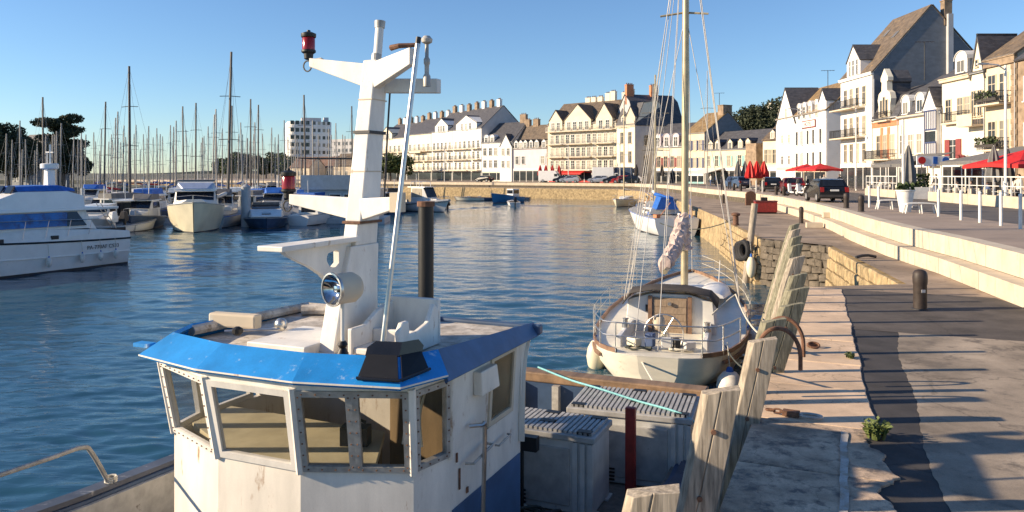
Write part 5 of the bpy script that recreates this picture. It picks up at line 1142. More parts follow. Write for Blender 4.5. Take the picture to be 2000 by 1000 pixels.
# upturned white tender on the foredeck
MB().loft([[(.95 + w2 * math.cos(a), y, 1.1 + h2 * math.sin(a)) for a in np.linspace(0, math.pi, 7)] for y, w2, h2 in ((6.6, .3, .16), (7.6, .5, .22), (8.8, .42, .2), (9.6, .06, .08))]).build('upturned_tender', 'hull_white', SB, smooth=True)
MB().tube([(1.0, 9.6, 1.0), (1.05, 9.7, 1.9)], .015, 5).build('flag_staff', 'post_white', SB)
def world(o, p): return Vector(o.location) + Matrix.Rotation(o.rotation_euler.z, 3, 'Z') @ Vector(p)
def fender_ball(label, p, r=.3, m='fender', sq=(1, 1, 1.15), group=None):
    t = thing('boat_fender', label, 'fender', p, 0, group); MB().ball((0, 0, 0), r, 16, sq).build('ball', m, t, smooth=True); MB().lathe([(r * .3, r * sq[2] * .9), (r * .22, r * sq[2] * 1.15), (.03, r * sq[2] * 1.22)], 10).build('eye', 'canvas_blue', t)
    MB().tube([(0, 0, r * sq[2] * 1.2), (-.05, 0, r * sq[2] * 1.2 + .55)], .012, 5).build('lanyard', 'rope_white', t); return t
fender_ball('big round white fender hanging at the stern quarter of the cream yacht', world(SB, (1.52, .55, .12)), .30)
fender_ball('cream fender hanging on the outer stern quarter of the cream yacht', world(SB, (-1.72, 1.9, .25)), .24, 'hull_ivory', (1, 1, 1.8))
fender_ball('grey fender between cream yacht and fender boards', world(SB, (1.95, 4.2, .35)), .24, 'bin_grey', (1, 1, 1.5))
p0 = world(SB, (-.35, .1, .62))
tag(MB().tube(sag(p0, q(-1.2, 8.5, -.35), .12, 14), .022, 6).build('mooring_line', 'rope_white', smooth=True), 'white mooring line from the yacht stern to the fender boards', 'rope')
tag(MB().tube(sag(world(SB, (1.4, 1.5, .8)), q(-.85, 10.5, .3), .25, 14), .016, 6).build('mooring_line', 'rope_dark', smooth=True), 'dark mooring line from the yacht quarter to the hoops', 'rope')
tag(MB().tube([*sag(world(SB, (1.05, 2.6, 1.3)), world(SB, (1.62, 3.2, 1.75)), -.02, 4), *sag(world(SB, (1.62, 3.2, 1.75)), q(-.9, 12.4, .25), .3, 12)], .018, 6).build('mooring_line', 'rope_white', smooth=True), 'white line draped from the yacht side deck towards the hoops', 'rope')
# ---------------------------------------------------------------- motor yacht at the left edge
MY = thing('motor_yacht', 'white motor yacht with blue window covers and flybridge at the left edge', 'motor boat', (-22.0, 42.2, WZ), R(153.4))
R_ = hull_rings(13, 3.9, 1.40, 1.95, .9, .6, n=16, bow=1.4, chine=.86)
MB().loft(R_, closed=False, cap=False).add(R_[0], [tuple(range(10))]).build('hull', 'hull_ivory' if 0 else 'hull_white', MY, smooth=True)
d = MB()
for i in range(16): a, b = R_[i], R_[i + 1]; d.add([a[4], b[4], b[5], a[5]], [(0, 1, 2, 3)])
d.build('deck', 'gel_deck', MY)
for j, sg in ((4, 1), (5, -1)):
    MB().tube([Vector(r[j]) for r in R_], .05, 6).build('rubbing_strake', 'black', MY); MB().tube([Vector(r[j - 1 if sg > 0 else j + 1]) + Vector((sg * .02, 0, -.05)) for r in R_], .035, 5).build('spray_rail', 'hull_white', MY)
    MB().loft([[Vector(r[2 if sg > 0 else 7]) + Vector((sg * .012, 0, -.12)), Vector(r[2 if sg > 0 else 7]) + Vector((sg * .04, 0, .08))] for r in R_], closed=False, cap=False).build('waterline_stripe', 'anti_foul', MY)
def sec(y, w0, w1, z0, z1): return [(-w0, y, z0), (w0, y, z0), (w1, y, z1), (-w1, y, z1)]
MB().loft([sec(0.0, 1.78, 1.72, 1.40, 1.78), sec(1.6, 1.84, 1.76, 1.42, 1.95), sec(5, 1.86, 1.5, 1.46, 2.15), sec(8.6, 1.6, 1.1, 1.55, 2.2), sec(11.5, .8, .5, 1.75, 2.0)]).build('raised_deck', 'gel_deck', MY, bevel=.05)
MB().bb(-1.5, 1.5, .1, 1.6, 1.75, 1.97).build('cockpit_well', 'black', MY)
wn = MB().loft([sec(1.75, 1.5, 1.42, 1.95, 2.0), sec(2.3, 1.5, 1.36, 2.05, 2.95), sec(7.2, 1.42, 1.28, 2.1, 2.95), sec(8.8, 1.25, 1.2, 2.12, 2.16)]).build('saloon', 'gel_deck', MY)
for sx in (-1, 1):
    MB().hexa([(sx * 1.52, 3.4, 2.22), (sx * 1.455, 8.2, 2.22), (sx * 1.33, 7.0, 2.9), (sx * 1.39, 3.3, 2.9)], .04).build('window_cover', 'blue_cover', wn); MB().hexa([(sx * 1.525, 2.35, 2.2), (sx * 1.52, 3.38, 2.2), (sx * 1.39, 3.28, 2.9), (sx * 1.39, 2.8, 2.9)], .03).build('saloon_window', 'boat_glass', wn)
MB().hexa([(-1.2, 8.6, 2.26), (1.2, 8.6, 2.26), (1.2, 7.36, 2.92), (-1.2, 7.36, 2.92)], -.05).build('windscreen_cover', 'blue_cover', wn)
MB().loft([sec(.5, 1.45, 1.5, 2.96, 3.1), sec(2, 1.62, 1.6, 2.96, 3.12), sec(6.5, 1.5, 1.45, 2.96, 3.12), sec(8.1, 1.2, 1.1, 2.92, 3.0)]).build('flybridge_floor', 'hull_white', MY, bevel=.03)
MB().loft([sec(2.4, 1.5, 1.35, 3.1, 3.7), sec(3.2, 1.52, 1.3, 3.1, 3.95), sec(5.6, 1.46, 1.25, 3.1, 3.95), sec(7.9, 1.15, 1.05, 3.02, 3.06)]).build('flybridge', 'hull_white', MY, bevel=.05)
MB().loft([sec(2.7, 1.2, 1.0, 3.93, 4.08), sec(3.6, 1.3, 1.1, 3.96, 4.25), sec(5.6, 1.2, 1.0, 3.96, 4.2)]).build('flybridge_cover', 'canvas_blue', MY, bevel=.05)
for k in range(3): MB().box((-.8 + k * .8, 5.75, 4.05), (.5, .06, .4), rx=.5).build('spray_screen', 'boat_glass', MY)
ar = MB().loft([sec(3.1, .16, .12, 4.0, 5.0), sec(3.5, .2, .14, 4.0, 5.05)]).build('radar_mast', 'hull_white', MY); MB().tube([(.3, 3.0, 4.0), (.25, 3.1, 5.0)], .04, 6).build('radar_strut', 'hull_white', MY)
MB().lathe([(.36, 5.05), (.42, 5.1), (.42, 5.3), (.36, 5.34)], 18, (0, 3.3, 0)).build('radar_dome', 'hull_white', MY, smooth=True); MB().tube([(-.05, 3.3, 5.3), (-.05, 3.3, 6.3)], .05, 6).tube([(.2, 3.3, 5.35), (.2, 3.3, 5.9)], .03, 6).tube([(-.3, 3.3, 5.9), (.3, 3.3, 5.92)], .03, 5).build('light_mast', 'hull_white', MY)
for sx in (-1, 1):
    MB().tube([(sx * 1.75, 2.2, 2.5), (sx * 1.72, 4, 2.55), (sx * 1.62, 7.5, 2.6), (sx * 1.2, 10.5, 2.75)], .02, 6).build('guard_rail', 'steel', MY)
    for y, zz in ((2.2, 1.9), (3.3, 1.9), (4.4, 1.9), (5.5, 1.85), (6.8, 1.85), (8.2, 1.8), (9.5, 1.85)): MB().tube([(sx * np.interp(y, [2, 7.5, 10.5], [1.84, 1.78, 1.25]), y + .25, zz - .15), (sx * np.interp(y, [2, 7.5, 10.5], [1.75, 1.62, 1.3]), y, 2.55)], .016, 5).build('stanchion', 'steel', MY)
    for k in range(2): MB().bb(sx * 1.74, sx * 1.83, 4.0 + k * 2.6, 4.35 + k * 2.6, 1.62, 1.8).build('hull_vent', 'canvas_dark', MY)
for k in range(2): MB().tube([(-1.2 - k * .35, .7, 1.95), (-1.2 - k * .35, 1.6, 3.3)], .02, 5).build('ladder_side', 'steel', MY)
for k in range(5): MB().tube([(-1.2, .75 + k * .18, 2.05 + k * .26), (-1.55, .75 + k * .18, 2.05 + k * .26)], .016, 5).build('ladder_rung', 'steel', MY)
tx = bpy.data.curves.new('registration', 'FONT'); tx.body = 'PA-770AF C533'; tx.size = .27; tx.extrude = .004; tx.materials.append(M['canvas_dark'])
to = text_mesh('registration', tx); me = to.data; bpy.data.objects.remove(to)
to = link('registration', me, MY, (1.945, 2.45, 1.02)); to.rotation_euler = (R(84), 0, R(-90) + .0); to.rotation_euler = (R(86), 0, R(90)); to.rotation_euler = (R(88), 0, R(-90)); to.location = (-1.865, 2.55, .98)
for k, (y, z) in enumerate(((4.6, .55), (2.9, .6), (1.9, .6), (1.05, .62))): fender_ball(('tear shaped fender nearest the bow of the blue windowed motor yacht', 'second tear shaped fender on the blue windowed motor yacht', 'third tear shaped fender on the blue windowed motor yacht', 'tear shaped fender under the registration of the motor yacht')[k], world(MY, (-2.0, y, z)), .13, 'fender', (1, 1, 1.9), 'fenders along the motor yacht')
# ---------------------------------------------------------------- other motor boats
def wp(px, py): D_ = FP * (2.8 - WZ) / (py - 340); return (*at(px, D_), WZ)     # a point on the water
def heading(dx, dy): return math.atan2(-dx, dy)
def cruiser(label, loc, rz, L=9, B=3.3, fa=1.0, ff=1.5, hm='hull_ivory', name='motor_cruiser', top='canvas_grey', fly=True, cab=1.5, glass='boat_glass', y0=.25, y1=.62, bow_rail=True, group=None, cat='motor boat'):
    t = thing(name, label, cat, loc, rz, group); R_ = add_hull(t, L, B, fa, ff, hm, .85, 'zinc', bow=.9)
    w_ = B * .40; a, b = L * y0, L * y1
    sp = MB().loft([sec(a, w_, w_ * .94, fa, fa + .75), sec(b, w_, w_ * .92, fa + .1, fa + .75), sec(L * .86, w_ * .5, w_ * .3, ff - .1, ff + .15)]).build('cabin_trunk', 'gel_deck', t, bevel=.04)
    hs = MB().loft([sec(a, w_ * .95, w_ * .88, fa + .7, fa + cab), sec(b - .2, w_ * .93, w_ * .84, fa + .7, fa + cab), sec(b + .55, w_ * .8, w_ * .7, fa + .74, fa + .8)]).build('deckhouse', 'gel_deck', t)
    for sx in (-1, 1): MB().hexa([(sx * (w_ * .955), a + .15, fa + .85), (sx * (w_ * .945), b - .25, fa + .85), (sx * (w_ * .885), b - .35, fa + cab - .12), (sx * (w_ * .9), a + .15, fa + cab - .12)], .03).build('side_window', glass, hs)
    MB().hexa([(-w_ * .8, b + .52, fa + .84), (w_ * .8, b + .52, fa + .84), (w_ * .8, b - .13, fa + cab - .08), (-w_ * .8, b - .13, fa + cab - .08)], .05).build('windscreen', glass, hs)
    MB().hexa([(-w_ * .7, a - .01, fa + .2), (w_ * .7, a - .01, fa + .2), (w_ * .7, a - .01, fa + cab - .1), (-w_ * .7, a - .01, fa + cab - .1)], .02).build('aft_door', glass, hs)
    MB().loft([sec(a - .7, w_ * .95, w_ * .93, fa + cab, fa + cab + .07), sec(b + .15, w_ * .9, w_ * .88, fa + cab, fa + cab + .07)]).build('hardtop', 'hull_white', t, bevel=.02)
    if fly: MB().loft([sec(a - .3, w_ * .85, w_ * .8, fa + cab + .07, fa + cab + .55), sec(b - .5, w_ * .85, w_ * .75, fa + cab + .07, fa + cab + .6), sec(b + .2, w_ * .7, w_ * .5, fa + cab + .07, fa + cab + .12)]).build('flybridge', top, t, bevel=.04)
    if bow_rail: rails_(t, R_, .55, 3, .016, start=5)
    MB().tube([(0, a, fa + cab), (0, a - .1, fa + cab + 1.7)], .03, 5).build('aerial', 'post_white', t)
    return t
def outboard(t, y, z, m='car_black', s=1.0):
    MB().loft([[(-.18 * s, y - .5 * s, z + .15), (.18 * s, y - .5 * s, z + .15), (.18 * s, y, z + .15), (-.18 * s, y, z + .15)], [(-.2 * s, y - .55 * s, z + .4), (.2 * s, y - .55 * s, z + .4), (.2 * s, y, z + .45), (-.2 * s, y, z + .45)], [(-.12 * s, y - .4 * s, z + .75 * s), (.12 * s, y - .4 * s, z + .75 * s), (.12 * s, y - .1, z + .78 * s), (-.12 * s, y - .1, z + .78 * s)]]).build('outboard_motor', m, t, bevel=.03)
    MB().bb(-.07, .07, y - .3, y - .1, z - .7, z + .15).build('motor_leg', m, t)
x, y, z = wp(378, 455); toC = heading(-x * .1, -1)
CR = cruiser('cream motor cruiser moored bow on with white screen cover', (x - 3.2, y + 8.9, WZ), heading(.36, -1), 9.5, 4.6, 1.75, 2.55, 'hull_ivory', top='deck_shade_blue', cab=1.7, y1=.66)
MB().hexa([(-1.62, 6.6, 3.35), (1.62, 6.6, 3.35), (1.4, 5.4, 4.15), (-1.4, 5.4, 4.15)], -.06).build('screen_cover', 'canvas_white', CR); MB().bb(-1.5, 1.5, 1.5, 5.3, 4.15, 4.3).build('bimini', 'canvas_grey', CR)
x, y, z = wp(520, 447); S2b = thing('sports_boat', 'white sports boat with dark hull and square deck hatch', 'motor boat', (x - 2.2, y + 6.7, WZ), heading(.33, -1)); add_hull(S2b, 7.4, 3.9, .8, 1.0, 'navy_hull', .92, 'zinc', bow=.25, full=1.6)
MB().loft([sec(.5, 1.6, 1.5, .8, 1.3), sec(3.6, 1.6, 1.4, .9, 1.6), sec(7.0, 1.3, 1.2, 1.0, 1.12)]).build('foredeck', 'gel_deck', S2b, bevel=.05); MB().box((0, 5.9, 1.32), (.75, .8, .06), rx=-.14).build('deck_hatch', 'boat_glass', S2b); MB().loft([sec(2.2, 1.3, 1.2, 1.5, 2.0), sec(3.3, 1.3, 1.2, 1.5, 1.65)]).build('windscreen', 'boat_glass', S2b); MB().loft([sec(.6, 1.35, 1.25, 1.3, 2.05), sec(2.4, 1.35, 1.2, 1.3, 2.2)]).build('canopy', 'canvas_grey', S2b, bevel=.06)
# houseboat behind the wheelhouse mast
x, y, z = wp(640, 438); HB = thing('houseboat', 'grey flat sided houseboat with sliding door behind the wheelhouse mast', 'houseboat', (x, y + 3.0, WZ), .04)
MB().bb(-3.2, 5.2, -2.4, 2.4, .0, .55).build('float', 'hull_grey', HB); MB().bb(-2.6, 4.6, -2.0, 2.0, .55, 3.3).build('cabin_wall', 'hull_grey', HB); MB().bb(-2.8, 4.8, -2.3, 2.2, 3.3, 3.42).bb(-2.8, 4.8, -2.3, -2.22, 3.42, 4.7).build('roof_terrace', 'hull_grey', HB)
for k, u in enumerate((-.9, .4, 1.8, 3.2)): f_ = MB().bb(u - .58, u + .58, -2.06, -2.0, .7, 2.9).build('sliding_door', 'post_white', HB); MB().bb(u - .5, u + .5, -2.09, -2.06, .78, 2.82).build('pane', ('trim_stone', 'boat_glass', 'boat_glass', 'trim_stone')[k], f_)
MB().bb(-3.0, 5.0, -2.6, 2.4, 6.3, 6.38).build('awning_frame', 'iron', HB)
for u in (-2.7, 1, 4.7): MB().bb(u - .04, u + .04, -2.3, -2.22, 4.7, 6.3).build('awning_post', 'iron', HB)
for k in range(5): MB().lathe([(.16, 0), (.2, .3), (.05, .34)], 8, (-2.2 + k * 1.5, -1.7, 3.42)).build('plant_pot', 'far_roof', HB)
# white cabin boat in mid harbour
x, y, z = wp(826, 413); CB = cruiser('white cabin boat with grey tube fender moored in mid harbour', (x - 2.2, y + 2.2, WZ), heading(.9, -.75), 6.6, 2.7, 1.0, 1.5, 'hull_white', 'cabin_boat', 'hull_white', False, 2.1, 'pane', .25, .6)
tb = [Vector(r[4]) + Vector((.05, 0, 0)) for r in hull_rings(6.6, 2.7, 1.0, 1.5, .85, bow=.9)]; MB().tube(tb, .16, 8).build('tube_fender', 'zinc', CB, smooth=True); MB().tube([Vector((-v.x, v.y, v.z)) for v in tb], .16, 8).build('tube_fender', 'zinc', CB, smooth=True)
ra = MB()
for y_ in (1.6, 3.2): ra.tube(catmull([(-1, y_, 3.15), (-.8, y_, 3.8), (.8, y_, 3.8), (1, y_, 3.15)], 4), .04, 5)
ra.build('roof_rack', 'post_white', CB); outboard(CB, 0, .7)
RD = thing('rubber_dinghy', 'black rubber dinghy with outboard tied behind the white cabin boat', 'dinghy', (*at(872, 105), WZ), heading(-1, .2)); MB().tube([(-.7, 0, .25), (-.7, 2.6, .3), (-.35, 3.4, .42), (0, 3.6, .45), (.35, 3.4, .42), (.7, 2.6, .3), (.7, 0, .25)], .22, 8).build('tube', 'canvas_dark', RD, smooth=True); MB().bb(-.55, .55, 0, 2.9, .1, .2).build('floor', 'hull_grey', RD); outboard(RD, 0, .35)
# blue fishing smack and passing outboard boat
x, y, z = wp(994, 397); BB = thing('blue_boat', 'blue open boat with white stripe under way off the far quay', 'boat', (x + 2.0, y + 6, WZ), heading(-.5, -.6)); add_hull(BB, 7.2, 2.6, .95, 1.7, 'hull_blue', .7, 'post_white', 'hull_grey'); MB().bb(-.7, .7, 1.2, 2.9, .9, 2.3).build('wheelhouse', 'hull_white', BB, bevel=.05); MB().bb(-.6, .6, 2.88, 2.93, 1.5, 2.1).build('windscreen', 'boat_glass', BB)
for k in range(2): MB().bb((-.74, .7)[k], (-.7, .74)[k], 1.4, 2.7, 1.5, 2.1).build('side_window', 'boat_glass', BB)
x, y, z = wp(1006, 403); OB = thing('passing_dinghy', 'small white dinghy with black outboard leaving a wake', 'dinghy', (x, y, WZ), heading(-.1, 1)); add_hull(OB, 4.6, 1.9, .55, .8, 'hull_white', .85, 'zinc', 'hull_grey'); outboard(OB, .05, .5, 'car_black', 1.2); MB().bb(-.7, .7, 1.6, 1.9, .5, .75).build('thwart', 'teak', OB)
for i, (px, py, L, m, lb) in enumerate(((935, 377, 5, 'hull_cream', 'small cream rowing boat under the far quay wall'), (955, 377, 5, 'navy_hull', 'small dark rowing boat under the far quay wall'), (1024, 376, 6, 'navy_hull', 'dark workboat beside the blue boat'))):
    x, y, z = wp(px, py + 15); t = thing('rowing_boat', lb, 'boat', (x + 1, y, WZ), heading(-1, .15 * i)); add_hull(t, L, 1.8, .55, .8, m, .7, 'wood_trim', 'teak'); MB().bb(-.7, .7, 1.5, 1.7, .45, .6).build('thwart', 'teak', t); MB().bb(-.5, .5, 2.5, 3.0, .5, .8).build('engine_box', 'hull_grey', t)
# sailing hull moored under the far quay
x, y, z = wp(1226, 402); sailboat('ivory sailing boat moored in front of the far stone quay', (x + 1.4, y + 3.6, WZ), heading(-.45, -1), 9.0, 14.8, 'hull_ivory', 'canvas_white', 'mast_gold', name='ivory_sailboat', mr=.11)
# two white yachts rafted at the quay
x, y, z = wp(1322, 461)
W1 = sailboat('white yacht with blue boom tent rafted astern of the cream yacht', (x, y, WZ), heading(-.03, 1), 13.5, 12.0, 'hull_white', 'canvas_blue', 'mast_gold', name='white_yacht', mr=.1, tr=.8)
MB().loft([sec(3.2, .9, .5, 1.9, 2.9), sec(5.0, .9, .5, 1.9, 3.0)]).build('cockpit_tent', 'canvas_blue', W1)
W2 = sailboat('grey hulled yacht on the quay side of the white yacht', (15.0, 79, WZ), heading(.1, 1), 12, 13.5, 'hull_grey', 'canvas_white', 'mast_alu', name='grey_yacht', mr=.1)
for W in (W1, W2):
    for k in range(14): MB().tube([(random.uniform(-1.6, 1.6), .4 + k * .9, 1.2), (random.uniform(-1.6, 1.6), .4 + k * .9 + random.uniform(-.5, .5), 1.3 + random.uniform(.6, 1.6))], .03, 5).build('deck_gear', random.choice(['post_white', 'rope_white', 'canvas_blue', 'brick_orange', 'iron']), W)
    for k in range(11): MB().box((random.uniform(-1.4, 1.4), .8 + k * .9, 1.5), (random.uniform(.3, .7), random.uniform(.3, .7), random.uniform(.2, .5)), rz=random.random()).build('deck_locker', random.choice(['gel_deck', 'canvas_blue', 'fender', 'canvas_dark', 'brick_orange', 'bin_grey']), W)
for i, (px, yt, D_) in enumerate(((1294, 250, 88), (1393, 140, 96))):
    sailboat(('small yacht with slender mast at the far quay beyond the white yacht', 'yacht with tall thin mast beyond the grey hulled yacht')[i], (*at(px - 8, D_ + 4), WZ), heading(-.3, -1), 9, zat(yt, D_) + 1.0, 'hull_white', 'canvas_grey', 'mast_alu', name='quay_yacht', mr=.06)
# quay fenders, tyres and the leaning pile on the mid quay corner
x, y, z = gp(1468, 463, 0); t = thing('leaning_pile', 'leaning grey timber pile at the corner of the stone quay', 'mooring pile', (x - .3, y - .3, 0)); MB().tube([(-.15, 0, -2.8), (.38, .1, 1.5)], [.16, .14], 10).build('pile', 'timber', t, smooth=True)
for i in range(3):
    t = thing('tyre_fender', ('black tyre hung on the corner of the stone quay, nearest', 'black tyre hung on the corner of the stone quay, middle', 'black tyre hung on the corner of the stone quay, farthest')[i], 'tyre', (x - .42 + .12 * i, y - .3 + .75 * i, -.55 - .1 * i), R(12), 'tyres on the stone quay corner'); MB().tube([(0, .36 * math.cos(a), .36 * math.sin(a)) for a in np.linspace(0, 6.283, 17)[:-1]], .12, 8, True).build('tyre', 'tyre', t, smooth=True); MB().tube([(0, 0, .4), (.3, 0, .62)], .015, 5).build('chain', 'rust', t)
fender_ball('long pale sausage fender floating at the stone quay corner', (x - .25, y - .75, -1.25), .22, 'hull_ivory', (1, 1, 2.2))
x, y, z = gp(1437, 440, 0); t = thing('iron_bitt', 'short rusty mooring bitt on the mid quay edge', 'bollard', (x, y, z)); MB().lathe([(.2, 0), (.16, .1), (.15, .5), (.24, .55), (.24, .65), (.1, .7)], 12).build('post', 'rust', t, smooth=True)
tag(MB().tube(sag((x, y, .4), (x - 3.2, y + 5, -.2), .5), .03, 5).build('mooring_line', 'rope_dark', smooth=True), 'dark mooring line from the rusty bitt to the grey yacht', 'rope')
# ---------------------------------------------------------------- marina
PT = []
for i, (D0, x0, x1) in enumerate(((76, -48, -20), (98, -66, -22), (128, -84, -28), (162, -104, -36), (205, -130, -44))):
    t = thing('pontoon', ('nearest', 'second', 'third', 'fourth', 'farthest')[i] + ' long grey pontoon among the marina boats', 'pontoon', (x0, D0, WZ), .02, 'marina pontoons')
    MB().bb(0, x1 - x0, -1.2, 1.2, -.2, .55).build('float', 'hull_grey', t); MB().bb(0, x1 - x0, -1.25, 1.25, .552, .62).build('walkway', 'teak', t)
    for k in range(int((x1 - x0) / 14)): MB().tube([(5 + k * 14, 1.4, -1), (5 + k * 14, 1.4, 3.4)], .2, 8).build('guide_pile', 'hull_grey', t)
x, y, z = wp(457, 448); t = thing('mooring_pile', 'thick grey steel pile between the cream cruiser and the sports boat', 'mooring pile', (x, y + 3, WZ)); MB().tube([(0, 0, -1), (0, 0, 3.6)], .42, 14).build('pile', 'hull_grey', t, smooth=True); MB().lathe([(.44, 3.55), (.44, 3.65), (.05, 3.9)], 14).build('cap', 'zinc', t)
protos = {}
masts = [(84, 190), (261, 130), (440, 98), (206, 200), (355, 206), (383, 202), (488, 194), (508, 206), (413, 222), (427, 214), (452, 205), (232, 219), (220, 230), (292, 246), (306, 250), (345, 236), (41, 236), (8, 272), (23, 262), (75, 262), (97, 268), (153, 262), (170, 262), (185, 258), (194, 252), (240, 246), (252, 248), (270, 244), (281, 262), (320, 266), (338, 248), (367, 254), (395, 268), (465, 262), (472, 240), (500, 238), (529, 250), (545, 262), (556, 236), (575, 262), (597, 186), (612, 236), (625, 262), (640, 250), (655, 240), (670, 262), (688, 206), (700, 246), (120, 258), (136, 270), (58, 292), (110, 240), (213, 262), (300, 268), (330, 244), (420, 262), (433, 250), (480, 270), (515, 262), (560, 266), (585, 270), (228, 270), (248, 268), (264, 262), (288, 270), (312, 262), (405, 246), (446, 262), (494, 262), (537, 268)] + [(random.Random(i).randrange(5, 730), random.Random(i + 99).randrange(262, 296)) for i in range(44)]
cols = ['hull_white', 'hull_white', 'hull_white', 'hull_grey', 'hull_blue', 'navy_hull', 'hull_ivory']; cov = ['canvas_blue', 'canvas_white', 'canvas_blue', 'canvas_grey', 'canvas_red']
desc = {'hull_white': 'white', 'hull_grey': 'grey', 'hull_blue': 'blue', 'navy_hull': 'navy', 'hull_ivory': 'ivory'}; cdes = {'canvas_blue': 'blue', 'canvas_white': 'white', 'canvas_grey': 'grey', 'canvas_red': 'red'}
for i, (px, yt) in enumerate(masts):
    zt = 12.6 + (i * 7 % 5) * .5; D_ = (zt - 2.8) * FP / (340 - yt); D_ = min(max(62, D_), 108 + i % 9 if px < 175 else 222 - i % 13 * 3 if px < 440 else 186 - i % 11 * 3 if px < 560 else 164 - i % 11 * 3); dk_ = yt < 210
    hm = cols[i * 5 % 7]; cv = cov[i * 3 % 5]; key = (hm, cv, dk_)
    rz = heading(random.uniform(-.12, .12) - .1, -1 if i % 2 else 1)
    zone = [w_ for e_, w_ in ((70, 'near the left edge'), (165, 'by the dark pine'), (215, 'above the motor yacht flybridge'), (275, 'above the motor yacht stern'), (335, 'left of the cream cruiser'), (400, 'above the cream cruiser'), (450, 'right of the cream cruiser'), (500, 'behind the grey pile'), (555, 'above the sports boat'), (640, 'under the tower block'), (2000, 'by the wheelhouse mast')) if px < e_][0]
    rowd = 'front row' if D_ < 85 else ('second row' if D_ < 120 else ('third row' if D_ < 170 else 'distant'))
    lb = '%s sailboat with %s hull and %s sail cover %s' % (rowd, desc[hm], cdes[cv], zone)
    if key not in protos:
        o = protos[key] = sailboat(lb, (0, 0, 0), 0, 9.2, 13.2, hm, cv, 'mast_backlit' if dk_ else 'mast_alu', 'sailboats moored in the marina', stays=True, mr=.125)
    else: o = copy_tree(protos[key]); o['label'] = lb
    # keep the mast foot on the bearing
    off = Matrix.Rotation(rz, 3, 'Z') @ Vector((0, 9.2 * .58, 0)); X_, Y_ = at(px, D_); o.location = (X_ - off.x, Y_ - off.y, WZ); o.rotation_euler = (random.uniform(-.02, .02), random.uniform(-.022, .022), rz)
    s_ = (zat(yt, D_) - WZ) / (9.2 * .11 + 13.2); o.scale = (s_, s_, s_)
mk = 0
for i, (px, D_, L, hm, tp) in enumerate(((40, 80, 8, 'hull_grey', 'canvas_blue'), (150, 84, 8, 'hull_white', 'canvas_grey'), (235, 66, 6.5, 'hull_grey', 'hull_grey'), (300, 72, 7, 'navy_hull', 'canvas_grey'), (340, 96, 9, 'hull_white', 'hull_white'), (420, 84, 7.5, 'hull_white', 'canvas_blue'), (455, 100, 8, 'hull_white', 'hull_white'), (500, 110, 8, 'hull_white', 'canvas_white'), (540, 118, 9, 'hull_white', 'hull_white'), (580, 104, 8, 'hull_white', 'hull_white'), (585, 88, 6.5, 'hull_white', 'canvas_blue'), (752, 100, 7, 'hull_blue', 'canvas_blue'), (772, 96, 7, 'navy_hull', 'canvas_dark'), (710, 108, 7, 'hull_white', 'hull_white'), (735, 122, 7, 'hull_white', 'canvas_blue'), (20, 60, 7, 'navy_hull', 'canvas_blue'))):
    lbs = ['grey cruiser with blue top at the far left of the marina', 'white cruiser with grey top behind the blue windowed yacht', 'pale grey cabin boat with two square windows beside the motor yacht stern', 'navy motor boat left of the cream cruiser', 'white cruiser behind the cream cruiser', 'white cruiser with blue top right of the cream cruiser', 'white cruiser in the second marina row by the grey pile', 'white cruiser with white canopy in the third marina row', 'white cruiser below the far green trees', 'white cruiser left of the houseboat', 'small white cruiser touching the houseboat', 'blue boat with blue cover right of the wheelhouse mast', 'navy boat with dark canopy right of the wheelhouse mast', 'white cruiser hidden behind the wheelhouse mast', 'white cruiser with blue top below the apartment row', 'navy cruiser with blue top behind the bow of the motor yacht']
    cruiser(lbs[i], (*at(px, D_), WZ), heading(random.uniform(-.25, .25), -1 if i % 2 else 1), L, L * .36, .95, 1.4, hm, 'marina_cruiser', tp, i % 3 != 2, 1.5, group='cruisers moored in the marina')
for i, (px, D_) in enumerate(((226, 60), (246, 61), (262, 63))):
    t = thing('dinghy', ('white dinghy with tilted outboard beside the motor yacht stern', 'pale dinghy in the middle of the three by the motor yacht', 'dark dinghy close to the cream cruiser')[i], 'dinghy', (*at(px, D_ + 3), WZ), heading(.2 - .2 * i, 1)); add_hull(t, 4.6, 1.8, .6, .9, ('hull_white', 'hull_grey', 'navy_hull')[i], .85, 'zinc', 'hull_grey'); outboard(t, .0, .75, ('post_white', 'canvas_dark', 'hull_grey')[i], 1.3)

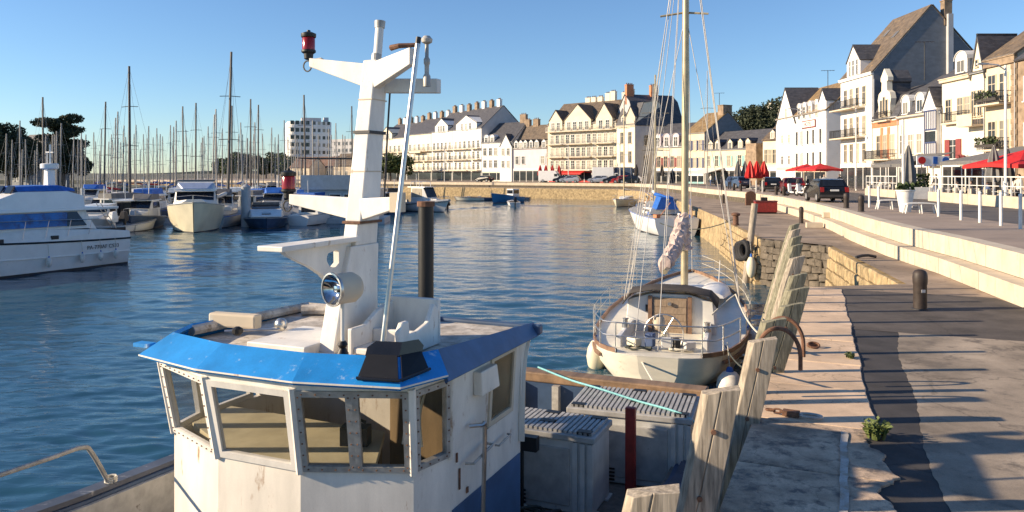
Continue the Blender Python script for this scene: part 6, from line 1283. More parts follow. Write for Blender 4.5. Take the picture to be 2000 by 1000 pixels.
# more small cruisers packed along the pontoons
cp = {}
for i in range(40):
    rg_ = random.Random(500 + i); px = 178 + (i * 53) % 540; D_ = (70, 80, 92, 104, 118, 134, 150)[i % 7] + rg_.uniform(-3, 3); hm = ('hull_white', 'hull_grey', 'navy_hull', 'hull_white')[i % 4]; tp = ('canvas_grey', 'canvas_blue', 'hull_white')[i % 3]
    if 300 < px < 560 and D_ < 76 or 590 < px < 700 and D_ < 84: D_ += 16
    zone = [w_ for e_, w_ in ((230, 'behind the motor yacht stern'), (275, 'beside the pale grey cabin boat'), (335, 'left of the cream cruiser'), (400, 'behind the cream cruiser'), (450, 'right of the cream cruiser'), (500, 'behind the grey pile'), (555, 'behind the sports boat'), (640, 'left of the houseboat'), (2000, 'behind the wheelhouse mast')) if px < e_][0]
    lb = '%s cruiser with %s top in the %s %s' % ({'hull_white': 'white', 'hull_grey': 'grey', 'navy_hull': 'navy'}[hm], {'canvas_grey': 'grey', 'canvas_blue': 'blue', 'hull_white': 'white'}[tp], ('first row', 'first row', 'second row', 'second row', 'third row', 'third row', 'back row')[i % 7], zone)
    loc = (*at(px, D_), WZ); rz = heading(rg_.uniform(-.3, .4), -1 if i % 2 else 1)
    if (hm, tp) not in cp: cp[(hm, tp)] = cruiser(lb, loc, rz, 7.2, 2.6, .95, 1.4, hm, 'packed_cruiser', tp, i % 2 == 0, 1.45, group='small cruisers packed along the pontoons')
    else: o = copy_tree(cp[(hm, tp)]); o.location = loc; o.rotation_euler = (0, 0, rz); o['label'] = lb; s_ = rg_.uniform(.85, 1.15); o.scale = (s_, s_, s_)
# ---------------------------------------------------------------- promenade furniture
PZ = 1.0
def gpz(px, py): return gp(px, py, PZ)
for i, (px, py) in enumerate(((1993, 447), (1955, 441), (1914, 435), (1877, 430), (1833, 423), (1716, 407), (1698, 405), (1477, 375), (1489, 376), (1588, 386))):
    x, y, z = gpz(px, py); t = thing('white_post', ('slim white post at the right edge of the promenade', 'second slim white post from the right edge', 'third slim white post from the right edge', 'fourth slim white post from the right edge', 'slim white post just right of the white benches', 'right one of the two slim white posts beside the black car', 'left one of the two slim white posts beside the black car', 'left short white post under the closed red parasols', 'right short white post under the closed red parasols', 'slim white post beside the white scooter')[i], 'post', (x, y, z), 0, 'white posts along the promenade')
    MB().tube([(0, 0, 0), (0, 0, 1.1)], .055, 10).build('shaft', 'post_white', t, smooth=True); MB().lathe([(.06, 1.08), (.06, 1.12), (.03, 1.16), (.004, 1.165)], 10).build('cap', 'post_white', t)
for i, (px, py) in enumerate(((1740, 409), (1797, 417))):
    x, y, z = gpz(px, py); t = thing('white_bench', ('white curved bench left of the conical planter', 'white curved bench right of the conical planter')[i], 'bench', (x, y, z), -.15)
    MB().loft([[(.62 * math.cos(a), -.2, .40 + .06 * math.sin(a)), (.62 * math.cos(a), .2, .40 + .06 * math.sin(a)), (.62 * math.cos(a), .2, .45 + .06 * math.sin(a)), (.62 * math.cos(a), -.2, .45 + .06 * math.sin(a))] for a in np.linspace(0, math.pi, 9)]).build('seat', 'post_white', t)
    for sx in (-1, 1):
        for sy in (-1, 1): MB().tube([(sx * .58, sy * .16, .42), (sx * .68, sy * .18, 0)], .03, 6).build('leg', 'post_white', t)
        MB().tube([(0, sx * .15, .44), (.05, sx * .15, 0)], .03, 6).build('leg', 'post_white', t)
x, y, z = gpz(1768, 414); t = thing('conical_planter', 'white conical planter with dark shrub between two white benches', 'planter', (x, y, z)); MB().lathe([(.24, 0), (.4, .98), (.44, 1.0), (.44, 1.05), (.36, 1.05)], 18).build('pot', 'post_white', t, smooth=True); struct(foliage_box(t, -.35, .35, 0, 1.0, .35, 'leaf', 70), 'stuff')
MB().tube([(-.05, .1, .5), (-.05, .1, 4.4)], .06, 8).build('pole', 'post_white', t)
def parasol_closed(label, x, y, z, h=3.0, m='canvas_grey', r=.32, group=None):
    t = thing('closed_parasol', label, 'parasol', (x, y, z), random.random(), group); MB().tube([(0, 0, 0), (0, 0, h)], .035, 6).build('pole', 'post_white', t); n = 16; rings = []
    for k, (f, rr_) in enumerate(((.38, .75), (.42, 1.0), (.55, .9), (.8, .55), (.95, .22), (1.0, .06))): rings.append([(r * rr_ * (1 + .22 * (-1) ** j) * math.cos(2 * math.pi * j / n), r * rr_ * (1 + .22 * (-1) ** j) * math.sin(2 * math.pi * j / n), h * f) for j in range(n)])
    MB().loft(rings).build('canopy', m, t); MB().bb(-.35, .35, -.35, .35, 0, .1).build('base', 'dull_metal', t); return t
def parasol_open(label, x, y, z, w_=4.0, h=3.1, m='canvas_red', drop=.9, rz=0, group=None):
    t = thing('open_parasol', label, 'parasol', (x, y, z), rz, group); MB().tube([(0, 0, 0), (0, 0, h)], .04, 6).build('pole', 'post_white', t); c = []
    s_ = w_ / 2; ring = [(s_ * a, s_ * b, h - drop) for a, b in ((1, -1), (1, 0), (1, 1), (0, 1), (-1, 1), (-1, 0), (-1, -1), (0, -1))]; ring = [(p[0], p[1], p[2] + (.1 if abs(p[0]) * abs(p[1]) < .01 else 0)) for p in ring]
    b = MB().add([(0, 0, h + .05)] + ring + [(p[0], p[1], p[2] - .22) for p in ring], [(0, 1 + i, 1 + (i + 1) % 8) for i in range(8)] + [(1 + i, 1 + (i + 1) % 8, 9 + (i + 1) % 8, 9 + i) for i in range(8)]); o = b.build('canopy', m, t)
    for i in range(8): MB().tube([(0, 0, h - .1), Vector(ring[i]) * .98], .015, 4).build('rib', 'post_white', t)
    MB().bb(-.4, .4, -.4, .4, 0, .1).build('base', 'dull_metal', t); return t
x, y, z = gpz(1774, 405); parasol_closed('tall closed grey parasol behind the conical planter', x, y, z, 3.4, 'canvas_grey', .36)
x, y = at(1941, 46); parasol_closed('tall closed grey parasol in front of the planted balcony', x, y, z, 3.5, 'canvas_grey', .42); x, y = at(1968, 50); parasol_closed('closed dark parasol beside the open red parasol', x, y, z, 3.5, 'canvas_dark', .36)
parasol_open('large red parasol cut off by the right edge', *at(2002, 46), z, 4.6, 3.2, 'canvas_red', .85, .1)
for i, px in enumerate((1465, 1478, 1492)): parasol_closed(('left', 'middle', 'right')[i] + ' one of three tall closed red parasols', *at(px, 92 + i), PZ, 3.4, 'canvas_red', .55, 'closed red parasols in a trio')
for i, (px, D_) in enumerate(((1575, 88), (1602, 84))): parasol_open(('left open red parasol before the white hotel', 'right open red parasol before the white hotel')[i], *at(px, D_), PZ, 3.3, 2.9, 'canvas_red', .6, .2, 'open red parasols by the hotel')
for i, px in enumerate((1243, 1261, 1277, 1293)): parasol_closed(('first', 'second', 'third', 'fourth')[i] + ' of four closed dark parasols before the cream block, counted from the left', *at(px, 152), PZ, 3.8, 'canvas_dark', .42, 'closed dark parasols')
for i, px in enumerate((1055, 1066, 1079, 1092)): parasol_closed(('first', 'second', 'third', 'fourth')[i] + ' of four closed red parasols by the white van, counted from the left', *at(px, 168), PZ, 3.8, 'canvas_red', .5, 'closed red parasols by the far shops')
for i, px in enumerate((1441, 1455)): parasol_closed(('left', 'right')[i] + ' closed grey parasol beside the trio of red parasols', *at(px, 104), PZ, 3.6, 'canvas_grey', .45, 'closed grey parasols by the red trio')
# restaurant terraces: low wall, white railing, grey awnings
def terrace(label, a, b, h, aw=None):
    a, b = Vector(a), Vector(b); d = b - a; L_ = d.length; t = thing('terrace_wall', label, 'low wall', (a.x, a.y, PZ), math.atan2(d.y, d.x)); n = max(1, round(L_ / 2.0))
    for k in range(n): MB().bb(L_ * k / n + .01, L_ * (k + 1) / n - .01, -.12, .12, 0, h).build('wall_panel', 'step_stone', t)
    rl = MB(); 
    for k in range(n * 2 + 1): u = min(max(L_ * k / (n * 2), .03), L_ - .03); MB().bb(u - .025, u + .025, -.03, .03, h, h + 1.0).build('railing_post', 'post_white', t)
    MB().bb(0, L_, -.03, .03, h + 1.0, h + 1.06).build('top_rail', 'post_white', t); MB().bb(0, L_, -.02, .02, h + .5, h + .54).build('mid_rail', 'post_white', t)
    return t
terrace('long beige terrace wall with white railing at the right', at(1816, 52), at(2080, 36), .62)
terrace('short beige terrace wall with white railing behind the black car', at(1692, 66), at(1752, 58), .6)
def canopy(label, a, b, z0, z1, dep, m='canvas_grey'):
    a, b = Vector(a), Vector(b); d = b - a; L_ = d.length; t = thing('terrace_canopy', label, 'awning', (a.x, a.y, PZ), math.atan2(d.y, d.x)); k = 4
    for i in range(k):
        u0, u1 = L_ * i / k, L_ * (i + 1) / k; MB().hexa([(u0, 0, z0), (u1, 0, z0), (u1, dep, z1), (u0, dep, z1)], .05).bb(u0, u1, -.03, .0, z0 - .28, z0).build('canvas_panel', m, t)
    for u in (.1, L_ / 2, L_ - .1):
        MB().tube([(u, .05, 0), (u, .05, z0)], .05, 6).build('pole', 'post_white', t)
    return t
canopy('wide dark grey terrace canopy below the red shutters', at(1836, 60), at(1942, 50.5), 2.75, 3.9, 5.5); canopy('grey terrace canopy below the ornate gable house', at(1702, 74), at(1760, 67), 2.7, 3.7, 4.5)
canopy('small grey canopy in front of the arched dormer house', at(1762, 74), at(1800, 70), 2.9, 3.4, 2.5)
x, y = at(1790, 56); t = thing('box_planter', 'white box planter with green shrub on the terrace corner', 'planter', (x, y, PZ), -.1); MB().bb(-.95, .95, -.4, .4, 0, .85).build('box', 'post_white', t, bevel=.02); struct(foliage_box(t, -.9, .9, 0, .8, 1.0, 'leaf', 320), 'stuff')
x, y = at(1822, 62); t = thing('shop_sign', 'red, white and blue shop sign hanging under the blue timber bay', 'sign', (x, y, -.45)); MB().bb(-1.3, 1.3, -.05, .05, 4.0, 4.7).build('board', 'plaster_white', t); MB().lathe([(.3, -.08), (.3, -.06), (.01, -.055)], 14, (-.9, 0, 4.35), 'y').build('red_disc', 'canvas_red', t); MB().bb(.0, .35, -.07, -.05, 4.05, 4.65).build('blue_bar', 'canvas_blue', t); MB().lathe([(.28, -.08), (.28, -.06), (.01, -.055)], 14, (1.0, 0, 4.35), 'y').build('blue_disc', 'canvas_blue', t); MB().bb(-.05, .05, -.04, .04, 1.45, 4).build('post', 'post_white', t)
for i, (px, D_, h) in enumerate(((1770, 0, 0), (1964, 44, 8.0), (1672, 84, 9.0), (1566, 92, 9.5), (1110, 163, 8), (1211, 155, 8), (868, 184, 8), (1846, 38, 0))):
    if not h: continue
    t = thing('lamp_post', ('', 'tall white lamp post in front of the planted balconies', 'white lamp post in front of the tall white house', 'white lamp post beside the white hotel', 'white lamp post before the three gable block', 'white lamp post before the navy roofed block', 'white lamp post before the apartment row')[i], 'lamp post', (*at(px, D_), PZ), 0, 'white lamp posts along the promenade'); MB().tube([(0, 0, 0), (0, 0, h)], [.09, .06], 8).build('post', 'post_white', t, smooth=True); MB().tube([(0, 0, h - .3), (-.5, -.1, h), (-1.3, -.2, h + .05)], .04, 6).build('arm', 'post_white', t); MB().box((-1.45, -.22, h + .04), (.6, .22, .1)).build('lamp_head', 'zinc', t)
# ---------------------------------------------------------------- vehicles
def car(label, x, y, rz, body='car_black', L=4.3, W=1.78, Hh=1.5, name='parked_car', est=True, group='cars parked along the promenade', z=PZ + .004, rear=True):
    t = thing(name, label, 'car', (x, y, z), rz, group)                    # y forward
    rb = .10 if est else .8
    prof = [(0, .35), (-.02, .75), (.08, .98), (rb + .12, 1.0), (rb + .42, Hh - .06), (rb + .9, Hh), (2.3, Hh - .02), (2.75, Hh - .12), (3.35, 1.0), (4.0, .88), (4.25, .7), (4.3, .38), (4.1, .25), (.15, .25)]
    k = L / 4.3; prof = [(y_ * k, z_) for y_, z_ in prof]; rings = []
    for f, ins in ((-1, .0), (-.9, 1), (.9, 1), (1, .0)):
        rings.append([(f * W / 2 * (1 if z_ < 1.02 else .84 if abs(f) == 1 else .80 / .9 * 1.0), y_, z_ if (abs(f) != 1 or z_ < 1.02) else z_ - .03) for y_, z_ in prof])
    MB().loft(rings).build('body', body, t, smooth=False, bevel=.04)
    gl = 'boat_glass'
    MB().hexa([(-W * .37, (rb + .13) * k - .03, 1.03), (W * .37, (rb + .13) * k - .03, 1.03), (W * .34, (rb + .40) * k - .03, Hh - .12), (-W * .34, (rb + .40) * k - .03, Hh - .12)], .03).build('rear_window', gl, t)
    MB().hexa([(-W * .38, 3.27 * k + .03, 1.05), (W * .38, 3.27 * k + .03, 1.05), (W * .35, 2.8 * k + .03, Hh - .14), (-W * .35, 2.8 * k + .03, Hh - .14)], -.03).build('windscreen', gl, t)
    for sx in (-1, 1):
        for y0, y1 in ((rb + .5, 1.55), (1.62, 2.75)): MB().hexa([(sx * W * .462, (y0 - .15) * k, 1.04), (sx * W * .462, y1 * k, 1.04), (sx * W * .435, (y1 - .15) * k, Hh - .13), (sx * W * .435, y0 * k, Hh - .13)], .03).build('side_window', gl, t)
        MB().box((sx * W * .42, .0, .82), (.22, .08, .3)).build('tail_light', 'light_red', t); MB().box((sx * W * .4, 4.22 * k, .68), (.32, .1, .16)).build('headlight', 'lens', t); MB().box((sx * W * .54, 3.05 * k, 1.05), (.16, .1, .12)).build('wing_mirror', body, t)
        for yw in (.8, 3.45):
            w_ = MB().lathe([(.2, -.1), (.31, -.1), (.32, -.06), (.32, .06), (.31, .1), (.2, .1)], 16, (sx * (W / 2 - .08), yw * k, .32), 'x').build('wheel', 'tyre', t, smooth=True); MB().lathe([(.2, -.105), (.2, .105)], 12, (sx * (W / 2 - .08), yw * k, .32), 'x').build('rim', 'car_silver', w_)
    MB().bb(-.26, .26, -.05, -.02, .72, .83).build('number_plate', 'post_white', t); MB().bb(-W * .47, W * .47, -.06, .1, .34, .5).build('bumper', 'canvas_dark', t); MB().bb(-W * .47, W * .47, 4.2 * k, 4.34 * k, .34, .5).build('bumper', 'canvas_dark', t)
    return t
x, y, z = gpz(1630, 396); car('black hatchback seen from behind at the promenade kerb', x, y, heading(.12, 1), 'car_black', 4.1)
x, y = at(1552, 68); car('maroon car parked behind the white scooter', x, y, heading(.25, 1), 'car_maroon', 4.0); x, y = at(1511, 78); car('dark car parked left of the maroon car', x, y, heading(.2, 1), 'car_black', 4.2); x, y = at(1456, 96); car('dark blue car parked under the closed red parasols', x, y, heading(-.3, 1), 'navy_hull', 4.2)
for i, (px, D_, m, h_) in enumerate(((1237, 152, 'car_red', (-1, .25)), (1220, 153.5, 'car_black', (-1, .25)), (1190, 156, 'car_silver', (-1, .3)), (1133, 160, 'car_silver', (-1, .35)), (1120, 162, 'car_black', (-1, .3)), (960, 176, 'car_black', (-1, .7)), (1250, 151, 'car_black', (-1, .2)))):
    car(('red car parked on the far quay', 'black car left of the red car on the far quay', 'silver car beside the white box van', 'silver car left of the white box van', 'black car near the closed red parasols', 'dark car before the white gable house', 'black car right of the red car on the far quay')[i], *at(px, D_), heading(*h_), m)
def van(label, x, y, rz, cargo, L=5.6, Hh=2.5, box=False):
    t = thing('delivery_van', label, 'van', (x, y, PZ + .004), rz, 'vans on the far quay'); W = 2.0
    MB().prismx([(0, .35), (0, Hh), (L * .7, Hh), (L * .72, .35)] if box else [(0, .35), (0, Hh - .1), (.1, Hh), (L * .66, Hh), (L * .8, 1.25), (L, 1.0), (L, .35)], -W / 2, W / 2).build('cargo_body', cargo, t, bevel=.05)
    if box: MB().prismx([(L * .735, .35), (L * .735, 2.0), (L * .84, 2.0), (L * .95, 1.25), (L, 1.1), (L, .35)], -W * .48, W * .48).build('cab', 'car_white', t, bevel=.05)
    y0 = L * .75; MB().hexa([(-W * .43, y0 + .4, 1.32), (W * .43, y0 + .4, 1.32), (W * .43, y0 - .1 + (.2 if box else 0), 1.95), (-W * .43, y0 - .1 + (.2 if box else 0), 1.95)], -.06).build('windscreen', 'boat_glass', t)
    for sx in (-1, 1):
        MB().bb(sx * W * .5 - .02, sx * W * .5 + .02, L * .62 if not box else L * .76, L * .74 if not box else L * .86, 1.3, 1.85).build('side_window', 'boat_glass', t)
        for yw in (1.0, L - 1.0):
            w_ = MB().lathe([(.2, -.12), (.36, -.12), (.36, .12), (.2, .12)], 14, (sx * (W / 2 - .12), yw, .36), 'x').build('wheel', 'tyre', t); MB().lathe([(.2, -.125), (.2, .125)], 10, (sx * (W / 2 - .12), yw, .36), 'x').build('rim', 'car_silver', w_)
    MB().bb(-W * .48, W * .48, -.06, .02, .35, .55).build('bumper', 'canvas_dark', t); return t
van('white van parked by the closed red parasols', *at(1054, 165), heading(.9, -.3), 'car_white'); van('white box van before the three gable block', *at(1158, 159), heading(1, -.25), 'car_white', 6.2, 3.2, True); van('dark blue box lorry before the navy roofed block', *at(1192, 159.5), heading(1, -.25), 'truck_blue', 6.5, 3.2, True)
def scooter(label, x, y, rz):
    t = thing('scooter', label, 'scooter', (x, y, PZ + .004), rz, 'parked scooters')
    for yy in (.0, 1.3): w_ = MB().tube([(0, yy + .22 * math.cos(a), .28 + .22 * math.sin(a)) for a in np.linspace(0, 6.283, 15)[:-1]], .06, 6, True).build('wheel', 'tyre', t); MB().lathe([(.12, -.03), (.12, .03)], 10, (0, yy, .28), 'x').build('rim', 'zinc', w_)
    MB().loft([[(-.16, -.2, .55), (.16, -.2, .55), (.14, -.1, .8), (-.14, -.1, .8)], [(-.18, .3, .35), (.18, .3, .35), (.16, .4, .82), (-.16, .4, .82)], [(-.15, .6, .25), (.15, .6, .25), (.15, .62, .35), (-.15, .62, .35)], [(-.17, 1.0, .25), (.17, 1.0, .25), (.17, 1.0, .38), (-.17, 1.0, .38)]]).build('body', 'car_white', t, bevel=.03)
    MB().prismx([(1.0, .3), (1.12, .35), (1.2, .95), (1.1, 1.05), (1.05, .95)], -.2, .2).build('leg_shield', 'car_white', t, bevel=.03); MB().box((0, .12, .84), (.26, .6, .1)).build('saddle', 'black', t, bevel=.03); MB().tube([(-.32, 1.02, 1.08), (0, 1.12, 1.04), (.32, 1.02, 1.08)], .025, 6).build('handlebar', 'black', t); MB().hexa([(-.18, 1.2, 1.05), (.18, 1.2, 1.05), (.14, 1.12, 1.4), (-.14, 1.12, 1.4)], .02).build('wind_shield', 'pane', t); MB().tube([(0, 1.2, .95), (0, 1.3, .3)], .04, 6).build('fork', 'dull_metal', t)
x, y = at(1566, 63); scooter('white scooter parked nearest the maroon car', x, y, heading(-.8, 1)); x, y = at(1582, 62); scooter('white scooter parked between maroon car and black hatchback', x, y, heading(-.6, 1)); x, y = at(1600, 61.5); scooter('scooter parked close to the black hatchback', x, y, heading(-.5, 1))
# ---------------------------------------------------------------- people (one continuous body each, small in the picture)
def person(label, x, y, z, rz, shirt, trousers, pose='walk', h=1.72):
    t = thing('person', label, 'person', (x, y, z), rz); s_ = h / 1.72; st = .22 if pose == 'walk' else .06; sit = pose == 'sit'
    vs = [(0, 0, .92), (0, 0, 1.18), (0, 0, 1.42), (0, .01, 1.52), (0, .02, 1.62), (-.18, 0, 1.40), (-.24, -.1 if pose == 'walk' else .02, 1.14), (-.22, .08, .90), (.18, 0, 1.40), (.24, .12, 1.14), (.22, .24, .94), (-.09, 0, .88), (-.1, st * .7, .48), (-.1, st, .08), (-.1, st + .14, .04), (.09, 0, .88), (.1, -st * .4, .48), (.1, -st, .1), (.1, -st + .14, .05)]
    if sit: vs = [(a, b, c - .45) for a, b, c in vs]; vs[12] = (-.1, .42, .45); vs[13] = (-.1, .44, .06); vs[14] = (-.1, .58, .04); vs[16] = (.1, .42, .45); vs[17] = (.1, .44, .06); vs[18] = (.1, .58, .04)
    es = [(0, 1), (1, 2), (2, 3), (3, 4), (2, 5), (5, 6), (6, 7), (2, 8), (8, 9), (9, 10), (0, 11), (11, 12), (12, 13), (13, 14), (0, 15), (15, 16), (16, 17), (17, 18)]
    rd = [.15, .14, .15, .055, .095, .075, .05, .04, .075, .05, .04, .1, .065, .05, .045, .1, .065, .05, .045]
    me = bpy.data.meshes.new('body'); me.from_pydata([tuple(c * s_ for c in v) for v in vs], es, []); o = link('body', me, t); sk = o.modifiers.new('skin', 'SKIN')
    for i, v in enumerate(me.skin_vertices[0].data): v.radius = (rd[i] * s_, rd[i] * s_ * (.75 if i < 3 else 1)); v.use_root = (i == 0)
    o.modifiers.new('sub', 'SUBSURF').render_levels = 1; me.materials.append(M[shirt])
    zz = -.45 if sit else 0
    MB().ball((0, .02, (1.66 + zz) * s_), .105 * s_, 10, (.85, 1, 1.15)).build('head', 'skin', t, smooth=True); MB().ball((0, -.005, (1.70 + zz) * s_), .108 * s_, 10, (.9, 1, 1.0)).build('hair', 'bark', t, smooth=True)
    if not sit:
        for sx in (-1, 1): MB().tube([(sx * .09 * s_, 0, .92 * s_), (sx * .1 * s_, (st * .7 if sx < 0 else -st * .4), .48 * s_), (sx * .1 * s_, (st if sx < 0 else -st), .1 * s_)], [.125 * s_, .09 * s_, .075 * s_], 8).build('trouser_leg', trousers, t, smooth=True)
    return t
x, y, z = gpz(1411, 372); person('person in dark clothes walking along the promenade by the white awning', x, y, z, heading(.3, 1), 'cloth_dark', 'cloth_dark'); x, y = at(1828, 57); person('person in dark jacket standing at the terrace corner', x, y, PZ, heading(-1, 0), 'cloth_dark', 'cloth_blue', 'stand'); x, y = at(1990, 45); person('person in light top at the terrace railing by the red parasol', x, y, PZ, heading(-1, -.2), 'cloth_light', 'cloth_dark', 'stand'); x, y = at(1388, 118); person('person in light shirt under the white awning', x, y, PZ, heading(-1, -.2), 'cloth_light', 'cloth_blue', 'stand'); x, y = at(1398, 119); person('person in blue shirt under the white awning', x, y, PZ, heading(1, -.2), 'cloth_blue', 'cloth_dark', 'stand')
x, y = at(1640, 76); person('person in dark coat beyond the black hatchback', x, y, PZ, heading(0, 1), 'cloth_dark', 'cloth_dark'); x, y = at(1128, 161); person('person standing by the silver car on the far quay', x, y, PZ, heading(1, 0), 'cloth_dark', 'cloth_blue', 'stand')
for i, (px, D_, sh_, h_) in enumerate(((1868, 52.5, 'cloth_light', (1, -.2)), (1897, 52.5, 'cloth_dark', (-1, 0)), (1928, 50, 'cloth_blue', (1, 0)), (1720, 67.5, 'cloth_light', (-1, -.3)), (1742, 65.5, 'cloth_dark', (1, -.3)))):
    x, y = at(px, D_); person(('person in light top sitting below the wide grey canopy', 'person in dark top sitting below the wide grey canopy', 'person in blue top sitting at the end of the wide grey canopy', 'person in light top sitting below the ornate gable house', 'person in dark top sitting below the ornate gable house')[i], x, y, PZ, heading(*h_), sh_, 'cloth_dark', 'sit')
for i, (px, D_, sh_, h_, ps_) in enumerate(((1425, 90, 'cloth_blue', (.2, 1), 'walk'), (1436, 98, 'cloth_light', (-.3, -1), 'walk'), (1610, 72, 'cloth_light', (-.3, -1), 'walk'))):
    x, y = at(px, D_); person(('person in blue top walking left of the red parasol trio', 'person in pale top walking towards the camera near the red parasol trio', 'person in pale top walking between the scooters and the black hatchback')[i], x, y, PZ, heading(*h_), sh_, 'cloth_dark', ps_)
# cafe tables and chairs on the terraces
def table_set(lb, x, y, rz):
    t = thing('cafe_table', lb, 'table', (x, y, PZ), rz, 'cafe tables on the terraces'); MB().lathe([(.38, .72), (.38, .75)], 14).build('top', 'zinc', t); MB().tube([(0, 0, 0), (0, 0, .72)], .03, 6).build('leg', 'iron', t); MB().lathe([(.22, 0), (.22, .03)], 10).build('foot', 'iron', t)
def cafe_chair(lb, x, y, rz):
    t = thing('cafe_chair', lb, 'chair', (x, y, PZ), rz, 'cafe chairs on the terraces'); MB().bb(-.2, .2, -.2, .2, .43, .47).build('seat', 'canvas_dark', t); MB().bb(-.2, .2, -.22, -.18, .5, .86).build('backrest', 'trim_stone', t)
    for sx in (-.18, .18):
        for sy in (-.18, .18): MB().bb(sx - .015, sx + .015, sy - .015, sy + .015, 0, .43 if sy > 0 else .86).build('leg', 'zinc', t)
k = 0
for i, (px, D_) in enumerate(((1858, 53), (1888, 51.5), (1918, 50), (1950, 47), (1980, 45), (1872, 57), (1905, 55), (1712, 68), (1735, 66), (1722, 70))):
    x, y = at(px, D_); tb_ = ('at the left end of the wide grey canopy', 'left of centre under the wide grey canopy', 'at the centre of the wide grey canopy', 'near the tall closed grey parasol', 'beside the large red parasol', 'behind, at the left of the wide canopy', 'behind, at the centre of the wide canopy', 'left below the ornate gable house', 'right below the ornate gable house', 'in the back row below the ornate gable house')[i]
    table_set('small round cafe table ' + tb_, x, y, 0)
    for j, (dx, dy) in enumerate(((-.6, 0), (.6, .1), (0, .6))): cafe_chair(('left', 'right', 'far side')[j] + ' dark chair of the table ' + tb_, x + dx, y + dy, heading(-dx, -dy))
# ---------------------------------------------------------------- trees and far shore
def leaf_cloud(centers, n, sz, seed):
    rng = np.random.RandomState(seed); C_ = np.array([c[:3] for c in centers]); Rr = np.array([c[3:6] for c in centers]); wts = Rr.prod(1) ** .66; wts /= wts.sum()
    idx = rng.choice(len(C_), n, p=wts); v = rng.normal(size=(n, 3)); v /= np.linalg.norm(v, axis=1)[:, None]; r = (.55 + .5 * rng.rand(n))[:, None]
    P = C_[idx] + v * Rr[idx] * r; a = rng.normal(size=(n, 3)); a /= np.linalg.norm(a, axis=1)[:, None]; b = np.cross(a, rng.normal(size=(n, 3))); b /= np.linalg.norm(b, axis=1)[:, None]; s_ = sz * (.6 + .8 * rng.rand(n))[:, None]
    V = np.stack([P - a * s_, P + b * s_ * .55, P + a * s_, P - b * s_ * .55], 1).reshape(-1, 3); return V.tolist(), [(4 * i, 4 * i + 1, 4 * i + 2, 4 * i + 3) for i in range(n)]
def tree(label, x, y, z, h, kind='round', n=2500, m='leaf', seed=1, name='tree', sz=.35, group=None):
    rng = random.Random(seed); t = thing(name, label, 'tree', (x, y, z), rng.random() * 6, group); cl = []
    if kind == 'pine':
        tr_ = MB().tube([(0, 0, -1), (.2, 0, h * .3), (-.2, .1, h * .6), (.1, 0, h * .9)], [.45, .38, .3, .12], 8)
        for k in range(11):
            f = .28 + .7 * k / 10; a = k * 2.4; rr_ = h * (.36 - .1 * abs(f - .8)) * rng.uniform(.6, 1.1); c = (math.cos(a) * rr_ * .6, math.sin(a) * rr_ * .6, h * f)
            tr_.tube([(0, 0, h * (f - .12)), (c[0] * .6, c[1] * .6, c[2] - .3), c], [.16, .1, .04], 5); cl.append((*c, rr_ * .62, rr_ * .62, h * .055 * rng.uniform(.8, 1.4))); cl.append((c[0] * .3, c[1] * .3, c[2] - .2, rr_ * .5, rr_ * .5, h * .06))
        tr_.build('trunk', 'bark', t)
    else:
        tr_ = MB().tube([(0, 0, -.5), (.1, .05, h * .35), (0, 0, h * .7)], [h * .035, h * .028, h * .012], 7)
        for k in range(9): a = k * 2.4; f = .35 + .5 * rng.random(); c = (math.cos(a) * h * .2, math.sin(a) * h * .2, h * f); tr_.tube([(0, 0, h * f * .75), c], [h * .014, h * .006], 5); cl.append((*c, h * .2 * rng.uniform(.8, 1.2), h * .2 * rng.uniform(.8, 1.2), h * .16 * rng.uniform(.8, 1.2)))
        cl.append((0, 0, h * .82, h * .22, h * .22, h * .17)); tr_.build('trunk', 'bark', t)
    V, F = leaf_cloud(cl, n, sz, seed); me = bpy.data.meshes.new('crown'); me.from_pydata(V, [], F); me.materials.append(M[m]); o = link('crown', me, t); return t
# land behind the marina and the headland
def land_mass(name, pts, z, m='far_land'): o = MB().prism(pts, -3, z).build(name, m); return struct(o)
land_mass('far_shore', [(-420, 300), (-300, 262), (-150, 252), (-100, 246), (-60, 260), (-60, 420), (-420, 420)], .8)
land_mass('headland', [(-240, 104), (-84, 126), (-76, 140), (-72, 160), (-82, 185), (-110, 215), (-260, 215)], .0)
b = MB(); rng = random.Random(4)
pts = [(-1500 + i * 60, 1500) for i in range(46)]
b = MB().loft([[(x, y, -3), (x, y, 2 + 6 * abs(math.sin(x * .004)) + 3 * rng.random()), (x, y + 80, 4)] for x, y in pts], closed=False, cap=False); struct(b.build('distant_coast', 'far_land'))
struct(MB().bb(-260, -60, 330, 334, -3, 3.0).build('breakwater', 'step_stone'))
tree('tall flat topped dark pine on the headland', *at(122, 152), 0, 14.0, 'pine', 16000, 'leaf_pine', 3, 'pine_tree', .26)
for i, (px, D_, h, k) in enumerate(((18, 140, 14.5, 'round'), (-20, 138, 15, 'round'), (42, 146, 11, 'round'), (80, 158, 9.5, 'round'), (104, 156, 10.5, 'round'), (142, 158, 11, 'round'), (62, 160, 8, 'round'))):
    tree(('very dark broad tree at the left edge of the headland', 'dark tree cut off by the left edge', 'dark tree against the steep roofed house', 'low dark tree left of the pine', 'dark bushy tree under the left of the pine', 'dark bushy tree under the right of the pine', 'low dark tree between house and pine')[i], *at(px, D_), 0, h * .84, k, 12000, 'leaf_pine', 20 + i, 'headland_tree', .24, 'trees on the headland')
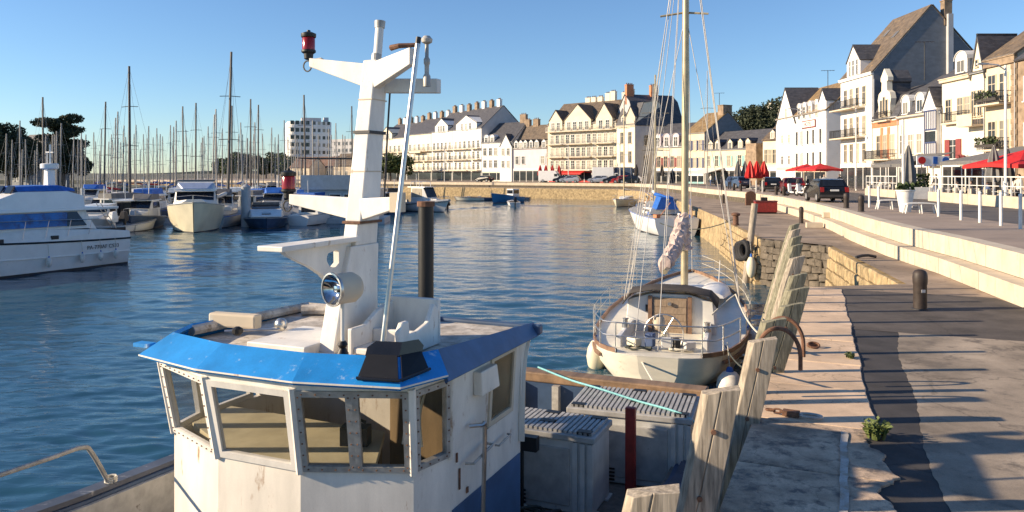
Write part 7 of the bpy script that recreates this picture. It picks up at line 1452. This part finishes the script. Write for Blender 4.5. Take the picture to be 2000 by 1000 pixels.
for i, px in enumerate((448, 466, 485, 503, 520, 538, 552, 569, 430)):
    tree(('first', 'second', 'third', 'fourth', 'fifth', 'sixth', 'seventh', 'eighth', 'ninth')[i] + ' green tree of the far row left of the tower block', *at(px, 300 + (i % 3) * 6), .8, 8.5 + (i * 7 % 4) * .8, 'round', 1600, 'leaf' if i % 2 else 'leaf_light', 40 + i, 'far_tree', .5, 'trees on the far shore')
for i, px in enumerate((751, 763, 776, 788)): tree(('leftmost', 'second', 'third', 'rightmost')[i] + ' small green tree before the end apartment block', *at(px, 208), PZ, 6.5 + (i % 2), 'round', 1800, 'leaf_light', 60 + i, 'street_tree', .32, 'small trees by the apartment row')
for i, (px, D_, h) in enumerate(((1448, 165, 15.5), (1470, 160, 16.5), (1492, 158, 15), (1512, 155, 17), (1528, 152, 14))): tree(('leftmost', 'second', 'middle', 'fourth', 'rightmost')[i] + ' dark tree behind the low cream houses', *at(px, D_), PZ, h, 'round', 7000, 'leaf_pine', 80 + i, 'hillside_tree', .3, 'trees behind the cream houses')
x, y = at(1505, 168); B9 = Bld('hill_house', 'dark roofed house with white chimneys behind the cream houses', 1478, 172, 1530, 168, [(0, 13), (5, 17.5), (10, 13)], 'plaster_ivory', 'slate')
for u in (2.0, 4.2): B9.chimney(u, 2.5, 15.5, 2.0, 1.0, .8, 'plaster_ivory', 2)
B9.rown(3, 9.5, 1.0, 1.6)
# roof aerials
for i, (px, py, D_, z0) in enumerate(((1617, 138, 112, 15), (1806, 82, 80, 12.5), (1405, 182, 148, 14))):
    zt = zat(py, D_); t = thing('roof_aerial', ('television aerial on the roof of the white hotel', 'aerial mast against the slate gable end', 'television aerial on the brown roofed house')[i], 'aerial', (*at(px, D_), z0)); MB().tube([(0, 0, 0), (0, 0, zt - z0)], .05, 5).build('mast', 'iron', t); MB().tube([(-1.0, 0, zt - z0), (1.0, 0, zt - z0 + .05)], .03, 4).build('boom', 'iron', t)
    for k in range(5): MB().tube([(-.8 + k * .4, -.25, zt - z0), (-.8 + k * .4, .25, zt - z0)], .02, 4).build('element', 'iron', t)
